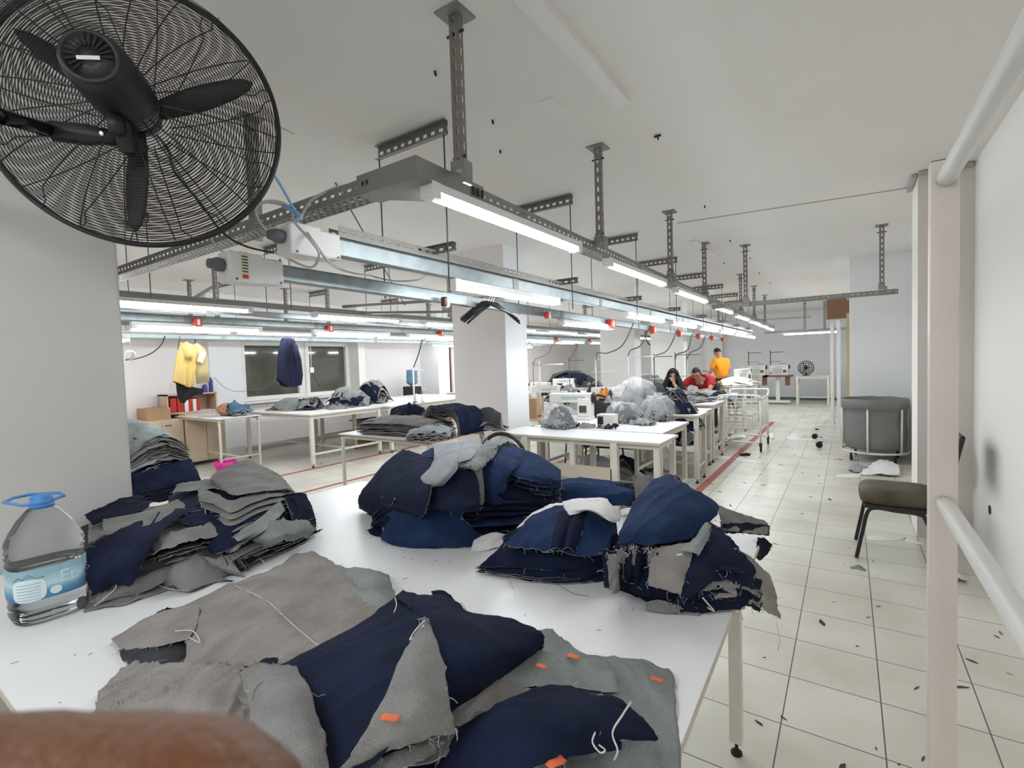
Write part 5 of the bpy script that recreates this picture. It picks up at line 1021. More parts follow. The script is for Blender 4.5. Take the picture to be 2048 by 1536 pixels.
def tube_table(x0, x1, y0, y1, z, label, r=.018, mt=CREAM):
    e = empty('tube_table', ((x0+x1)/2, (y0+y1)/2, 0), label, 'table', 'rounded tube frame tables')
    m = MB().box(x0, x1, y0, y1, z-.016, z, 0).box(x0-.001, x1+.001, y0-.001, y1+.001, z-.016, z-.004, 1); m.build('tabletop', [LAM, EDGE], e)
    for y in (y0+.03, y1-.03):
        MB().tube(bez([(x0+.03, y, 0), (x0+.03, y, z-.16), (x0+.05, y, z-.07), (x0+.12, y, z-.034), (x1-.12, y, z-.034), (x1-.05, y, z-.07), (x1-.03, y, z-.16), (x1-.03, y, 0)], 6), r, 8).build('leg', mt, e)
    m = MB(); m.tube([(x0+.03, y0+.03, .2), (x0+.03, y1-.03, .2)], r*.8, 8).tube([(x1-.03, y0+.03, .2), (x1-.03, y1-.03, .2)], r*.8, 8).tube([(x0+.03, (y0+y1)/2, .2), (x1-.03, (y0+y1)/2, .2)], r*.8, 8)
    m.build('lower_rail', mt, e); return e
tube_table(-4.30, -3.02, 3.14, 3.95, TT, 'white table with a rounded tube frame in front of the white column')
tube_table(-8.75, -7.35, 3.40, 4.02, TT, 'white table with a rounded tube frame by the pale cabinets')
table(-8.35, -6.50, 4.28, 5.62, TT, 'long white table under the left windows', G_T, lw=.05)
table(-8.35, -6.36, 5.68, 8.4, TT, 'white table end with brown boxes beneath by the left wall', G_T, lw=.05, legs=3)
table(-6.6, -5.35, 1.55, 2.15, .46, 'low white table half hidden by the left pillar', G_T, lw=.05)
table(-8.33, -6.6, 9.3, 10.2, .76, 'machine table near the water cooler', G_T, lw=.05)
for i, (x0, x1, y0, y1) in enumerate(((-4.9, -3.4, 6.7, 7.4), (-5.2, -3.5, 8.0, 8.6), (-6.2, -4.6, 9.6, 10.3), (-7.4, -5.6, 11.4, 12.4))):
    table(x0, x1, y0, y1, .76, 'machine table behind the white column, %s from it' % ORD[i], G_T, lw=.05)
for (x0, x1, y0, y1, z0, z1) in ((-8.0, -7.5, 6.2, 6.7, 0, .45), (-7.4, -6.9, 7.2, 7.8, 0, .5)):
    o = MB().box(x0, x1, y0, y1, z0, z1).box(x0, x1, y0-.1, y0, z1-.02, z1).build('cardboard_box', BOXM, loc=(x0, y0, 0)); tag(o, 'brown cardboard box on the floor under the left wall table, %s one' % ('nearer' if y0 < 7 else 'farther'), 'box', 'boxes under the left table')
# ================================================================== HEAPS OF CUT CLOTH further away
PALS = {'grey': [mG, mS, mP, mG, mC], 'dark': [mC, mI, mG, mC], 'navy': [mN, mI, mC], 'mix': [mG, mP, mI, mS, mP, mI, (PAPER, PALE, PAPER)], 'white': [(PAPER, PALE, PAPER), mP, (PAPER, PALE, PAPER)]}
def heap(cx, cy, z, w, d, h, n, pal, label, group, rot=0, res=9, wr=.02, flat=.5, size=.62, name='cloth_piece', tilt=.0):
    rnd = random.Random(int((cx*7+cy*13+z)*100) & 0xffff); P = PALS[pal]
    for i in range(n):
        f = (i+.5)/n; a0 = rot+rnd.gauss(0, .35*(1-flat)); sx, sy = w*rnd.uniform(size*.8, min(1, size*1.25)), d*rnd.uniform(size*.8, min(1, size*1.25))
        ox = rnd.uniform(-.5, .5)*(w-sx); oy = rnd.uniform(-.5, .5)*(d-sy); rows = []
        for j in range(4):
            row = []
            for k in range(4):
                x = ox+(k/3-.5)*sx; y = oy+(j/3-.5)*sy; X = x*cos(a0)-y*sin(a0); Y = x*sin(a0)+y*cos(a0)
                rr = min(1, (2*x/w)**2*.9+(2*y/d)**2*.9); top = h*(1-rr**1.5)
                row.append(Vector((cx+X, cy+Y, z+.004+max(0, top*f+rnd.gauss(0, h*.045)+tilt*x*f))))
            rows.append(row)
        sheet(rows, label, P[rnd.randrange(len(P))], group, name=name, n=res, wr=wr, wf=10, zmin=z, t=.004, edge=.003, seed=cx*3+cy+i*.91)
def neat(cx, cy, z, w, d, h, n, pal, label, group, rot=0, arch=.12, res=12, wr=.008, name='folded_panel'):
    """an even stack of panels sagging over one another"""
    rnd = random.Random(int((cx*5+cy*11)*100) & 0xffff); P = PALS[pal]
    for i in range(n):
        f = (i+1)/n; rows = []; jx, jy = rnd.gauss(0, .012), rnd.gauss(0, .012)
        for j in range(4):
            row = []
            for k in range(5):
                x = (k/4-.5)*w*(1+.04*rnd.random())+jx; y = (j/3-.5)*d+jy; X = x*cos(rot)-y*sin(rot); Y = x*sin(rot)+y*cos(rot)
                row.append(Vector((cx+X, cy+Y, z+.004+h*f*(1-arch*4*(x/w)**2*2)*(1-.35*(2*y/d)**2))))
            rows.append(row)
        sheet(rows, label, P[rnd.randrange(len(P))], group, name=name, n=res, wr=wr, wf=12, zmin=z, t=.003, edge=.003, seed=cx+cy*3+i*.77)
# on the rounded tube table before the column
neat(-3.62, 3.42, TT, .85, .42, .17, 13, 'grey', 'light grey panel in the fanned stack on the tube frame table', 'fanned grey stack before the column', rot=.1, arch=.10, wr=.012)
neat(-3.10, 3.25, TT, .36, .30, .11, 10, 'grey', 'grey panel curling over the front edge of the tube frame table', 'curled grey stack before the column', rot=.5, arch=.12, wr=.02)
heap(-3.95, 3.8, TT, .55, .4, .25, 14, 'dark', 'dark wavy panel in the heap behind the fanned grey stack', 'dark heap behind the fanned grey stack', rot=.4, wr=.03, res=12)
for k in range(8):   # dark navy bundle folded over like a wave
    r0 = .13+.006*k; rows = []
    for j in range(3):
        y = 3.62+(j-1)*.17; rows.append([Vector((-3.22+.01*j+xx, y+.02*k/8, TT+zz)) for xx, zz in ((-.22-.004*k, .01), (-.20, .13+.008*k), (-.10, .19+.012*k), (.05, .17+.012*k), (.16, .18+.01*k), (.24, .12+.01*k), (.25+.003*k, .01))])
    sheet(rows, 'dark navy panel draped over the bundle before the white column', (NAVY if k > 5 else CHAR, GREY, FRAY), 'navy bundle before the column', n=18, wr=.008, fr=0, seed=90+k)
heap(-2.98, 3.9, TT, .42, .3, .24, 5, 'grey', 'pale grey cloth lump with a pointed corner beside the navy bundle', 'pale lump before the column', rot=.8, wr=.012, res=12, size=.9)
# long left table
heap(-7.75, 4.75, TT, .7, .5, .20, 8, 'grey', 'grey sagging cloth piece in the nearer heap on the long left table', 'nearer heap on the long left table', rot=.2, wr=.015, res=10, size=.85)
heap(-7.35, 4.85, TT, .5, .45, .20, 8, 'dark', 'black cloth piece in the heap between the grey heaps', 'black heap on the long left table', rot=.5, wr=.03, res=10)
heap(-7.30, 5.55, TT, .85, .65, .30, 16, 'mix', 'grey striped looking piece in the tall heap by the window post', 'tall heap on the long left table', rot=.6, wr=.03, res=11)
heap(-7.35, 6.15, TT, .75, .6, .42, 14, 'dark', 'charcoal piece in the highest heap at the left window', 'highest heap at the left window', rot=.3, wr=.03, res=11)
heap(-7.05, 5.15, TT, .5, .4, .08, 7, 'grey', 'flat grey piece spilling towards the edge of the long left table', 'flat pieces on the long left table', wr=.02)
heap(-7.95, 3.72, TT, .38, .3, .24, 1, 'navy', 'x', 'x') if False else None
# leftmost stack half behind the pillar
neat(-5.85, 1.88, .46, .95, .55, .55, 26, 'grey', 'grey panel in the tall leaning stack half hidden by the left pillar', 'tall stack behind the left pillar', rot=.15, arch=.13, wr=.02)
for k in range(7):
    rows = [[Vector((-5.5+.1*kk+.0*j, 1.68+.18*j, .52-.02*k+.11-.055*kk*kk*.45)) for kk in range(4)] for j in range(4)]
    sheet(rows, 'dark navy panel sagging out of the stack behind the left pillar', mI if k % 2 else mN, 'sagging dark panels behind the left pillar', n=12, wr=.02, fr=4)
# centre field of machines: heaps on the tables
HP = [(-3.75, 7.05, .76, .9, .5, .28, 16, 'grey', 'loose grey piece in the tall heap right of the white column', 'tall heap right of the column'),
      (-2.9, 5.75, .60, .6, .5, .30, 12, 'mix', 'grey piece in the heap behind the round chair back', 'heap behind the round chair back'),
      (-2.2, 6.6, .76, 1.2, .5, .24, 16, 'grey', 'pale crumpled piece between the bags and the thread cones', 'heap between bags and cones'),
      (-1.75, 6.05, TT, .6, .4, .26, 12, 'dark', 'dark folded piece hanging off the small footed table', 'dark heap on the small footed table'),
      (-1.95, 7.4, TT+.01, .9, .5, .17, 14, 'grey', 'grey piece in the heap in front of the woman', 'heap in front of the woman'),
      (-4.5, 8.3, .76, 1.1, .5, .25, 12, 'mix', 'grey piece on the second machine table behind the column', 'heap on the second machine table'),
      (-6.2, 11.9, .76, 1.5, .8, .45, 12, 'dark', 'dark piece in the distant mound behind the machines', 'distant dark mound'),
      (-3.6, 10.6, .80, .9, .8, .30, 12, 'grey', 'grey piece in the high heap behind the woman', 'heap behind the woman'),
      (-7.3, 9.7, .76, .9, .5, .12, 7, 'dark', 'dark piece on the machine table near the water cooler', 'pieces near the water cooler')]
for (cx, cy, z, w_, d_, h_, n_, pl, lb_, gp_) in HP: heap(cx, cy, z, w_, d_, h_, n_, pl, lb_, gp_, rot=cx, wr=.035, res=9)
heap(-1.95, 8.8, .80, .55, .5, .07, 10, 'grey', 'flat grey panel spread on the cutting table nearer end', 'flat panels on the cutting table', wr=.02, res=10, size=.8)
heap(-1.95, 11.2, .86, .7, 1.7, .14, 12, 'white', 'white paper layer piled at the far end of the cutting table', 'white layers on the cutting table', wr=.02, res=10, size=.8, name='paper_layer')
heap(-1.75, 8.62, .80, .3, .25, .08, 6, 'navy', 'dark panel at the cart end of the cutting table', 'dark panels on the cutting table end', wr=.02)
for k in range(3):
    rows = [[Vector((-1.80+.09*kk+.02*k, 8.60+.22*j, .84-.005*k-(max(0, kk-1)**2)*.06)) for kk in range(4)] for j in range(3)]
    sheet(rows, 'grey panel hanging off the cutting table behind the wire cart', mP if k else mS, 'panels hanging off the cutting table', n=12, wr=.012)
# ================================================================== PLASTIC BAGS full of scraps
PLAS = mat('clear_bag_film', (.88, .90, .94), .10, spec=.8, alpha=.20, bump=.9, bscale=22)
def blob(m, c, rx, ry, rz, sd, amp=.18, fr_=6, n=22, flat=True):
    c = Vector(c); G = []
    for i in range(n+1):
        th = pi*i/n; row = []
        for k in range(n*2):
            ph = pi*k/n; d = Vector((sin(th)*cos(ph), sin(th)*sin(ph), cos(th))); f = 1+amp*noise.noise(d*fr_*.5+Vector((sd, 0, 0)))+amp*.5*noise.noise(d*fr_*1.3+Vector((0, sd, 0)))
            p = c+Vector((d.x*rx*f, d.y*ry*f, d.z*rz*f)); 
            if flat and p.z < c.z-rz*.8: p.z = c.z-rz*.8
            row.append(p)
        row.append(row[0].copy()); G.append(row)
    m.grid(G); return m
def bag(cx, cy, z, rx, ry, rz, label, sd=1, knot=None, pal='grey', n=7, extra=None):
    c = (cx, cy, z+rz*.8+.003); e = empty('plastic_bag', (cx, cy, z), label, 'plastic bag', 'clear plastic bags of cut pieces')
    m = blob(MB(), c, rx, ry, rz, sd, .22, 7); m.build('bag_film', PLAS, e)
    if knot:
        k = Vector(knot); a = Vector((cx, cy, z+rz)); pts = [a.lerp(k, t) for t in (.3, .55, .75, .88, 1, 1.2)]
        MB().tube(pts, [rx*.45, rx*.3, rx*.16, .012, .02, .05], 14).build('bag_neck', PLAS, e)
    heap(cx, cy, z+.006, rx*1.6, ry*1.6, rz*1.45, n, pal, 'cut piece inside the ' + extra, 'pieces inside the '+extra, wr=.05, res=9, name='cloth_piece', size=.8)
b1 = atz(1110, 858, TT); bag(b1.x, b1.y+.1, TT, .19, .16, .125, 'round clear plastic bag of grey scraps at the left of the nearest long table', 1.3, None, 'mix', 9, 'round plastic bag')
b2 = atz(1248, 845, TT); bag(b2.x, b2.y, TT, .18, .14, .12, 'clear plastic bag with a pointed knotted end on the bag table', 2.7, (b2.x-.16, b2.y+.02, TT+.22), 'grey', 9, 'pointed plastic bag')
b3 = atz(1322, 838, TT); bag(b3.x, b3.y-.1, TT, .17, .17, .15, 'clear plastic bag of grey cloth at the right end of the bag table', 4.1, None, 'mix', 9, 'right end plastic bag')
bag(-2.02, 5.45, .80, .26, .24, .24, 'tallest clear plastic bag leaning behind the right end bag', 6.2, None, 'grey', 9, 'tallest plastic bag')
e_ = empty('plastic_bag', (-7.95, 3.62, TT), 'crumpled empty clear bag spilling over the left tube frame table', 'plastic bag', 'clear plastic bags of cut pieces')
blob(MB(), (-8.0, 3.55, TT+.05), .22, .14, .06, 9.1, .4, 9).build('bag_film', PLAS, e_)
o = blob(MB(), (-7.85, 3.78, TT+.085), .17, .13, .10, 3.3, .25, 6).build('orange_brown_bag', mat('orange_brown_plastic', (.50, .22, .12), .35, bump=.6, bscale=25), loc=(-7.85, 3.78, TT)); tag(o, 'orange brown plastic bag on the left tube frame table', 'plastic bag')
for k in range(4):
    rows = [[Vector((-7.75+.07*kk, 3.68+.1*j, TT+.01+(.05+.05*k)*(1.0 if kk in (1, 2) else .45)*(1 if j == 1 else .7))) for kk in range(5)] for j in range(4)]
    sheet(rows, 'faded blue denim trouser fold in the lump beside the orange brown bag', (denim('faded_blue_denim', (.05, .10, .17), (.12, .20, .30)), GREY, FRAY), 'faded blue lump on the left table', n=14, wr=.03, t=.005)
bin_ = empty('scrap_bag', (-2.15, 4.75, 0), 'translucent sack standing on the floor under the nearest long table', 'sack')
blob(MB(), (-2.15, 4.6, .24), .2, .18, .24, 5.5, .2, 5).build('sack_film', mat('grey_translucent_film', (.5, .52, .55), .3, alpha=.7, bump=.6, bscale=15), bin_)
# ================================================================== SEWING MACHINES AND STANDS
def machine_proto():
    e = empty('sewing_machine', (0, 0, 0), 'm', 'sewing machine', 'sewing machines')
    b = bevel(MB().box(-.25, .25, -.09, .09, 0, .035).build('bed', MACH, e), .008)
    m = MB(); m.prism([(.09, -.075), (.25, -.075), (.25, .075), (.09, .075)], .03, .24); m.prism([(-.25, -.06), (.25, -.06), (.25, .06), (-.25, .06)], .19, .30)
    m.prism([(-.255, -.055), (-.16, -.055), (-.16, .055), (-.255, .055)], .10, .21)
    bevel(m.build('head', MACH, e), .018, 3)
    MB().tube([(-.21, 0, .11), (-.21, 0, .03)], .006, 8).box(-.225, -.195, -.012, .012, .03, .038).build('needle_bar', CHRM, e)
    MB().lathe([(.02, 0), (.06, .006), (.065, .02), (.05, .035), (.02, .04)], (.25, 0, .245), (1, 0, 0), 20).build('handwheel', BLACK, e)
    MB().box(.115, .2, -.079, -.074, .08, .16).build('front_panel', DARKST, e)
    MB().box(-.1, .18, -.0615, -.0595, .225, .265).build('name_strip', mat('pale_blue_panel', (.45, .55, .6), .4), e)
    MB().tube([(0, 0, .3), (0, 0, .345)], .004, 6).lathe([(.012, 0), (.012, .01)], (.06, 0, .3), (0, 0, 1), 8).build('tension_post', CHRM, e)
    return e
SM = machine_proto(); smu = [0]
def machine(p, rz, label):
    o = SM if smu[0] == 0 else copy_tree(SM); smu[0] += 1; o.location = p; o.rotation_euler.z = rz; tag(o, label, 'sewing machine', 'sewing machines'); return o
machine((-2.62, 5.04, TT), .15, 'white sewing machine behind the round clear bag on the bag table')
machine((-4.05, 6.95, .763), .2, 'white sewing machine right of the white column on the first machine table')
machine((-2.85, 6.65, .763), .1, 'white sewing machine beside the orange thread cones')
machine((-4.95, 8.25, .763), 2.9, 'white sewing machine behind the first machine table')
machine((-5.35, 9.95, .763), .3, 'small white sewing machine far behind the white column')
machine((-7.6, 9.6, .763), .3, 'white sewing machine near the red door and water cooler')
machine((-1.95, 12.0, .863), 1.2, 'white sewing machine at the far end of the paper layer table')
def stand(x, y, z0, z1, arm, label, r=.009, m_=CREAM, lower=None, rod=None, ax=(1, 0)):
    e = empty('thread_stand', (x, y, z0), label, 'thread stand', 'tall thread stands'); a = Vector((ax[0], ax[1], 0)).normalized()
    MB().tube([(x, y, z0), (x, y, z1)], r, 8).build('pole', m_, e)
    p = Vector((x, y, z1-.05)); MB().tube([p, p+a*arm], r*.75, 6).build('thread_arm', m_, e)
    MB().lathe([(.04, 0), (.04, .01), (.015, .02)], (x, y, z0), (0, 0, 1), 12).build('base_clamp', DARKST, e)
    if lower: p = Vector((x, y, lower)); MB().tube([p-a*arm*.15, p+a*arm*.8, p+a*arm*.8-Vector((0, 0, .07)), p+a*arm*1.15-Vector((0, 0, .07))], r*.55, 6).build('lower_arm', m_, e)
    return e
def at_d(x, y, Y): return aty(x, y, Y)
ST = [((1078, 722), 5.35, .34, 'cream thread stand with two arms just right of the white column', .014, 1.15, CREAM), ((1191, 712), 6.72, .40, 'thread stand in front of the left edge of the second column', .010, 1.28, WSTEEL),
      ((1256, 708), 7.25, .42, 'thread stand before the middle of the second column', .009, 1.22, WSTEEL), ((1308, 708), 8.7, .32, 'thread stand between the second and third columns', .009, None, DARKST),
      ((1350, 705), 9.6, .27, 'thread stand rising behind the woman', .009, 1.1, DARKST), ((1373, 705), 10.5, .28, 'thread stand rising behind the man in red', .009, None, DARKST),
      ((1066, 725), 8.05, .35, 'thin thread stand behind the cream one', .006, None, DARKST), ((1138, 716), 8.2, .30, 'thin thread stand left of the second column', .006, None, DARKST), ((826, 735), 6.35, .25, 'white thread stand at the end of the long left table', .014, 1.1, WSTEEL), ((873, 728), 9.64, .5, 'thin thread stand in front of the dark red door', .006, None, DARKST)]
for k_, (px, Y, arm, lab, r, lo, mm) in enumerate(ST):
    p = aty(px[0], px[1], Y); z0 = .765 if Y not in (9.6, 10.5) else .0
    stand(p.x, p.y, z0 if k_ != 8 else TT, p.z, arm, lab, r, mm, lo)
def cone(x, y, z, label, m, r=.035, h=.12, group='thread cones'):
    e = empty('thread_cone', (x, y, z), label, 'thread cone', group)
    MB().lathe([(r, .008), (r*1.02, .03), (r*.7, h*.85), (r*.45, h*.9)], (x, y, z), n=16).build('thread', m, e)
    MB().lathe([(r*.6, 0), (r*.6, .01), (r*.35, h), (r*.3, h)], (x, y, z), n=12).build('core', BLACK, e)
q = aty(1206, 775, 6.4); q2 = aty(1214, 770, 6.45)
for (px, py_, Y, z, m, r, h, lab) in ((1205, 800, 6.5, None, ORANGE, .05, .15, 'large orange thread cone in front of the second column'), (1213, 797, 6.6, None, ORANGE, .045, .16, 'orange thread cone just right of the largest one'), (1221, 800, 6.5, None, BLACK, .03, .13, 'black thread cone right of the orange cones'),
        (1440, 785, 10.3, None, mat('ochre_thread', (.45, .28, .06), .8), .05, .12, 'ochre thread cone behind the man in red'), (1431, 785, 10.2, None, NAVY, .05, .12, 'dark blue thread cone beside the ochre one'), (1412, 756, 10.8, None, BLACK, .05, .16, 'black thread cone at the far table'),
        (833, 800, 6.4, None, FIXT, .035, .17, 'left white thread cone at the end of the long left table'), (846, 800, 6.4, None, FIXT, .035, .17, 'right white thread cone at the end of the long left table'),
        (870, 770, 9.6, None, mat('tan_thread', (.50, .30, .12), .8), .05, .14, 'left tan thread cone near the red door'), (878, 770, 9.6, None, MATS['tan_thread'], .05, .14, 'right tan thread cone near the red door')):
    p = aty(px, py_, Y); zz = .765 if Y < 10 else .865
    if abs(Y-6.4) < .01: zz = TT+.01
    if abs(Y-9.6) < .01: zz = .95
    if Y in (6.5, 6.6) : zz = .90
    cone(p.x, p.y, zz, lab, m, r, h)
MB_ = MB().box(-7.9, -7.0, 9.5, 9.75, .765, .945); tag(bevel(MB_.build('machine_box', MACH, loc=(-7.4, 9.6, .765))), 'white machine housing carrying the tan thread cones', 'machine')
p = atz(1210, 806, .80); tag(MB().box(p.x-.22, p.x+.25, p.y-.15, p.y+.35, .763, .895).build('cone_tray', WSTEEL, loc=(p.x, p.y, .763)), 'white tray box carrying the orange thread cones', 'tray')
# machine control box beside the first machine, cardboard boxes
p = Vector((-2.0, 4.62, TT)); e = empty('control_box', p, 'white control box in front of the nearest sewing machine', 'control box'); bevel(MB().box(p.x-.09, p.x+.09, p.y-.06, p.y+.06, TT, TT+.12).build('box_body', MACH, e)); MB().box(p.x-.08, p.x-.02, p.y-.062, p.y-.06, TT+.02, TT+.1).build('dark_opening', BLACK, e)
for k, (x, y) in enumerate(((-2.13, 4.42), (-1.98, 4.46), (-2.22, 4.5), (-1.88, 4.44))):
    heap(x, y, TT, .16, .1, .04, 1, 'dark', 'small black offcut on the table between the two nearest plastic bags', 'black offcuts between the bags', wr=.03, size=1, name='offcut')
p = aty(1066, 830, 5.5); e = empty('cardboard_box', (p.x, p.y, .45), 'open brown cardboard box right of the white column', 'box'); MB().box(p.x-.13, p.x+.1, p.y-.08, p.y+.12, .72, .98).build('box_body', BOXM, e); MB().bar((p.x-.13, p.y-.08, .98), (p.x-.19, p.y-.12, 1.06), .2, .006, up=(0, 1, 0)).build('flap', BOXM, e)
tag(MB().box(p.x-.2, p.x+.2, p.y-.15, p.y+.2, .70, .72).box(p.x-.18, p.x-.14, p.y-.1, p.y+.1, 0, .7).box(p.x+.14, p.x+.18, p.y-.1, p.y+.1, 0, .7).build('low_stool', WOOD, loc=(p.x, p.y, 0)), 'small stool under the open cardboard box', 'stool')
# black round chair backs
def office_chair(x, y, rz, label, zt=.98, seatz=.46, solid=True):
    e = empty('office_chair', (x, y, 0), label, 'chair', 'black round backed chairs', rz)
    def P(o): o.parent = e; return o
    arc = [(-.20*cos(pi*k/12), -.18, zt-.20+.20*sin(pi*k/12)) for k in range(13)]
    m = MB().tube([(-.2, -.18, zt-.42)]+arc+[(.2, -.18, zt-.42)], .016, 10); P(m.build('back_frame', BLACK))
    bp = MB(); G = [[Vector((sx*(.155 if f < .75 else .155*math.sqrt(max(.05, 1-((f-.75)/.25)**2))), -.18+.02*abs(sx), zt-.42+.36*f)) for sx in (-1, -.5, 0, .5, 1)] for f in (0, .2, .4, .6, .75, .85, .93, .99)]
    P(thick(bp.grid(G).build('backrest', mat('black_vinyl', (.022, .022, .024), .4)), .03))
    P(bevel(MB().box(-.21, .21, -.2, .22, seatz-.05, seatz).build('seat', BLACK), .02, 3))
    for sx in (-.17, .17):
        for sy in (-.17, .18): P(MB().tube([(sx, sy, seatz-.05), (sx*1.15, sy*1.15, .01)], .011, 8).build('leg', BLKM))
    P(MB().bar((0, -.19, seatz-.03), (0, -.18, zt-.4), .05, .012).build('back_support', BLKM))
    return e
p = aty(1196, 830, 5.40); office_chair(p.x, 5.56, .1, 'black chair with a round slotted back behind the nearest sewing machine', 1.04)
p = aty(1040, 868, 3.35); office_chair(-2.28, 3.32, .15, 'black tube framed chair between the centre pile and the nearest long table', .90, .40)
office_chair(-3.15, 6.35, .2, 'tan seated black framed chair right of the white column', .98)
heap(-1.75, 3.95, 0, .3, .2, .12, 3, 'grey', 'dark offcut on the floor under the nearest long table', 'offcuts under the nearest long table', wr=.03)
# dangling cords from the busbar to the thread stands
def cordpx(pts, label, r=.009, m=GCORD): cable([aty(*p) for p in pts], r, m, label, 'power_cord_run', 'cord', 'cords hanging to the machines')
cordpx([(1268, 645, 6.0), (1245, 690, 6.2), (1215, 706, 6.5), (1195, 706, 6.7), (1191, 722, 6.72)], 'grey cord sweeping from the busbar across the second column')
cordpx([(1302, 650, 7.0), (1282, 690, 7.1), (1262, 700, 7.2), (1256, 712, 7.25)], 'grey cord falling right of the second column')
cordpx([(1356, 658, 8.2), (1335, 700, 8.5), (1310, 712, 8.7), (1308, 725, 8.7)], 'grey cord falling across the third column')
cordpx([(1384, 668, 9.4), (1375, 700, 9.5), (1355, 708, 9.6), (1350, 720, 9.6)], 'grey cord falling right of the third column', .012)
cordpx([(1412, 670, 10.3), (1400, 695, 10.4), (1380, 706, 10.5), (1373, 720, 10.5)], 'grey cord falling before the far pilaster', .012)
cordpx([(1105, 690, 8.0), (1095, 708, 8.0), (1072, 718, 8.05), (1066, 730, 8.05)], 'grey cord falling just right of the white column', .008)
cordpx([(1155, 688, 8.1), (1148, 706, 8.15), (1138, 720, 8.2)], 'grey cord falling left of the second column', .008)
cordpx([(848, 665, 7.0), (838, 705, 6.7), (826, 738, 6.4)], 'black cord falling to the white stand by the left wall', .01, BCORD)
cordpx([(877, 688, 9.3), (868, 715, 9.4), (860, 725, 9.5)], 'thin grey cord by the dark red door', .007)
cordpx([(1325, 650, 12), (1318, 680, 12), (1300, 690, 12), (1290, 668, 12), (1300, 655, 12)], 'black looped cord between the second and third columns', .014, BCORD)
cable([aty(250, 720, 2.5), aty(270, 718, 2.6), aty(300, 708, 2.75), aty(322, 690, 2.85), aty(330, 672, 2.95)], .007, BCORD, 'black cord sagging left of the yellow shirt', 'sagging_wire', 'cord')
cable([aty(428, 755, 4.0), aty(455, 778, 4.2), aty(490, 782, 4.5), aty(545, 765, 4.9), aty(562, 690, 5.1)], .004, GCORD, 'thin cord sagging across the first window', 'sagging_wire', 'cord')
e = empty('wall_socket', (XL+.32, 6.3, 1.5), 'white power socket hanging on a cord before the second window', 'socket'); p = aty(623, 740, 5.7)
e.location = p; MB().box(p.x-.02, p.x+.02, p.y-.04, p.y+.04, p.z-.05, p.z+.05).build('housing', FIXT, e); MB().tube([p+Vector((0, 0, .05)), (p.x, p.y, 2.0)], .007, 6).build('cord_above', FIXT, e); MB().tube(bez([p-Vector((0, 0, .05)), p+Vector((.03, .06, -.2)), p+Vector((.05, .15, -.36))]), .005, 6).build('cord_below', BCORD, e)
e = empty('wall_fitting', aty(262, 710, 2.4), 'small white lit fitting hanging at the left pillar edge', 'lamp fitting'); p = Vector(e.location)
MB().lathe([(.03, -.02), (.055, -.015), (.06, .02), (.04, .04)], p, (.6, -.8, 0), 16, sy=1).build('housing', FIXT, e); MB().box(p.x-.012, p.x+.012, p.y-.01, p.y+.01, p.z-.12, p.z-.06).build('plug', FIXT, e); MB().tube([p+Vector((0, 0, .05)), (p.x, p.y, 1.96)], .004, 6).build('hook_wire', FIXT, e)
# ================================================================== HANGING CLOTHES AND HANGERS
def hanger_mesh(m, c, ax, L=.2, drop=.11, r=.008):
    c = Vector(c); a = Vector(ax); m.tube([c-a*L-Vector((0, 0, drop)), c-a*L*.5-Vector((0, 0, drop*.42)), c-a*.02, c+a*.02, c+a*L*.5-Vector((0, 0, drop*.42)), c+a*L-Vector((0, 0, drop))], [r*.9, r*1.2, r*1.4, r*1.4, r*1.2, r*.9], 8)
p0 = aty(978, 606, 2.95)
for k in range(5):
    c = p0+Vector((-.0, .028*(k-2), -.0)); e = empty('clothes_hanger', c, 'black plastic hanger in the bunch on the busbar before the white column', 'hanger', 'black hangers on the busbar')
    a = Vector((cos(.54+.22*(k-2)), sin(.54+.22*(k-2)), 0)); m = MB(); hanger_mesh(m, c, a, .21, .10+.012*k, .0085); m.build('hanger_arms', BLACK, e)
    MB().tube(bez([c, c+Vector((0, 0, .03)), c+a*.015+Vector((0, 0, .055)), c+Vector((0, 0, .075)), c-a*.012+Vector((0, 0, .06))], 4), .0022, 6).build('hook', CHRM, e)
def garment(pts, label, m1, name, cat='shirt', hook=None, wrk=.03, seed=1, back=.07, n=30, mt2=None):
    """closed cloth body: front grid from photo points at wall distance, back grid set behind"""
    e = empty(name, pts[0][0], label, cat)
    def smooth(G, off):
        Q = []
        for j in range(n+1):
            row = []
            for i in range(n+1):
                p = surf(G, i/n, j/n); u = i/n; f = noise.noise(Vector((u*7, j/n*1.2, seed)))
                row.append(p+Vector((off+wrk*f*(.3+j/n), 0, 0))*(1-abs(2*u-1)**4))
            Q.append(row)
        return Q
    A = smooth(pts, back); B = smooth(pts, -back)
    m = MB().grid(A); m.grid([r[::-1] for r in B]); o = m.build('cloth_body', m1, e); thick(o, .003)
    return e
def GX(rows, X): return [[atx(x, y, X) for x, y in r] for r in rows]
YEL = mat('yellow_cotton', (.72, .50, .17), .9, bump=.2, bscale=200); YEL2 = mat('khaki_yellow_cotton', (.50, .41, .21), .9)
ys = garment(GX([[(360, 690), (368, 684), (376, 688), (392, 692)], [(352, 715), (366, 712), (380, 712), (396, 716)], [(348, 745), (362, 750), (378, 752), (390, 750)], [(345, 762), (362, 770), (375, 775), (386, 770)]], -7.7), 'pale yellow shirt hanging from the left busbar', YEL, 'hanging_shirt', seed=2)
rt = MB().grid([r for r in GX([[(388, 688), (394, 686), (400, 690), (410, 698)], [(392, 716), (400, 712), (410, 714), (416, 720)], [(392, 745), (402, 742), (410, 742), (418, 744)], [(394, 768), (402, 766), (410, 764), (418, 764)]], -7.66)]); o = rt.build('shirt_half', YEL2, ys); thick(o, .02)
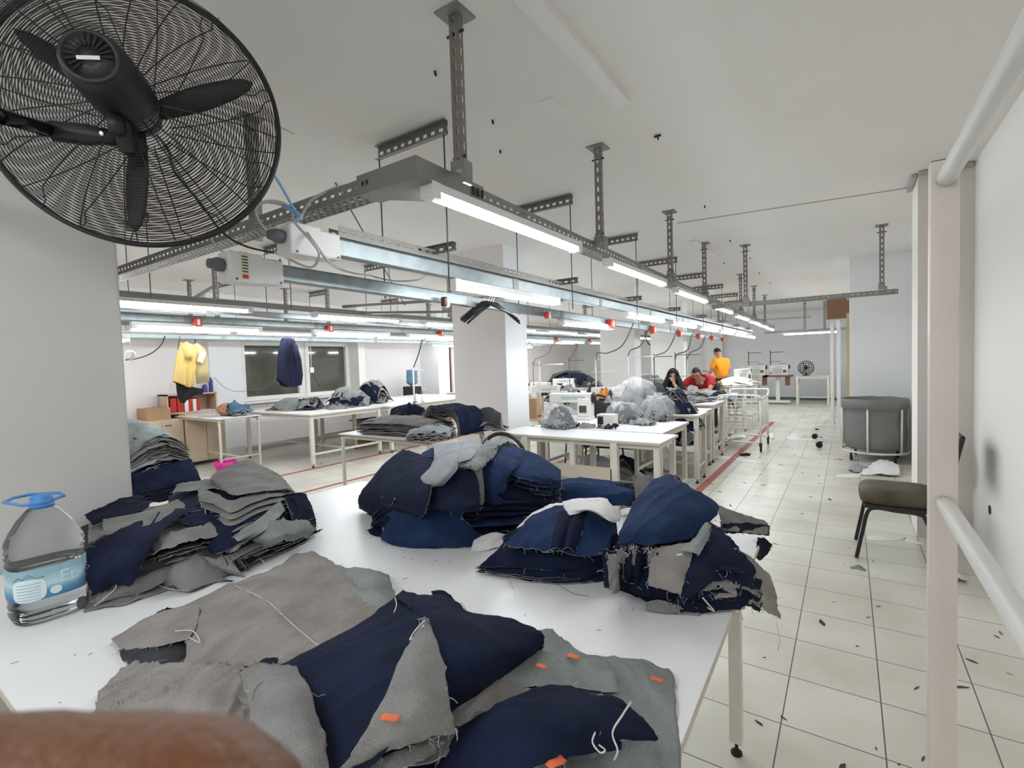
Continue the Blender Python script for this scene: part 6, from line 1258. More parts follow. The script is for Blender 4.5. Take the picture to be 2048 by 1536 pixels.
sl = MB().tube([atx(*q_, -7.62) for q_ in ((372, 690), (376, 700), (377, 712), (378, 717))], [.05, .06, .055, .045], 14); sl.build('sleeve', YEL, ys)
pk = MB().bar(atx(397, 712, -7.62), atx(409, 716, -7.62), .004, .16, up=(0, 0, 1)); pk.build('pale_patch', mat('pale_patch', (.62, .60, .50), .8), ys)
MB().tube([atx(389, 690, -7.7), atx(390, 684, -7.7), atx(390, 678, -7.75)], .006, 6).build('hanger_hook', BLACK, ys)
tg = garment(GX([[(352, 765), (370, 770), (390, 776), (408, 777)], [(353, 780), (370, 782), (390, 784), (407, 783)], [(356, 795), (366, 795), (385, 788), (404, 788)], [(362, 806), (366, 805), (374, 796), (385, 791)]], -7.75), 'black cloth hanging below the yellow shirt', mat('black_cotton', (.015, .013, .013), .9), 'hanging_trousers', 'clothing', seed=5)
MB().tube([atx(356, 768, -7.75), atx(356, 700, -7.78), atx(360, 671, -8.0)], .004, 5).build('hanging_string', BCORD, tg)
jk = garment(GX([[(562, 684), (570, 676), (582, 678), (590, 688)], [(556, 705), (570, 700), (584, 702), (594, 712)], [(554, 740), (568, 738), (582, 740), (597, 742)], [(554, 756), (568, 772), (584, 774), (600, 768)]], -7.45), 'dark navy jacket hanging in front of the window', mat('navy_cotton', (.012, .015, .045), .9, bump=.2, bscale=150), 'hanging_jacket', 'jacket', seed=7, wrk=.05)
MB().tube([atx(588, 690, -7.4), atx(595, 720, -7.4), atx(599, 750, -7.4), atx(597, 770, -7.4)], [.05, .06, .055, .05], 12).build('sleeve', MATS['navy_cotton'], jk)
MB().tube(bez([atx(573, 678, -7.45), atx(572, 670, -7.42), atx(577, 665, -7.4), atx(580, 671, -7.4)], 4), .005, 6).build('hanger_hook', CHRM, jk)
# ================================================================== CABINETS, COOLER, BOXES ON THE LEFT
def cabinet(x0, x1, y0, y1, z0, z1, label, doors=2, name='wooden_cabinet', open_=False):
    e = empty(name, ((x0+x1)/2, (y0+y1)/2, z0), label, 'cabinet', 'pale wooden cabinets')
    if open_:
        m = MB().box(x0, x1, y0, y0+.02, z0, z1).box(x0, x1, y1-.02, y1, z0, z1).box(x0, x1, y0, y1, z1-.02, z1).box(x0, x1, y0, y1, z0, z0+.02).box(x0, x0+.01, y0, y1, z0, z1)
        m.build('cabinet_body', WOOD, e)
    else:
        bevel(MB().box(x0, x1, y0, y1, z0+.06, z1).build('cabinet_body', WOOD, e)); w_ = (y1-y0)/doors
        for k in range(doors):
            d = MB().box(x1, x1+.018, y0+w_*k+.004, y0+w_*(k+1)-.004, z0+.08, z1-.03).build('door', WOOD, e)
            MB().box(x1+.018, x1+.03, y0+w_*k+.03, y0+w_*k+.12, z1-.09, z1-.08).build('handle', DARKST, d)
        for x in (x0+.05, x1-.05):
            for y in (y0+.05, y1-.05): MB().box(x-.02, x+.02, y-.02, y+.02, z0, z0+.06).build('foot', BLACK, e)
    return e
cabinet(-8.99, -8.45, 3.44, 4.01, 0, .82, 'pale wooden cabinet with two doors below the yellow shirt')
cabinet(-8.99, -8.5, 2.85, 3.42, 0, .76, 'lower pale wooden cabinet left of the two door one')
cabinet(-8.98, -8.66, 3.28, 4.01, .823, 1.13, 'open pale wooden shelf box standing on the two door cabinet', open_=True, name='wooden_shelf')
RB = mat('red_box_card', (.50, .03, .02), .5); 
for k, (y, h, mm) in enumerate(((3.34, .22, RB), (3.44, .22, RB), (3.54, .18, FIXT), (3.60, .20, RB), (3.66, .19, FIXT), (3.71, .2, RB))):
    tag(MB().box(-8.95, -8.7, y, y+.055+.03*(k < 2), .845, .845+h).build('carton', mm, loc=(-8.8, y, .845)), '%s narrow carton in the open wooden shelf, %s from the left' % ('red' if mm is RB else 'white', ORD[k]), 'box', 'cartons in the wooden shelf')
tag(MB().box(-8.95, -8.6, 2.98, 3.3, .762, .94).build('cardboard_box', BOXM, loc=(-8.8, 3.1, .762)), 'brown cardboard box on the lower wooden cabinet', 'box')
for k, (y, mm, lab) in enumerate(((3.42, PET, 'small clear bottle on top of the wooden shelf'), (3.9, mat('blue_printed_card', (.05, .05, .28), .4), 'blue carton on top of the wooden shelf'), (4.0, MATS['blue_printed_card'], 'blue printed can at the right end of the wooden shelf'))):
    h = (.16, .13, .24)[k]; tag(MB().lathe([(.03, 0), (.032, .01), (.032, h*.8), (.015, h*.9), (.012, h)], (-8.82, y, 1.132), n=14, power=(2, 5, 2)[k]).build('can', mm, loc=(-8.82, y, 1.132)), lab, 'container')
p = Vector((-8.55, 8.35, 0)); e = empty('water_cooler', p, 'black water cooler with a blue bottle by the left wall', 'water cooler')
bevel(MB().box(p.x-.16, p.x+.16, p.y-.16, p.y+.16, 0, .98).build('cooler_body', BLACK, e), .02, 3); MB().box(p.x+.05, p.x+.17, p.y-.1, p.y+.1, .7, .72).box(p.x+.155, p.x+.19, p.y-.06, p.y-.03, .84, .88).box(p.x+.155, p.x+.19, p.y+.03, p.y+.06, .84, .88).build('tap', DARKST, e)
MB().lathe([(.03, .96), (.05, 1.0), (.125, 1.05), (.132, 1.08), (.125, 1.15), (.132, 1.2), (.125, 1.27), (.132, 1.33), (.11, 1.37)], (p.x, p.y, 0), n=24).build('water_jug', mat('blue_tinted_plastic', (.12, .24, .34), .12, alpha=.85), e)
tb = MB(); p = atz(738, 806, TT); tb.box(p.x-.2, p.x+.2, p.y-.13, p.y+.13, TT, TT+.01)
for a, b_ in (((-.2, -.13), (.2, -.13)), ((.2, -.13), (.2, .13)), ((.2, .13), (-.2, .13)), ((-.2, .13), (-.2, -.13))): tb.bar((p.x+a[0], p.y+a[1], TT+.065), (p.x+b_[0], p.y+b_[1], TT+.065), .008, .13)
e = empty('plastic_tub', (p.x, p.y, TT), 'dark blue plastic tub at the right of the high left heap', 'tub'); bevel(tb.build('tub_body', mat('dark_blue_plastic', (.012, .02, .06), .35), e), .004); r_ = MB(); 
for a, b_ in (((-.21, -.14), (.21, -.14)), ((.21, -.14), (.21, .14)), ((.21, .14), (-.21, .14)), ((-.21, .14), (-.21, -.14))): r_.bar((p.x+a[0], p.y+a[1], TT+.13), (p.x+b_[0], p.y+b_[1], TT+.13), .02, .01)
r_.build('rim', mat('blue_plastic_rim', (.03, .07, .25), .35), e)
pk = atz(452, 946, 0); pm_ = MB(); pm_.lathe([(.10, 0), (.15, .17), (.14, .17), (.09, .01)], (pk.x, pk.y, 0), n=20); o = pm_.build('pink_bucket', mat('hot_pink_plastic', (.70, .03, .28), .4), loc=(pk.x, pk.y, 0)); tag(o, 'hot pink plastic bucket on the floor by the left tube frame table', 'bucket')
neat(-7.5, 3.0, 0, .01, .01, .01, 1, 'grey', 'tiny', 'tiny') if False else None
# ================================================================== WIRE CART
def cart():
    x0, x1, y0, y1 = -1.66, -1.08, 8.12, 8.92; zb, zt = .14, .80; e = empty('wire_cart', ((x0+x1)/2, (y0+y1)/2, 0), 'white wire basket cart on wheels beside the red floor line', 'cart')
    m = MB()
    for x in (x0, x1):
        for y in (y0, y1): m.tube([(x, y, zb), (x, y, zt)], .014, 8)
    m.tube([(x0, y0, zb), (x1, y0, zb), (x1, y1, zb), (x0, y1, zb)], .014, 8, closed=True)
    m.build('cart_frame', WSTEEL, e)
    h = MB(); h.tube(bez([(x0, y0, zt-.1), (x0, y0, zt), (x0+.05, y0-.02, zt+.05), (x1-.05, y0-.02, zt+.05), (x1, y0, zt), (x1, y0+.3, zt), (x1, y1, zt), (x1, y1+.12, zt+.08), (x1-.08, y1+.16, zt+.09), (x0+.08, y1+.16, zt+.09), (x0, y1+.12, zt+.08), (x0, y1, zt), (x0, y0, zt)], 4), .016, 8); h.build('handle_rail', WSTEEL, e)
    for nm, side in (('left', 0), ('right', 1), ('front', 2), ('back', 3)):
        g = MB(); r = .006; 
        if side < 2:
            x = (x0, x1)[side]; yy = (y0, y1)
            for k in range(9): z = zb+.22+(zt-zb-.22)*k/8; g.tube([(x, yy[0], z), (x, yy[1], z)], r, 5)
            for k in range(8): y = y0+(y1-y0)*k/7; g.tube([(x, y, zb+.22), (x, y, zt)], r, 5)
        else:
            y = (y0, y1)[side-2]
            for k in range(9): z = zb+.22+(zt-zb-.22)*k/8; g.tube([(x0, y, z), (x1, y, z)], r, 5)
            for k in range(6): x = x0+(x1-x0)*k/5; g.tube([(x, y, zb+.22), (x, y, zt)], r, 5)
        g.build('wire_side', WSTEEL, e)
    g = MB()
    for k in range(8): y = y0+(y1-y0)*k/7; g.tube([(x0, y, zb+.22), (x1, y, zb+.22)], .003, 5)
    g.build('wire_floor', WSTEEL, e)
    for x in (x0, x1):
        for y in (y0, y1):
            w_ = MB().box(x-.02, x+.02, y-.025, y+.025, .09, zb).build('caster_fork', BLACK, e); MB().lathe([(.03, -.013), (.048, -.01), (.048, .01), (.03, .013)], (x, y+.02, .049), (1, 0, 0), 18).build('wheel', RUBBER, w_)
cart()
heap(-1.45, 8.45, .145, .35, .5, .05, 3, 'white', 'white paper scrap on the lower frame of the wire cart', 'papers on the wire cart', name='paper_scrap', wr=.02)
MB_ = None
# ================================================================== FABRIC BIN, RACKS, WALL THINGS ON THE RIGHT
bc = Vector((.30, 8.72+.0, 0)); bc = Vector((.29, 8.2, 0)); e = empty('laundry_bin', bc, 'round grey fabric bin in a white tube frame by the right wall', 'bin')
GF = mat('grey_canvas', (.20, .20, .195), .85, var=.08, vscale=6, bump=.3, bscale=30)
bm_ = MB(); G = []
for i, (z, r) in enumerate(((.16, .30), (.2, .34), (.35, .355), (.5, .34), (.62, .345), (.70, .36), (.705, .375), (.80, .372), (.83, .36), (.82, .345), (.6, .33), (.25, .32))):
    row = []
    for k in range(49):
        g = 2*pi*k/48; rr = r+.014*noise.noise(Vector((cos(g)*3, sin(g)*3, z*5)))*(1 if z < .82 else .6); row.append(bc+Vector((rr*cos(g), rr*sin(g), z+.012*noise.noise(Vector((cos(g)*2, sin(g)*2, 4))))))
    G.append(row)
bm_.grid(G); bm_.build('fabric_liner', GF, e); MB().lathe([(.30, 0), (.30, .01)], bc+Vector((0, 0, .17)), n=30).build('liner_bottom', GF, e)
f = MB(); n_ = 24
f.tube([bc+Vector((.37*cos(2*pi*k/n_), .37*sin(2*pi*k/n_), .13)) for k in range(n_)], .014, 8, closed=True)
f.build('base_ring', CREAM, e)
for k in range(6):
    g = 2*pi*k/6-.75; MB().tube([bc+Vector((.37*cos(g), .37*sin(g), .13)), bc+Vector((.375*cos(g), .375*sin(g), .70))], .012, 8).build('upright', CREAM, e)
for k in range(4):
    g = 2*pi*k/4-.9; c = bc+Vector((.33*cos(g), .33*sin(g), 0)); w_ = MB().box(c.x-.015, c.x+.015, c.y-.02, c.y+.02, .07, .13).build('caster_fork', BLACK, e); MB().lathe([(.02, -.012), (.038, -.008), (.038, .008), (.02, .012)], (c.x, c.y, .039), (1, .3, 0), 16).build('wheel', RUBBER, w_)
def rolling_rack(x, y, h, label, L=.75, rz=0.0):
    e = empty('rolling_rack', (x, y, 0), label, 'rack', 'white rolling garment racks', rz)
    def P(o): o.parent = e; return o
    for yy in (-L/2, L/2):
        P(bevel(MB().box(-.022, .022, yy-.022, yy+.022, .14, h).build('post', WSTEEL), .003))
        b = P(MB().bar((-.28, yy, .13), (.28, yy, .13), .05, .05).build('foot', WSTEEL))
        P(MB().bar((-.16, yy, .16), (-.02, yy, .34), .02, .02).bar((.16, yy, .16), (.02, yy, .34), .02, .02).build('brace', WSTEEL))
        for xx in (-.25, .25):
            w_ = MB().lathe([(.03, -.014), (.046, -.01), (.046, .01), (.03, .014)], (xx, yy, .047), (0, 1, 0), 16).build('wheel', RUBBER); w_.parent = b
    P(MB().tube([(0, -L/2, h-.02), (0, L/2, h-.02)], .016, 8).build('top_rail', WSTEEL)); P(MB().tube([(0, -L/2, .13), (0, L/2, .13)], .016, 8).tube([(0, -L/2, .95), (0, L/2, .95)], .012, 8).build('lower_rail', WSTEEL))
    return e
rolling_rack(-.22, 10.1, 1.95, 'white rolling garment rack nearer the doorway', .7)
rolling_rack(-.12, 9.15, 1.93, 'white rolling garment rack beside the grey fabric bin', .55)
o = MB().box(-.32, .02, 10.62, 10.72, 2.06, 2.46); tag(bevel(o.build('wall_cabinet', mat('brown_painted_box', (.22, .125, .07), .55), loc=(-.1, 10.65, 2.06))), 'brown box fixed high on the white wall above the doorway', 'box')
p = aty(1686, 594, 9.1); tag(MB().box(-.015, .02, p.y-.05, p.y+.03, p.z-.05, p.z+.05).build('wall_bell', mat('beige_plastic', (.50, .38, .30), .5), loc=(0, p.y, p.z)), 'small beige box high on the white wall left of the right column', 'alarm box')
# ================================================================== FAR WALL: machine tables and the small fan
for k, (x, rz) in enumerate(((-2.32, 0), (-1.72, 0))):
    e = empty('machine_stand', (x, 16.6, 0), 'brown topped sewing machine stand at the far wall, %s one' % ('left' if k == 0 else 'right'), 'machine table', 'machine stands at the far wall')
    MB().box(x-.38, x+.38, 16.3, 16.85, .80, .84).build('tabletop', DWOOD if k else WOOD, e); 
    MB().box(x-.05, x+.05, 16.5, 16.6, .10, .80).build('column_leg', WSTEEL, e); MB().box(x-.32, x+.32, 16.4, 16.75, .04, .10).build('base_foot', WSTEEL, e); MB().box(x+.2, x+.32, 16.35, 16.45, .55, .80).build('drawer_box', DWOOD, e)
    o = machine((x+.02, 16.6, .842), 0, 'sewing machine on the %s brown stand at the far wall' % ('left' if k == 0 else 'right'))
    stand(x-.22, 16.75, .842, 1.58, .35, 'thread stand on the %s brown stand at the far wall' % ('left' if k == 0 else 'right'), .012, DARKST, 1.25)
table(-1.25, -.42, 16.3, 16.85, .82, 'white table with a small fan at the far wall', G_T, lw=.05, feet=False)
e = empty('table_fan', (-1.0, 16.5, .825), 'small round cage fan standing on the far white table', 'fan'); c = Vector((-1.0, 16.5, 1.05))
m = MB()
for j in range(8):
    a = pi*j/8; m.tube([c+Vector((.2*cos(t)*cos(a), .1*cos(t)*sin(a)+.0, .2*sin(t))) for t in [2*pi*k/24 for k in range(24)]], .006, 4, closed=True)
for j in (-.6, -.3, 0, .3, .6): m.tube([c+Vector((.2*math.sqrt(1-j*j)*cos(2*pi*k/24), .1*math.sqrt(1-j*j)*sin(2*pi*k/24), .2*j)) for k in range(24)], .006, 4, closed=True)
m.build('fan_cage', BLKM, e); MB().lathe([(.05, -.08), (.06, 0), (.04, .08)], c, (0, 1, 0), 16).build('motor', BLACK, e); MB().tube([c-Vector((0, 0, .12)), (-1.0, 16.5, .84)], .02, 8).lathe([(.1, 0), (.1, .015)], (-1.0, 16.5, .825)).build('fan_base', BLKM, e)
for k in range(3):
    g = 2*pi*k/3; MB().bar(c, c+Vector((.16*cos(g), 0, .16*sin(g))), .02, .07, up=(0, 1, 0)).build('fan_blade', DARKST, e)
# ================================================================== FLOOR: papers and scraps
def fl(x, y, z=.0): return [x, y, z]
def fpaper(G, label, mats=None, cat='paper', name='paper_scrap', wr=.004, n=14): return sheet(W(G, 0), label, mats or pap, 'papers and scraps on the floor', name=name, n=n, wr=wr, edge=.004, t=.001, zmin=0.0, cat=cat, wf=9)
fpaper([[(1745, 925, .02), (1768, 920, .06), (1798, 930, .05)], [(1735, 940, .01), (1765, 938, .05), (1800, 942, .04)], [(1730, 950, .0), (1765, 950, .02), (1800, 952, .02)]], 'large crumpled white paper on the floor beside the chair', n=20, wr=.02)
fpaper([[(1725, 938, .02), (1740, 936, .03), (1752, 940, .02)], [(1715, 948, .0), (1738, 950, .01), (1755, 950, .01)]], 'folded white paper tip left of the large crumpled paper', wr=.01)
fpaper([[(1672, 949, .0), (1695, 948, .01), (1722, 948, .01)], [(1672, 954, .0), (1695, 955, .0), (1722, 954, .0)]], 'thin white strip pointing left from the crumpled paper')
fpaper([[(1700, 930, .03), (1715, 928, .04), (1735, 934, .02)], [(1697, 942, .0), (1715, 944, .02), (1730, 944, .0)]], 'blue grey cloth scrap beside the large crumpled paper', (PALE, CHAR, FRAY), 'fabric', 'cloth_scrap', wr=.02)
fpaper([[(1738, 1071, .0), (1770, 1074, .01), (1812, 1074, .01)], [(1735, 1080, .0), (1770, 1082, .0), (1812, 1080, .0)]], 'long white paper strip on the floor under the chair')
fpaper([[(1808, 1076, .0), (1825, 1080, .01), (1850, 1086, .0)], [(1812, 1084, .0), (1828, 1088, .0), (1848, 1089, .0)]], 'torn white strip end at the foot of the right column')
fpaper([[(1905, 1148, .0), (1915, 1146, .03), (1935, 1152, .0)], [(1908, 1160, .0), (1920, 1160, .03), (1938, 1162, .0)]], 'crumpled white tissue on the floor behind the chair', wr=.02)
fpaper([[(1575, 872, .0), (1590, 868, .01), (1597, 872, .0)], [(1573, 878, .0), (1590, 880, .0), (1600, 878, .0)]], 'small white paper sheet lying in the middle of the aisle')
fpaper([[(1595, 878, .0), (1620, 878, .0), (1642, 879, .0)], [(1595, 880, .0), (1620, 881, .0), (1642, 881, .0)]], 'thin white strip lying right of the small aisle paper')
fpaper([[(1423, 910, .0), (1470, 915, .0), (1524, 924, .0)], [(1423, 914, .0), (1470, 920, .0), (1524, 928, .0)]], 'long white paper strip crossing the red floor line')
fpaper([[(1375, 957, .0), (1385, 955, .0), (1392, 961, .0)], [(1370, 963, .0), (1380, 963, .0), (1391, 964, .0)]], 'white paper bit under the foot of the small aisle table')
fpaper([[(1538, 868, .0), (1545, 866, .02), (1552, 870, .0)], [(1536, 876, .0), (1545, 876, .02), (1550, 877, .0)]], 'crumpled white paper beside the wheel of the wire cart', wr=.02)
fpaper([[(1478, 908, .0), (1490, 906, .01), (1502, 907, .0)], [(1478, 912, .0), (1490, 913, .0), (1500, 912, .0)]], 'black cloth scrap on the red floor line', (INK, INK, FRAY), 'fabric', 'cloth_scrap')
fpaper([[(1700, 1133, .0), (1718, 1132, .01), (1733, 1140, .0)], [(1702, 1138, .0), (1718, 1140, .0), (1730, 1143, .0)]], 'grey frayed scrap on the floor left of the chair leg', (GREY, CHAR, FRAY), 'fabric', 'cloth_scrap', wr=.01)
rnd = random.Random(11); dm = MB()
for k in range(420):
    if k < 260: x = rnd.uniform(-1.6, .7); y = 1.2+rnd.random()**1.2*12
    else: x = rnd.uniform(-8, -1.3); y = rnd.uniform(2.5, 12)
    if x > -.05 and y > 8.4: continue
    a = rnd.uniform(0, pi); L = rnd.uniform(.004, .026)*(1 if rnd.random() < .8 else 1.6); d = Vector((cos(a), sin(a), 0))*L; nn = Vector((-d.y, d.x, 0))*rnd.uniform(.1, .45)
    c = Vector((x, y, .0012)); b = len(dm.v); pts = [c-d, c-d*.3-nn, c+d*.7-nn*.6, c+d, c+d*.2+nn, c-d*.6+nn*.7]
    dm.v += pts+[q_+Vector((0, 0, .0016)) for q_ in pts]; dm.face([b+6+i for i in range(6)], 0 if rnd.random() < .7 else 1)
    for i in range(6): j = (i+1) % 6; dm.face([b+i, b+j, b+6+j, b+6+i], 0)
tag(dm.build('floor_lint', [mat('dark_lint', (.06, .055, .05), .9), mat('grey_lint', (.25, .24, .23), .9)]), 'small dark cloth scraps and lint scattered over the tiled floor', 'lint', kind='stuff')
# ---------------- more clutter in the machine field
MORE = [(-2.9, 6.75, .762, .45, .3, .14, 6, 'dark', 'dark piece between the machines before the second column', 'dark heap before the second column'),
        (-1.98, 4.98, TT, .2, .15, .04, 3, 'mix', 'small striped piece beside the control box', 'pieces by the control box'),
        (-1.72, 4.86, TT, .26, .2, .06, 4, 'grey', 'greenish grey piece spilling from the pointed bag', 'pieces spilling from the pointed bag'),
        (-2.75, 6.0, .60, .6, .3, .26, 9, 'mix', 'grey piece in the mound left of the tallest bag', 'mound left of the tallest bag'),
        (-4.4, 7.1, .762, .45, .35, .16, 6, 'mix', 'grey piece beside the machine right of the white column', 'pieces beside the first machine'),
        (-2.15, 7.3, TT+.01, .45, .35, .22, 7, 'grey', 'pale grey piece on top of the heap before the woman', 'top pieces before the woman'),
        (-2.35, 7.3, TT+.01, .45, .35, .26, 8, 'navy', 'dark striped piece by the elbow of the woman', 'dark pieces before the woman'),
        (-4.85, 8.35, .762, .5, .3, .2, 6, 'dark', 'dark piece on the left end of the second machine table', 'left pieces of the second machine table'),
        (-1.62, 6.0, .60, .45, .4, .34, 9, 'mix', 'grey edge piece in the slumped heap at the aisle corner', 'slumped heap at the aisle corner'),
        (-3.8, 8.3, .762, .5, .4, .3, 8, 'grey', 'grey piece in the mound left of the second column', 'mound left of the second column'),
        (-2.2, 4.75, 0, .8, .3, .10, 6, 'mix', 'offcut on the floor behind the sack', 'offcuts on the floor behind the sack'),
        (-2.0, 7.3, .20, .7, .4, .22, 7, 'mix', 'dark piece stored on the lower rail of the table by the cart', 'pieces under the table by the cart'),
        (-2.2, 5.5, 0, .7, .5, .3, 8, 'dark', 'dark scrap in the pile on the floor under the bag table', 'floor scraps under the bag table'),
        (-2.2, 6.6, 0, .8, .5, .35, 8, 'mix', 'scrap in the pile on the floor under the machine table', 'floor scraps under the machine table')]
for (cx, cy, z, w_, d_, h_, n_, pl, lb_, gp_) in MORE: heap(cx, cy, z, w_, d_, h_, n_, pl, lb_, gp_, rot=cx*2, wr=.03, res=9, size=.7)
table(-3.2, -1.95, 5.35, 6.2, .60, 'low white table holding the heap behind the bag table', G_T, lw=.04)
tag(MB().box(-1.95, -1.45, 5.86, 6.16, .20, .60).build('wooden_crate', WOOD, loc=(-1.7, 6, .2)), 'pale crate under the slumped heap at the aisle corner', 'crate') if False else None
# ================================================================== PEOPLE
def skinmesh(name, V, Eg, R_, m, parent, sub=2):
    me = bpy.data.meshes.new(name); me.from_pydata([tuple(v) for v in V], Eg, []); me.materials.append(m); o = bpy.data.objects.new(name, me); col.objects.link(o); o.parent = parent
    sk = o.modifiers.new('skin', 'SKIN'); sk.use_smooth_shade = True
    lay = me.skin_vertices[0].data
    for i, r in enumerate(R_): lay[i].radius = (r, r) if isinstance(r, (int, float)) else r; lay[i].use_root = (i == 0)
    sb = o.modifiers.new('sub', 'SUBSURF'); sb.levels = sub; sb.render_levels = sub
    return o
def head_mesh(m, c, fwd, up, s=1.0, mi=0, face=True):
    """head with brow, cheeks, jaw; c = centre, s=1 -> 0.23 m tall"""
    f = Vector(fwd).normalized(); u = Vector(up); u = (u-f*u.dot(f)).normalized(); r = f.cross(u); c = Vector(c); n = 20; G = []
    for i in range(n+1):
        th = pi*i/n; row = []
        for k in range(28):
            ph = 2*pi*k/28; x = sin(th)*cos(ph); y = sin(th)*sin(ph); z = cos(th); w_ = .078*(1-.22*max(0, -z)**1.5); dd = .096*(1-.12*max(0, -z)); yy = y*dd
            if y > .3 and -.75 < z < -.2: yy += .004
            if abs(x) < .22 and y > .6: yy += .020*max(0, 1-abs(z+.10)/.22)*(1-abs(x)/.22)+.006*max(0, 1-abs(z+.45)/.1)
            if y > .5 and .10 < abs(x) < .5 and -.02 < z < .2: yy -= .008
            row.append(c+(r*(x*w_)+f*yy+u*(z*.118))*s)
        row.append(row[0].copy()); G.append(row)
    m.grid(G, mi)
    for sx in (-1, 1):
        e0 = c+(r*sx*.078+u*-.005-f*.008)*s; m.tube([e0-u*.03*s, e0+r*sx*.014*s+u*0, e0+u*.03*s-f*.006*s], [.008*s, .013*s, .012*s], 8, mi)
    return r, f, u
def person(label, loc, rz, J, skin, shirt, trousers, hair, hands=None, shirt_r=1.0, hijab=False, collar=None):
    e = empty('person', loc, label, 'person', None, rz)
    V = []; Eg = []; Rr = []; ix = {}
    def add(k, p, r, to=None):
        ix[k] = len(V); V.append(Vector(p)); Rr.append(r)
        if to: Eg.append((ix[to], ix[k]))
    j = J
    add('pel', j['pelvis'], (.15, .11)); add('wai', j['waist'], (.135, .10), 'pel'); add('che', j['chest'], (.155, .115), 'wai'); add('neb', j['neck'], .062, 'che'); add('nec', j['neck2'], .052, 'neb')
    add('hd', Vector(j['neck2']).lerp(Vector(j['head']), .8), .06, 'nec')
    for s in 'LR':
        sh, el, wr = Vector(j['sh'+s]), Vector(j['el'+s]), Vector(j['wr'+s]); add('sh'+s, sh, .062, 'che'); add('ua'+s, sh.lerp(el, .5), .049, 'sh'+s); add('el'+s, el, .040, 'ua'+s); add('fa'+s, el.lerp(wr, .35), .039, 'el'+s); add('wr'+s, wr, .026, 'fa'+s)
        d = Vector(j.get('hd'+s, (wr-el))).normalized(); side = d.cross(Vector((0, 0, 1))); side = side.normalized() if side.length > .1 else Vector((1, 0, 0)); add('pa'+s, wr+d*.055, (.036, .018), 'wr'+s)
        hp, kn, an = Vector(j['hip'+s]), Vector(j['kn'+s]), Vector(j['an'+s]); add('hp'+s, hp, .092, 'pel'); add('th'+s, hp.lerp(kn, .5), .078, 'hp'+s); add('kn'+s, kn, .056, 'th'+s); add('ca'+s, kn.lerp(an, .35), .055, 'kn'+s); add('an'+s, an, .036, 'ca'+s); add('to'+s, an+Vector((0, .15, -.04)), .035, 'an'+s)
    body = skinmesh('body', V, Eg, Rr, skin, e)
    hm = MB(); hf = Vector(j['face']); hu = Vector(j.get('hup', (0, 0, 1))); r, f, u = head_mesh(hm, j['head'], hf, hu, 1.0); c = Vector(j['head'])
    def P(o): o.parent = e; return o
    hd = P(hm.build('head', skin))
    for s in 'LR':      # five fingers, each its own bent chain
        wr = Vector(j['wr'+s]); d = Vector(j.get('hd'+s, (wr-Vector(j['el'+s])))).normalized(); side = d.cross(Vector((0, 0, 1))); side = side.normalized() if side.length > .1 else Vector((1, 0, 0)); dn = d.cross(side)
        if dn.z > 0: dn = -dn
        for q in range(5):
            L = (.068, .078, .082, .074, .058)[q]
            a = wr+d*.075+side*(.03-.018*(q-1)) if q else wr+d*.035+side*.035
            dd = d if q else (d*.6+side*.8).normalized()
            P(MB().tube([a-dd*.02, a+dd*L*.35, a+dd*L*.7+dn*.012, a+dd*L*.92+dn*.032], [.0095, .0088, .008, .006], 7).build('finger', skin)).parent = e
    ey = MB(); 
    for sx in (-1, 1):
        ec = c+r*sx*.032+f*.083+u*.006; ey.lathe([(.001, .006), (.008, .003), (.011, -.004)], ec, f, 8)
        ey.tube([ec+r*-.016+u*.017+f*.004, ec+u*.020+f*.007, ec+r*.016+u*.016+f*.004], .0035, 5)
    ey.tube([c+r*-.02+f*.088-u*.052, c+f*.095-u*.050, c+r*.02+f*.088-u*.052], .003, 5)
    P(ey.build('eyes_and_mouth', mat('dark_brow', (.02, .013, .01), .6)))
    if not hijab:
        G = []
        for i in range(9):
            th = pi*.52*i/8; row = []
            for k in range(29):
                ph = 2*pi*k/28; x = sin(th)*cos(ph); y = sin(th)*sin(ph); z = cos(th); lim = 1.0
                zz = z
                if y > .35: th2 = min(th, pi*.30); x, y, zz = sin(th2)*cos(ph), sin(th2)*sin(ph), cos(th2)
                row.append(c+r*(x*.084)+f*(y*.100-.004)+u*(zz*.125+(0 if y > .35 else -.01*i/8)))
            G.append(row)
        P(thick(MB().grid(G).build('hair', hair), .004))
    else:
        G = []
        for i in range(12):
            t = i/11; row = []
            for k in range(25):
                ph = pi*.5+ .50+(2*pi-1.0)*k/24
                if t < .5: th = pi*.08+pi*.5*t*1.5; rr = .105*sin(min(th, pi/2)); z = .14*cos(th); yy = .122*sin(min(th, pi/2))
                else: rr = .105+.16*(t-.5)*2; yy = .122+.08*(t-.5)*2; z = .14*cos(pi*.08+pi*.375)-.34*(t-.5)*2
                row.append(c+r*(cos(ph)*rr)+f*(sin(ph)*yy-.008)+Vector((0, 0, 1))*z)
            G.append(row)
        P(thick(MB().grid(G).build('head_scarf', hair), .006))
        P(MB().lathe([(.075, -.10), (.088, -.13), (.095, -.18), (.15, -.26)], c, (0, 0, 1), 20).build('scarf_neck', hair)); P(MB().tube([c+r*-.085+f*.05+u*.0, c+r*-.07+f*.07+u*.07, c+f*.085+u*.10, c+r*.07+f*.07+u*.07, c+r*.085+f*.05], [.02, .024, .026, .024, .02], 8).build('scarf_brow', hair))
    # shirt with short sleeves, trousers
    V2 = []; E2 = []; R2 = []; ix = {}
    def add2(k, p, r, to=None):
        ix[k] = len(V2); V2.append(Vector(p)); R2.append(r)
        if to: E2.append((ix[to], ix[k]))
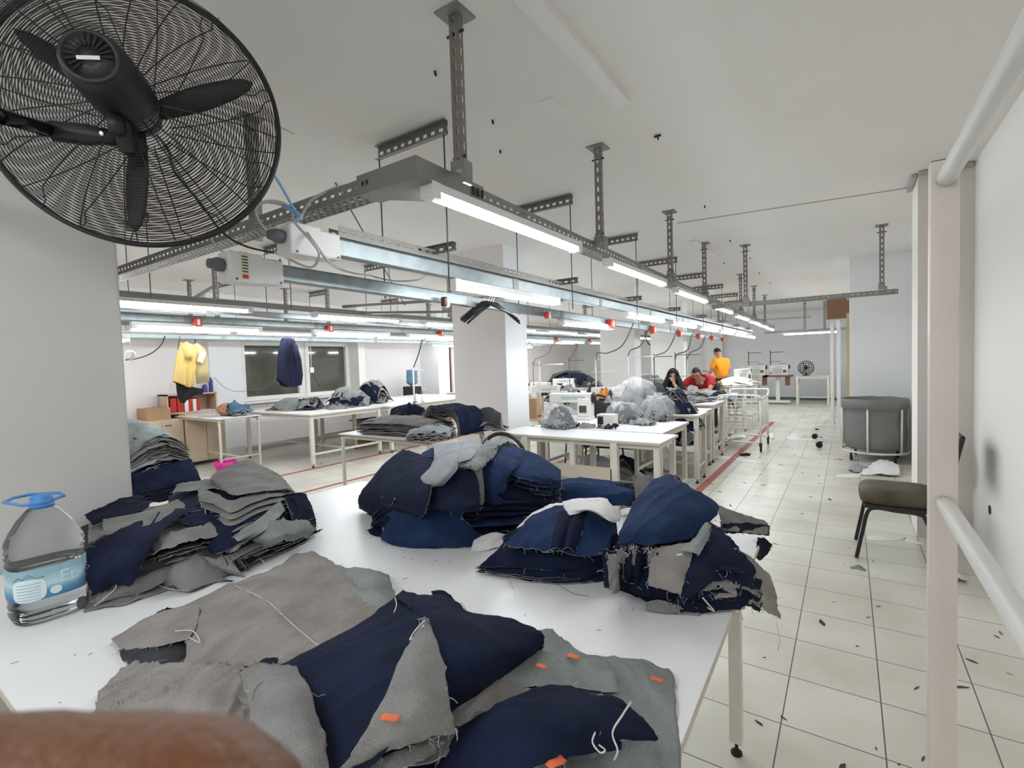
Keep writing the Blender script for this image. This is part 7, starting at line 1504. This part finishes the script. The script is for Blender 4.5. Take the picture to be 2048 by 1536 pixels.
    add2('a', Vector(j['pelvis'])+Vector((0, 0, .04)), (.165, .125)); add2('b', j['waist'], (.16, .138), 'a'); add2('c', j['chest'], (.18, .150), 'b'); add2('n', Vector(j['chest']).lerp(Vector(j['neck']), .9), (.105, .10), 'c')
    for s in 'LR':
        sh, el = Vector(j['sh'+s]), Vector(j['el'+s]); add2('s'+s, sh, .084, 'c'); add2('t'+s, sh.lerp(el, .45), .070, 's'+s); add2('u'+s, sh.lerp(el, .72), .062, 't'+s)
        if hijab: add2('v'+s, el, .054, 'u'+s); add2('w'+s, el.lerp(Vector(j['wr'+s]), .85), .042, 'v'+s)
    skinmesh('shirt', V2, E2, R2, shirt, e)
    V3 = [Vector(j['pelvis'])]; R3 = [(.158, .12)]; E3 = []
    for s in 'LR':
        hp, kn, an = Vector(j['hip'+s]), Vector(j['kn'+s]), Vector(j['an'+s]); b = len(V3); V3 += [hp, hp.lerp(kn, .5), kn, kn.lerp(an, .5), an+Vector((0, 0, .03))]; R3 += [.102, .088, .07, .066, .058]; E3 += [(0, b), (b, b+1), (b+1, b+2), (b+2, b+3), (b+3, b+4)]
        P(MB().lathe([(.035, 0), (.05, .01), (.05, .05), (.03, .075)], (an.x, an.y+.05, 0), (0, 0, 1), 16, sx=.95, sy=2.3).build('shoe', BLACK))
    skinmesh('trousers', V3, E3, R3, trousers, e)
    if collar: P(MB().box(-.0, .0, 0, 0, 0, 0).build('x', shirt)) if False else None
    return e
SK1 = mat('skin_tan', (.42, .21, .125), .5); SK2 = mat('skin_light', (.55, .32, .22), .5); HAIR = mat('dark_hair', (.018, .012, .009), .7)
REDT = mat('red_polo', (.36, .008, .012), .8, bump=.2, bscale=120); ORT = mat('orange_tshirt', (.82, .30, .015), .8, bump=.2, bscale=120); MAR = mat('maroon_trousers', (.07, .01, .015), .8); STR = mat('grey_black_sleeve', (.03, .03, .035), .85, c2=(.16, .16, .17), vscale=16, stretch=(1, 1, 4)); BLKC = mat('black_scarf', (.008, .008, .009), .85)
# man in red: local frame looks along +y; turned to face the camera side
rp = person('man in a red polo shirt bending over the white table with both forearms on it', (-2.22, 9.95, 0), pi-.12, dict(
    pelvis=(0, -.02, .88), waist=(0, .12, .98), chest=(0, .34, 1.03), neck=(0, .47, 1.06), neck2=(0, .53, 1.09), head=(0, .60, 1.15), face=(-.05, .80, -.52), hup=(0, .5, .85),
    shL=(-.21, .42, 1.03), elL=(-.27, .68, .86), wrL=(-.08, .83, .845), hdL=(.9, .3, 0), shR=(.21, .42, 1.03), elR=(.27, .66, .86), wrR=(.05, .80, .845), hdR=(-.9, .35, 0),
    hipL=(-.10, -.02, .84), knL=(-.11, .05, .46), anL=(-.12, -.02, .08), hipR=(.10, -.02, .84), knR=(.11, .07, .46), anR=(.12, .0, .08)), SK1, REDT, BLACK, HAIR)
bd = MB().box(-.075, -.045, .475, .479, .965, .995).build('chest_badge', mat('white_print', (.75, .72, .72), .6)); bd.parent = rp
person('woman in a black head scarf sitting with a hand at her mouth', (-2.58, 8.95, 0), pi-.05, dict(
    pelvis=(0, 0, .50), waist=(0, .04, .66), chest=(0, .08, .83), neck=(0, .10, .95), neck2=(0, .12, 1.02), head=(-.03, .14, 1.13), face=(-.30, .95, -.12),
    shL=(-.17, .08, .90), elL=(-.26, .24, .74), wrL=(-.10, .29, 1.00), hdL=(.35, -.15, .65), shR=(.17, .08, .90), elR=(.24, .26, .78), wrR=(.02, .42, .84), hdR=(-.8, .5, 0),
    hipL=(-.10, .03, .47), knL=(-.12, .42, .47), anL=(-.12, .42, .08), hipR=(.10, .03, .47), knR=(.12, .42, .47), anR=(.12, .42, .08)), SK2, STR, BLKC, BLKC, hijab=True)
stl = empty('stool', (-2.58, 8.97, 0), 'small stool under the woman in the black scarf', 'stool'); MB().lathe([(.16, .36), (.17, .37), (.17, .40), (.15, .41)], (-2.58, 8.97, 0), n=20).build('seat', BLACK, stl)
for k in range(4): g = pi/4+pi/2*k; MB().tube([(-2.58+.1*cos(g), 8.97+.1*sin(g), .37), (-2.58+.17*cos(g), 8.97+.17*sin(g), 0)], .012, 8).build('leg', BLKM, stl)
person('man in an orange t shirt standing with his back turned near the far wall', (-2.52, 12.72, 0), radians(58), dict(
    pelvis=(0, 0, .86), waist=(0, .02, 1.0), chest=(0, .04, 1.22), neck=(0, .05, 1.40), neck2=(0, .08, 1.46), head=(0, .13, 1.545), face=(.05, .90, -.45),
    shL=(-.20, .04, 1.34), elL=(-.27, .10, 1.06), wrL=(-.17, .33, 1.10), hdL=(.3, .9, .1), shR=(.20, .04, 1.34), elR=(.28, .05, 1.06), wrR=(.16, .30, 1.09), hdR=(-.3, .9, .1),
    hipL=(-.10, 0, .83), knL=(-.11, .02, .46), anL=(-.12, -.03, .08), hipR=(.10, 0, .83), knR=(.11, .03, .46), anR=(.12, -.02, .08)), SK1, ORT, MAR, HAIR)
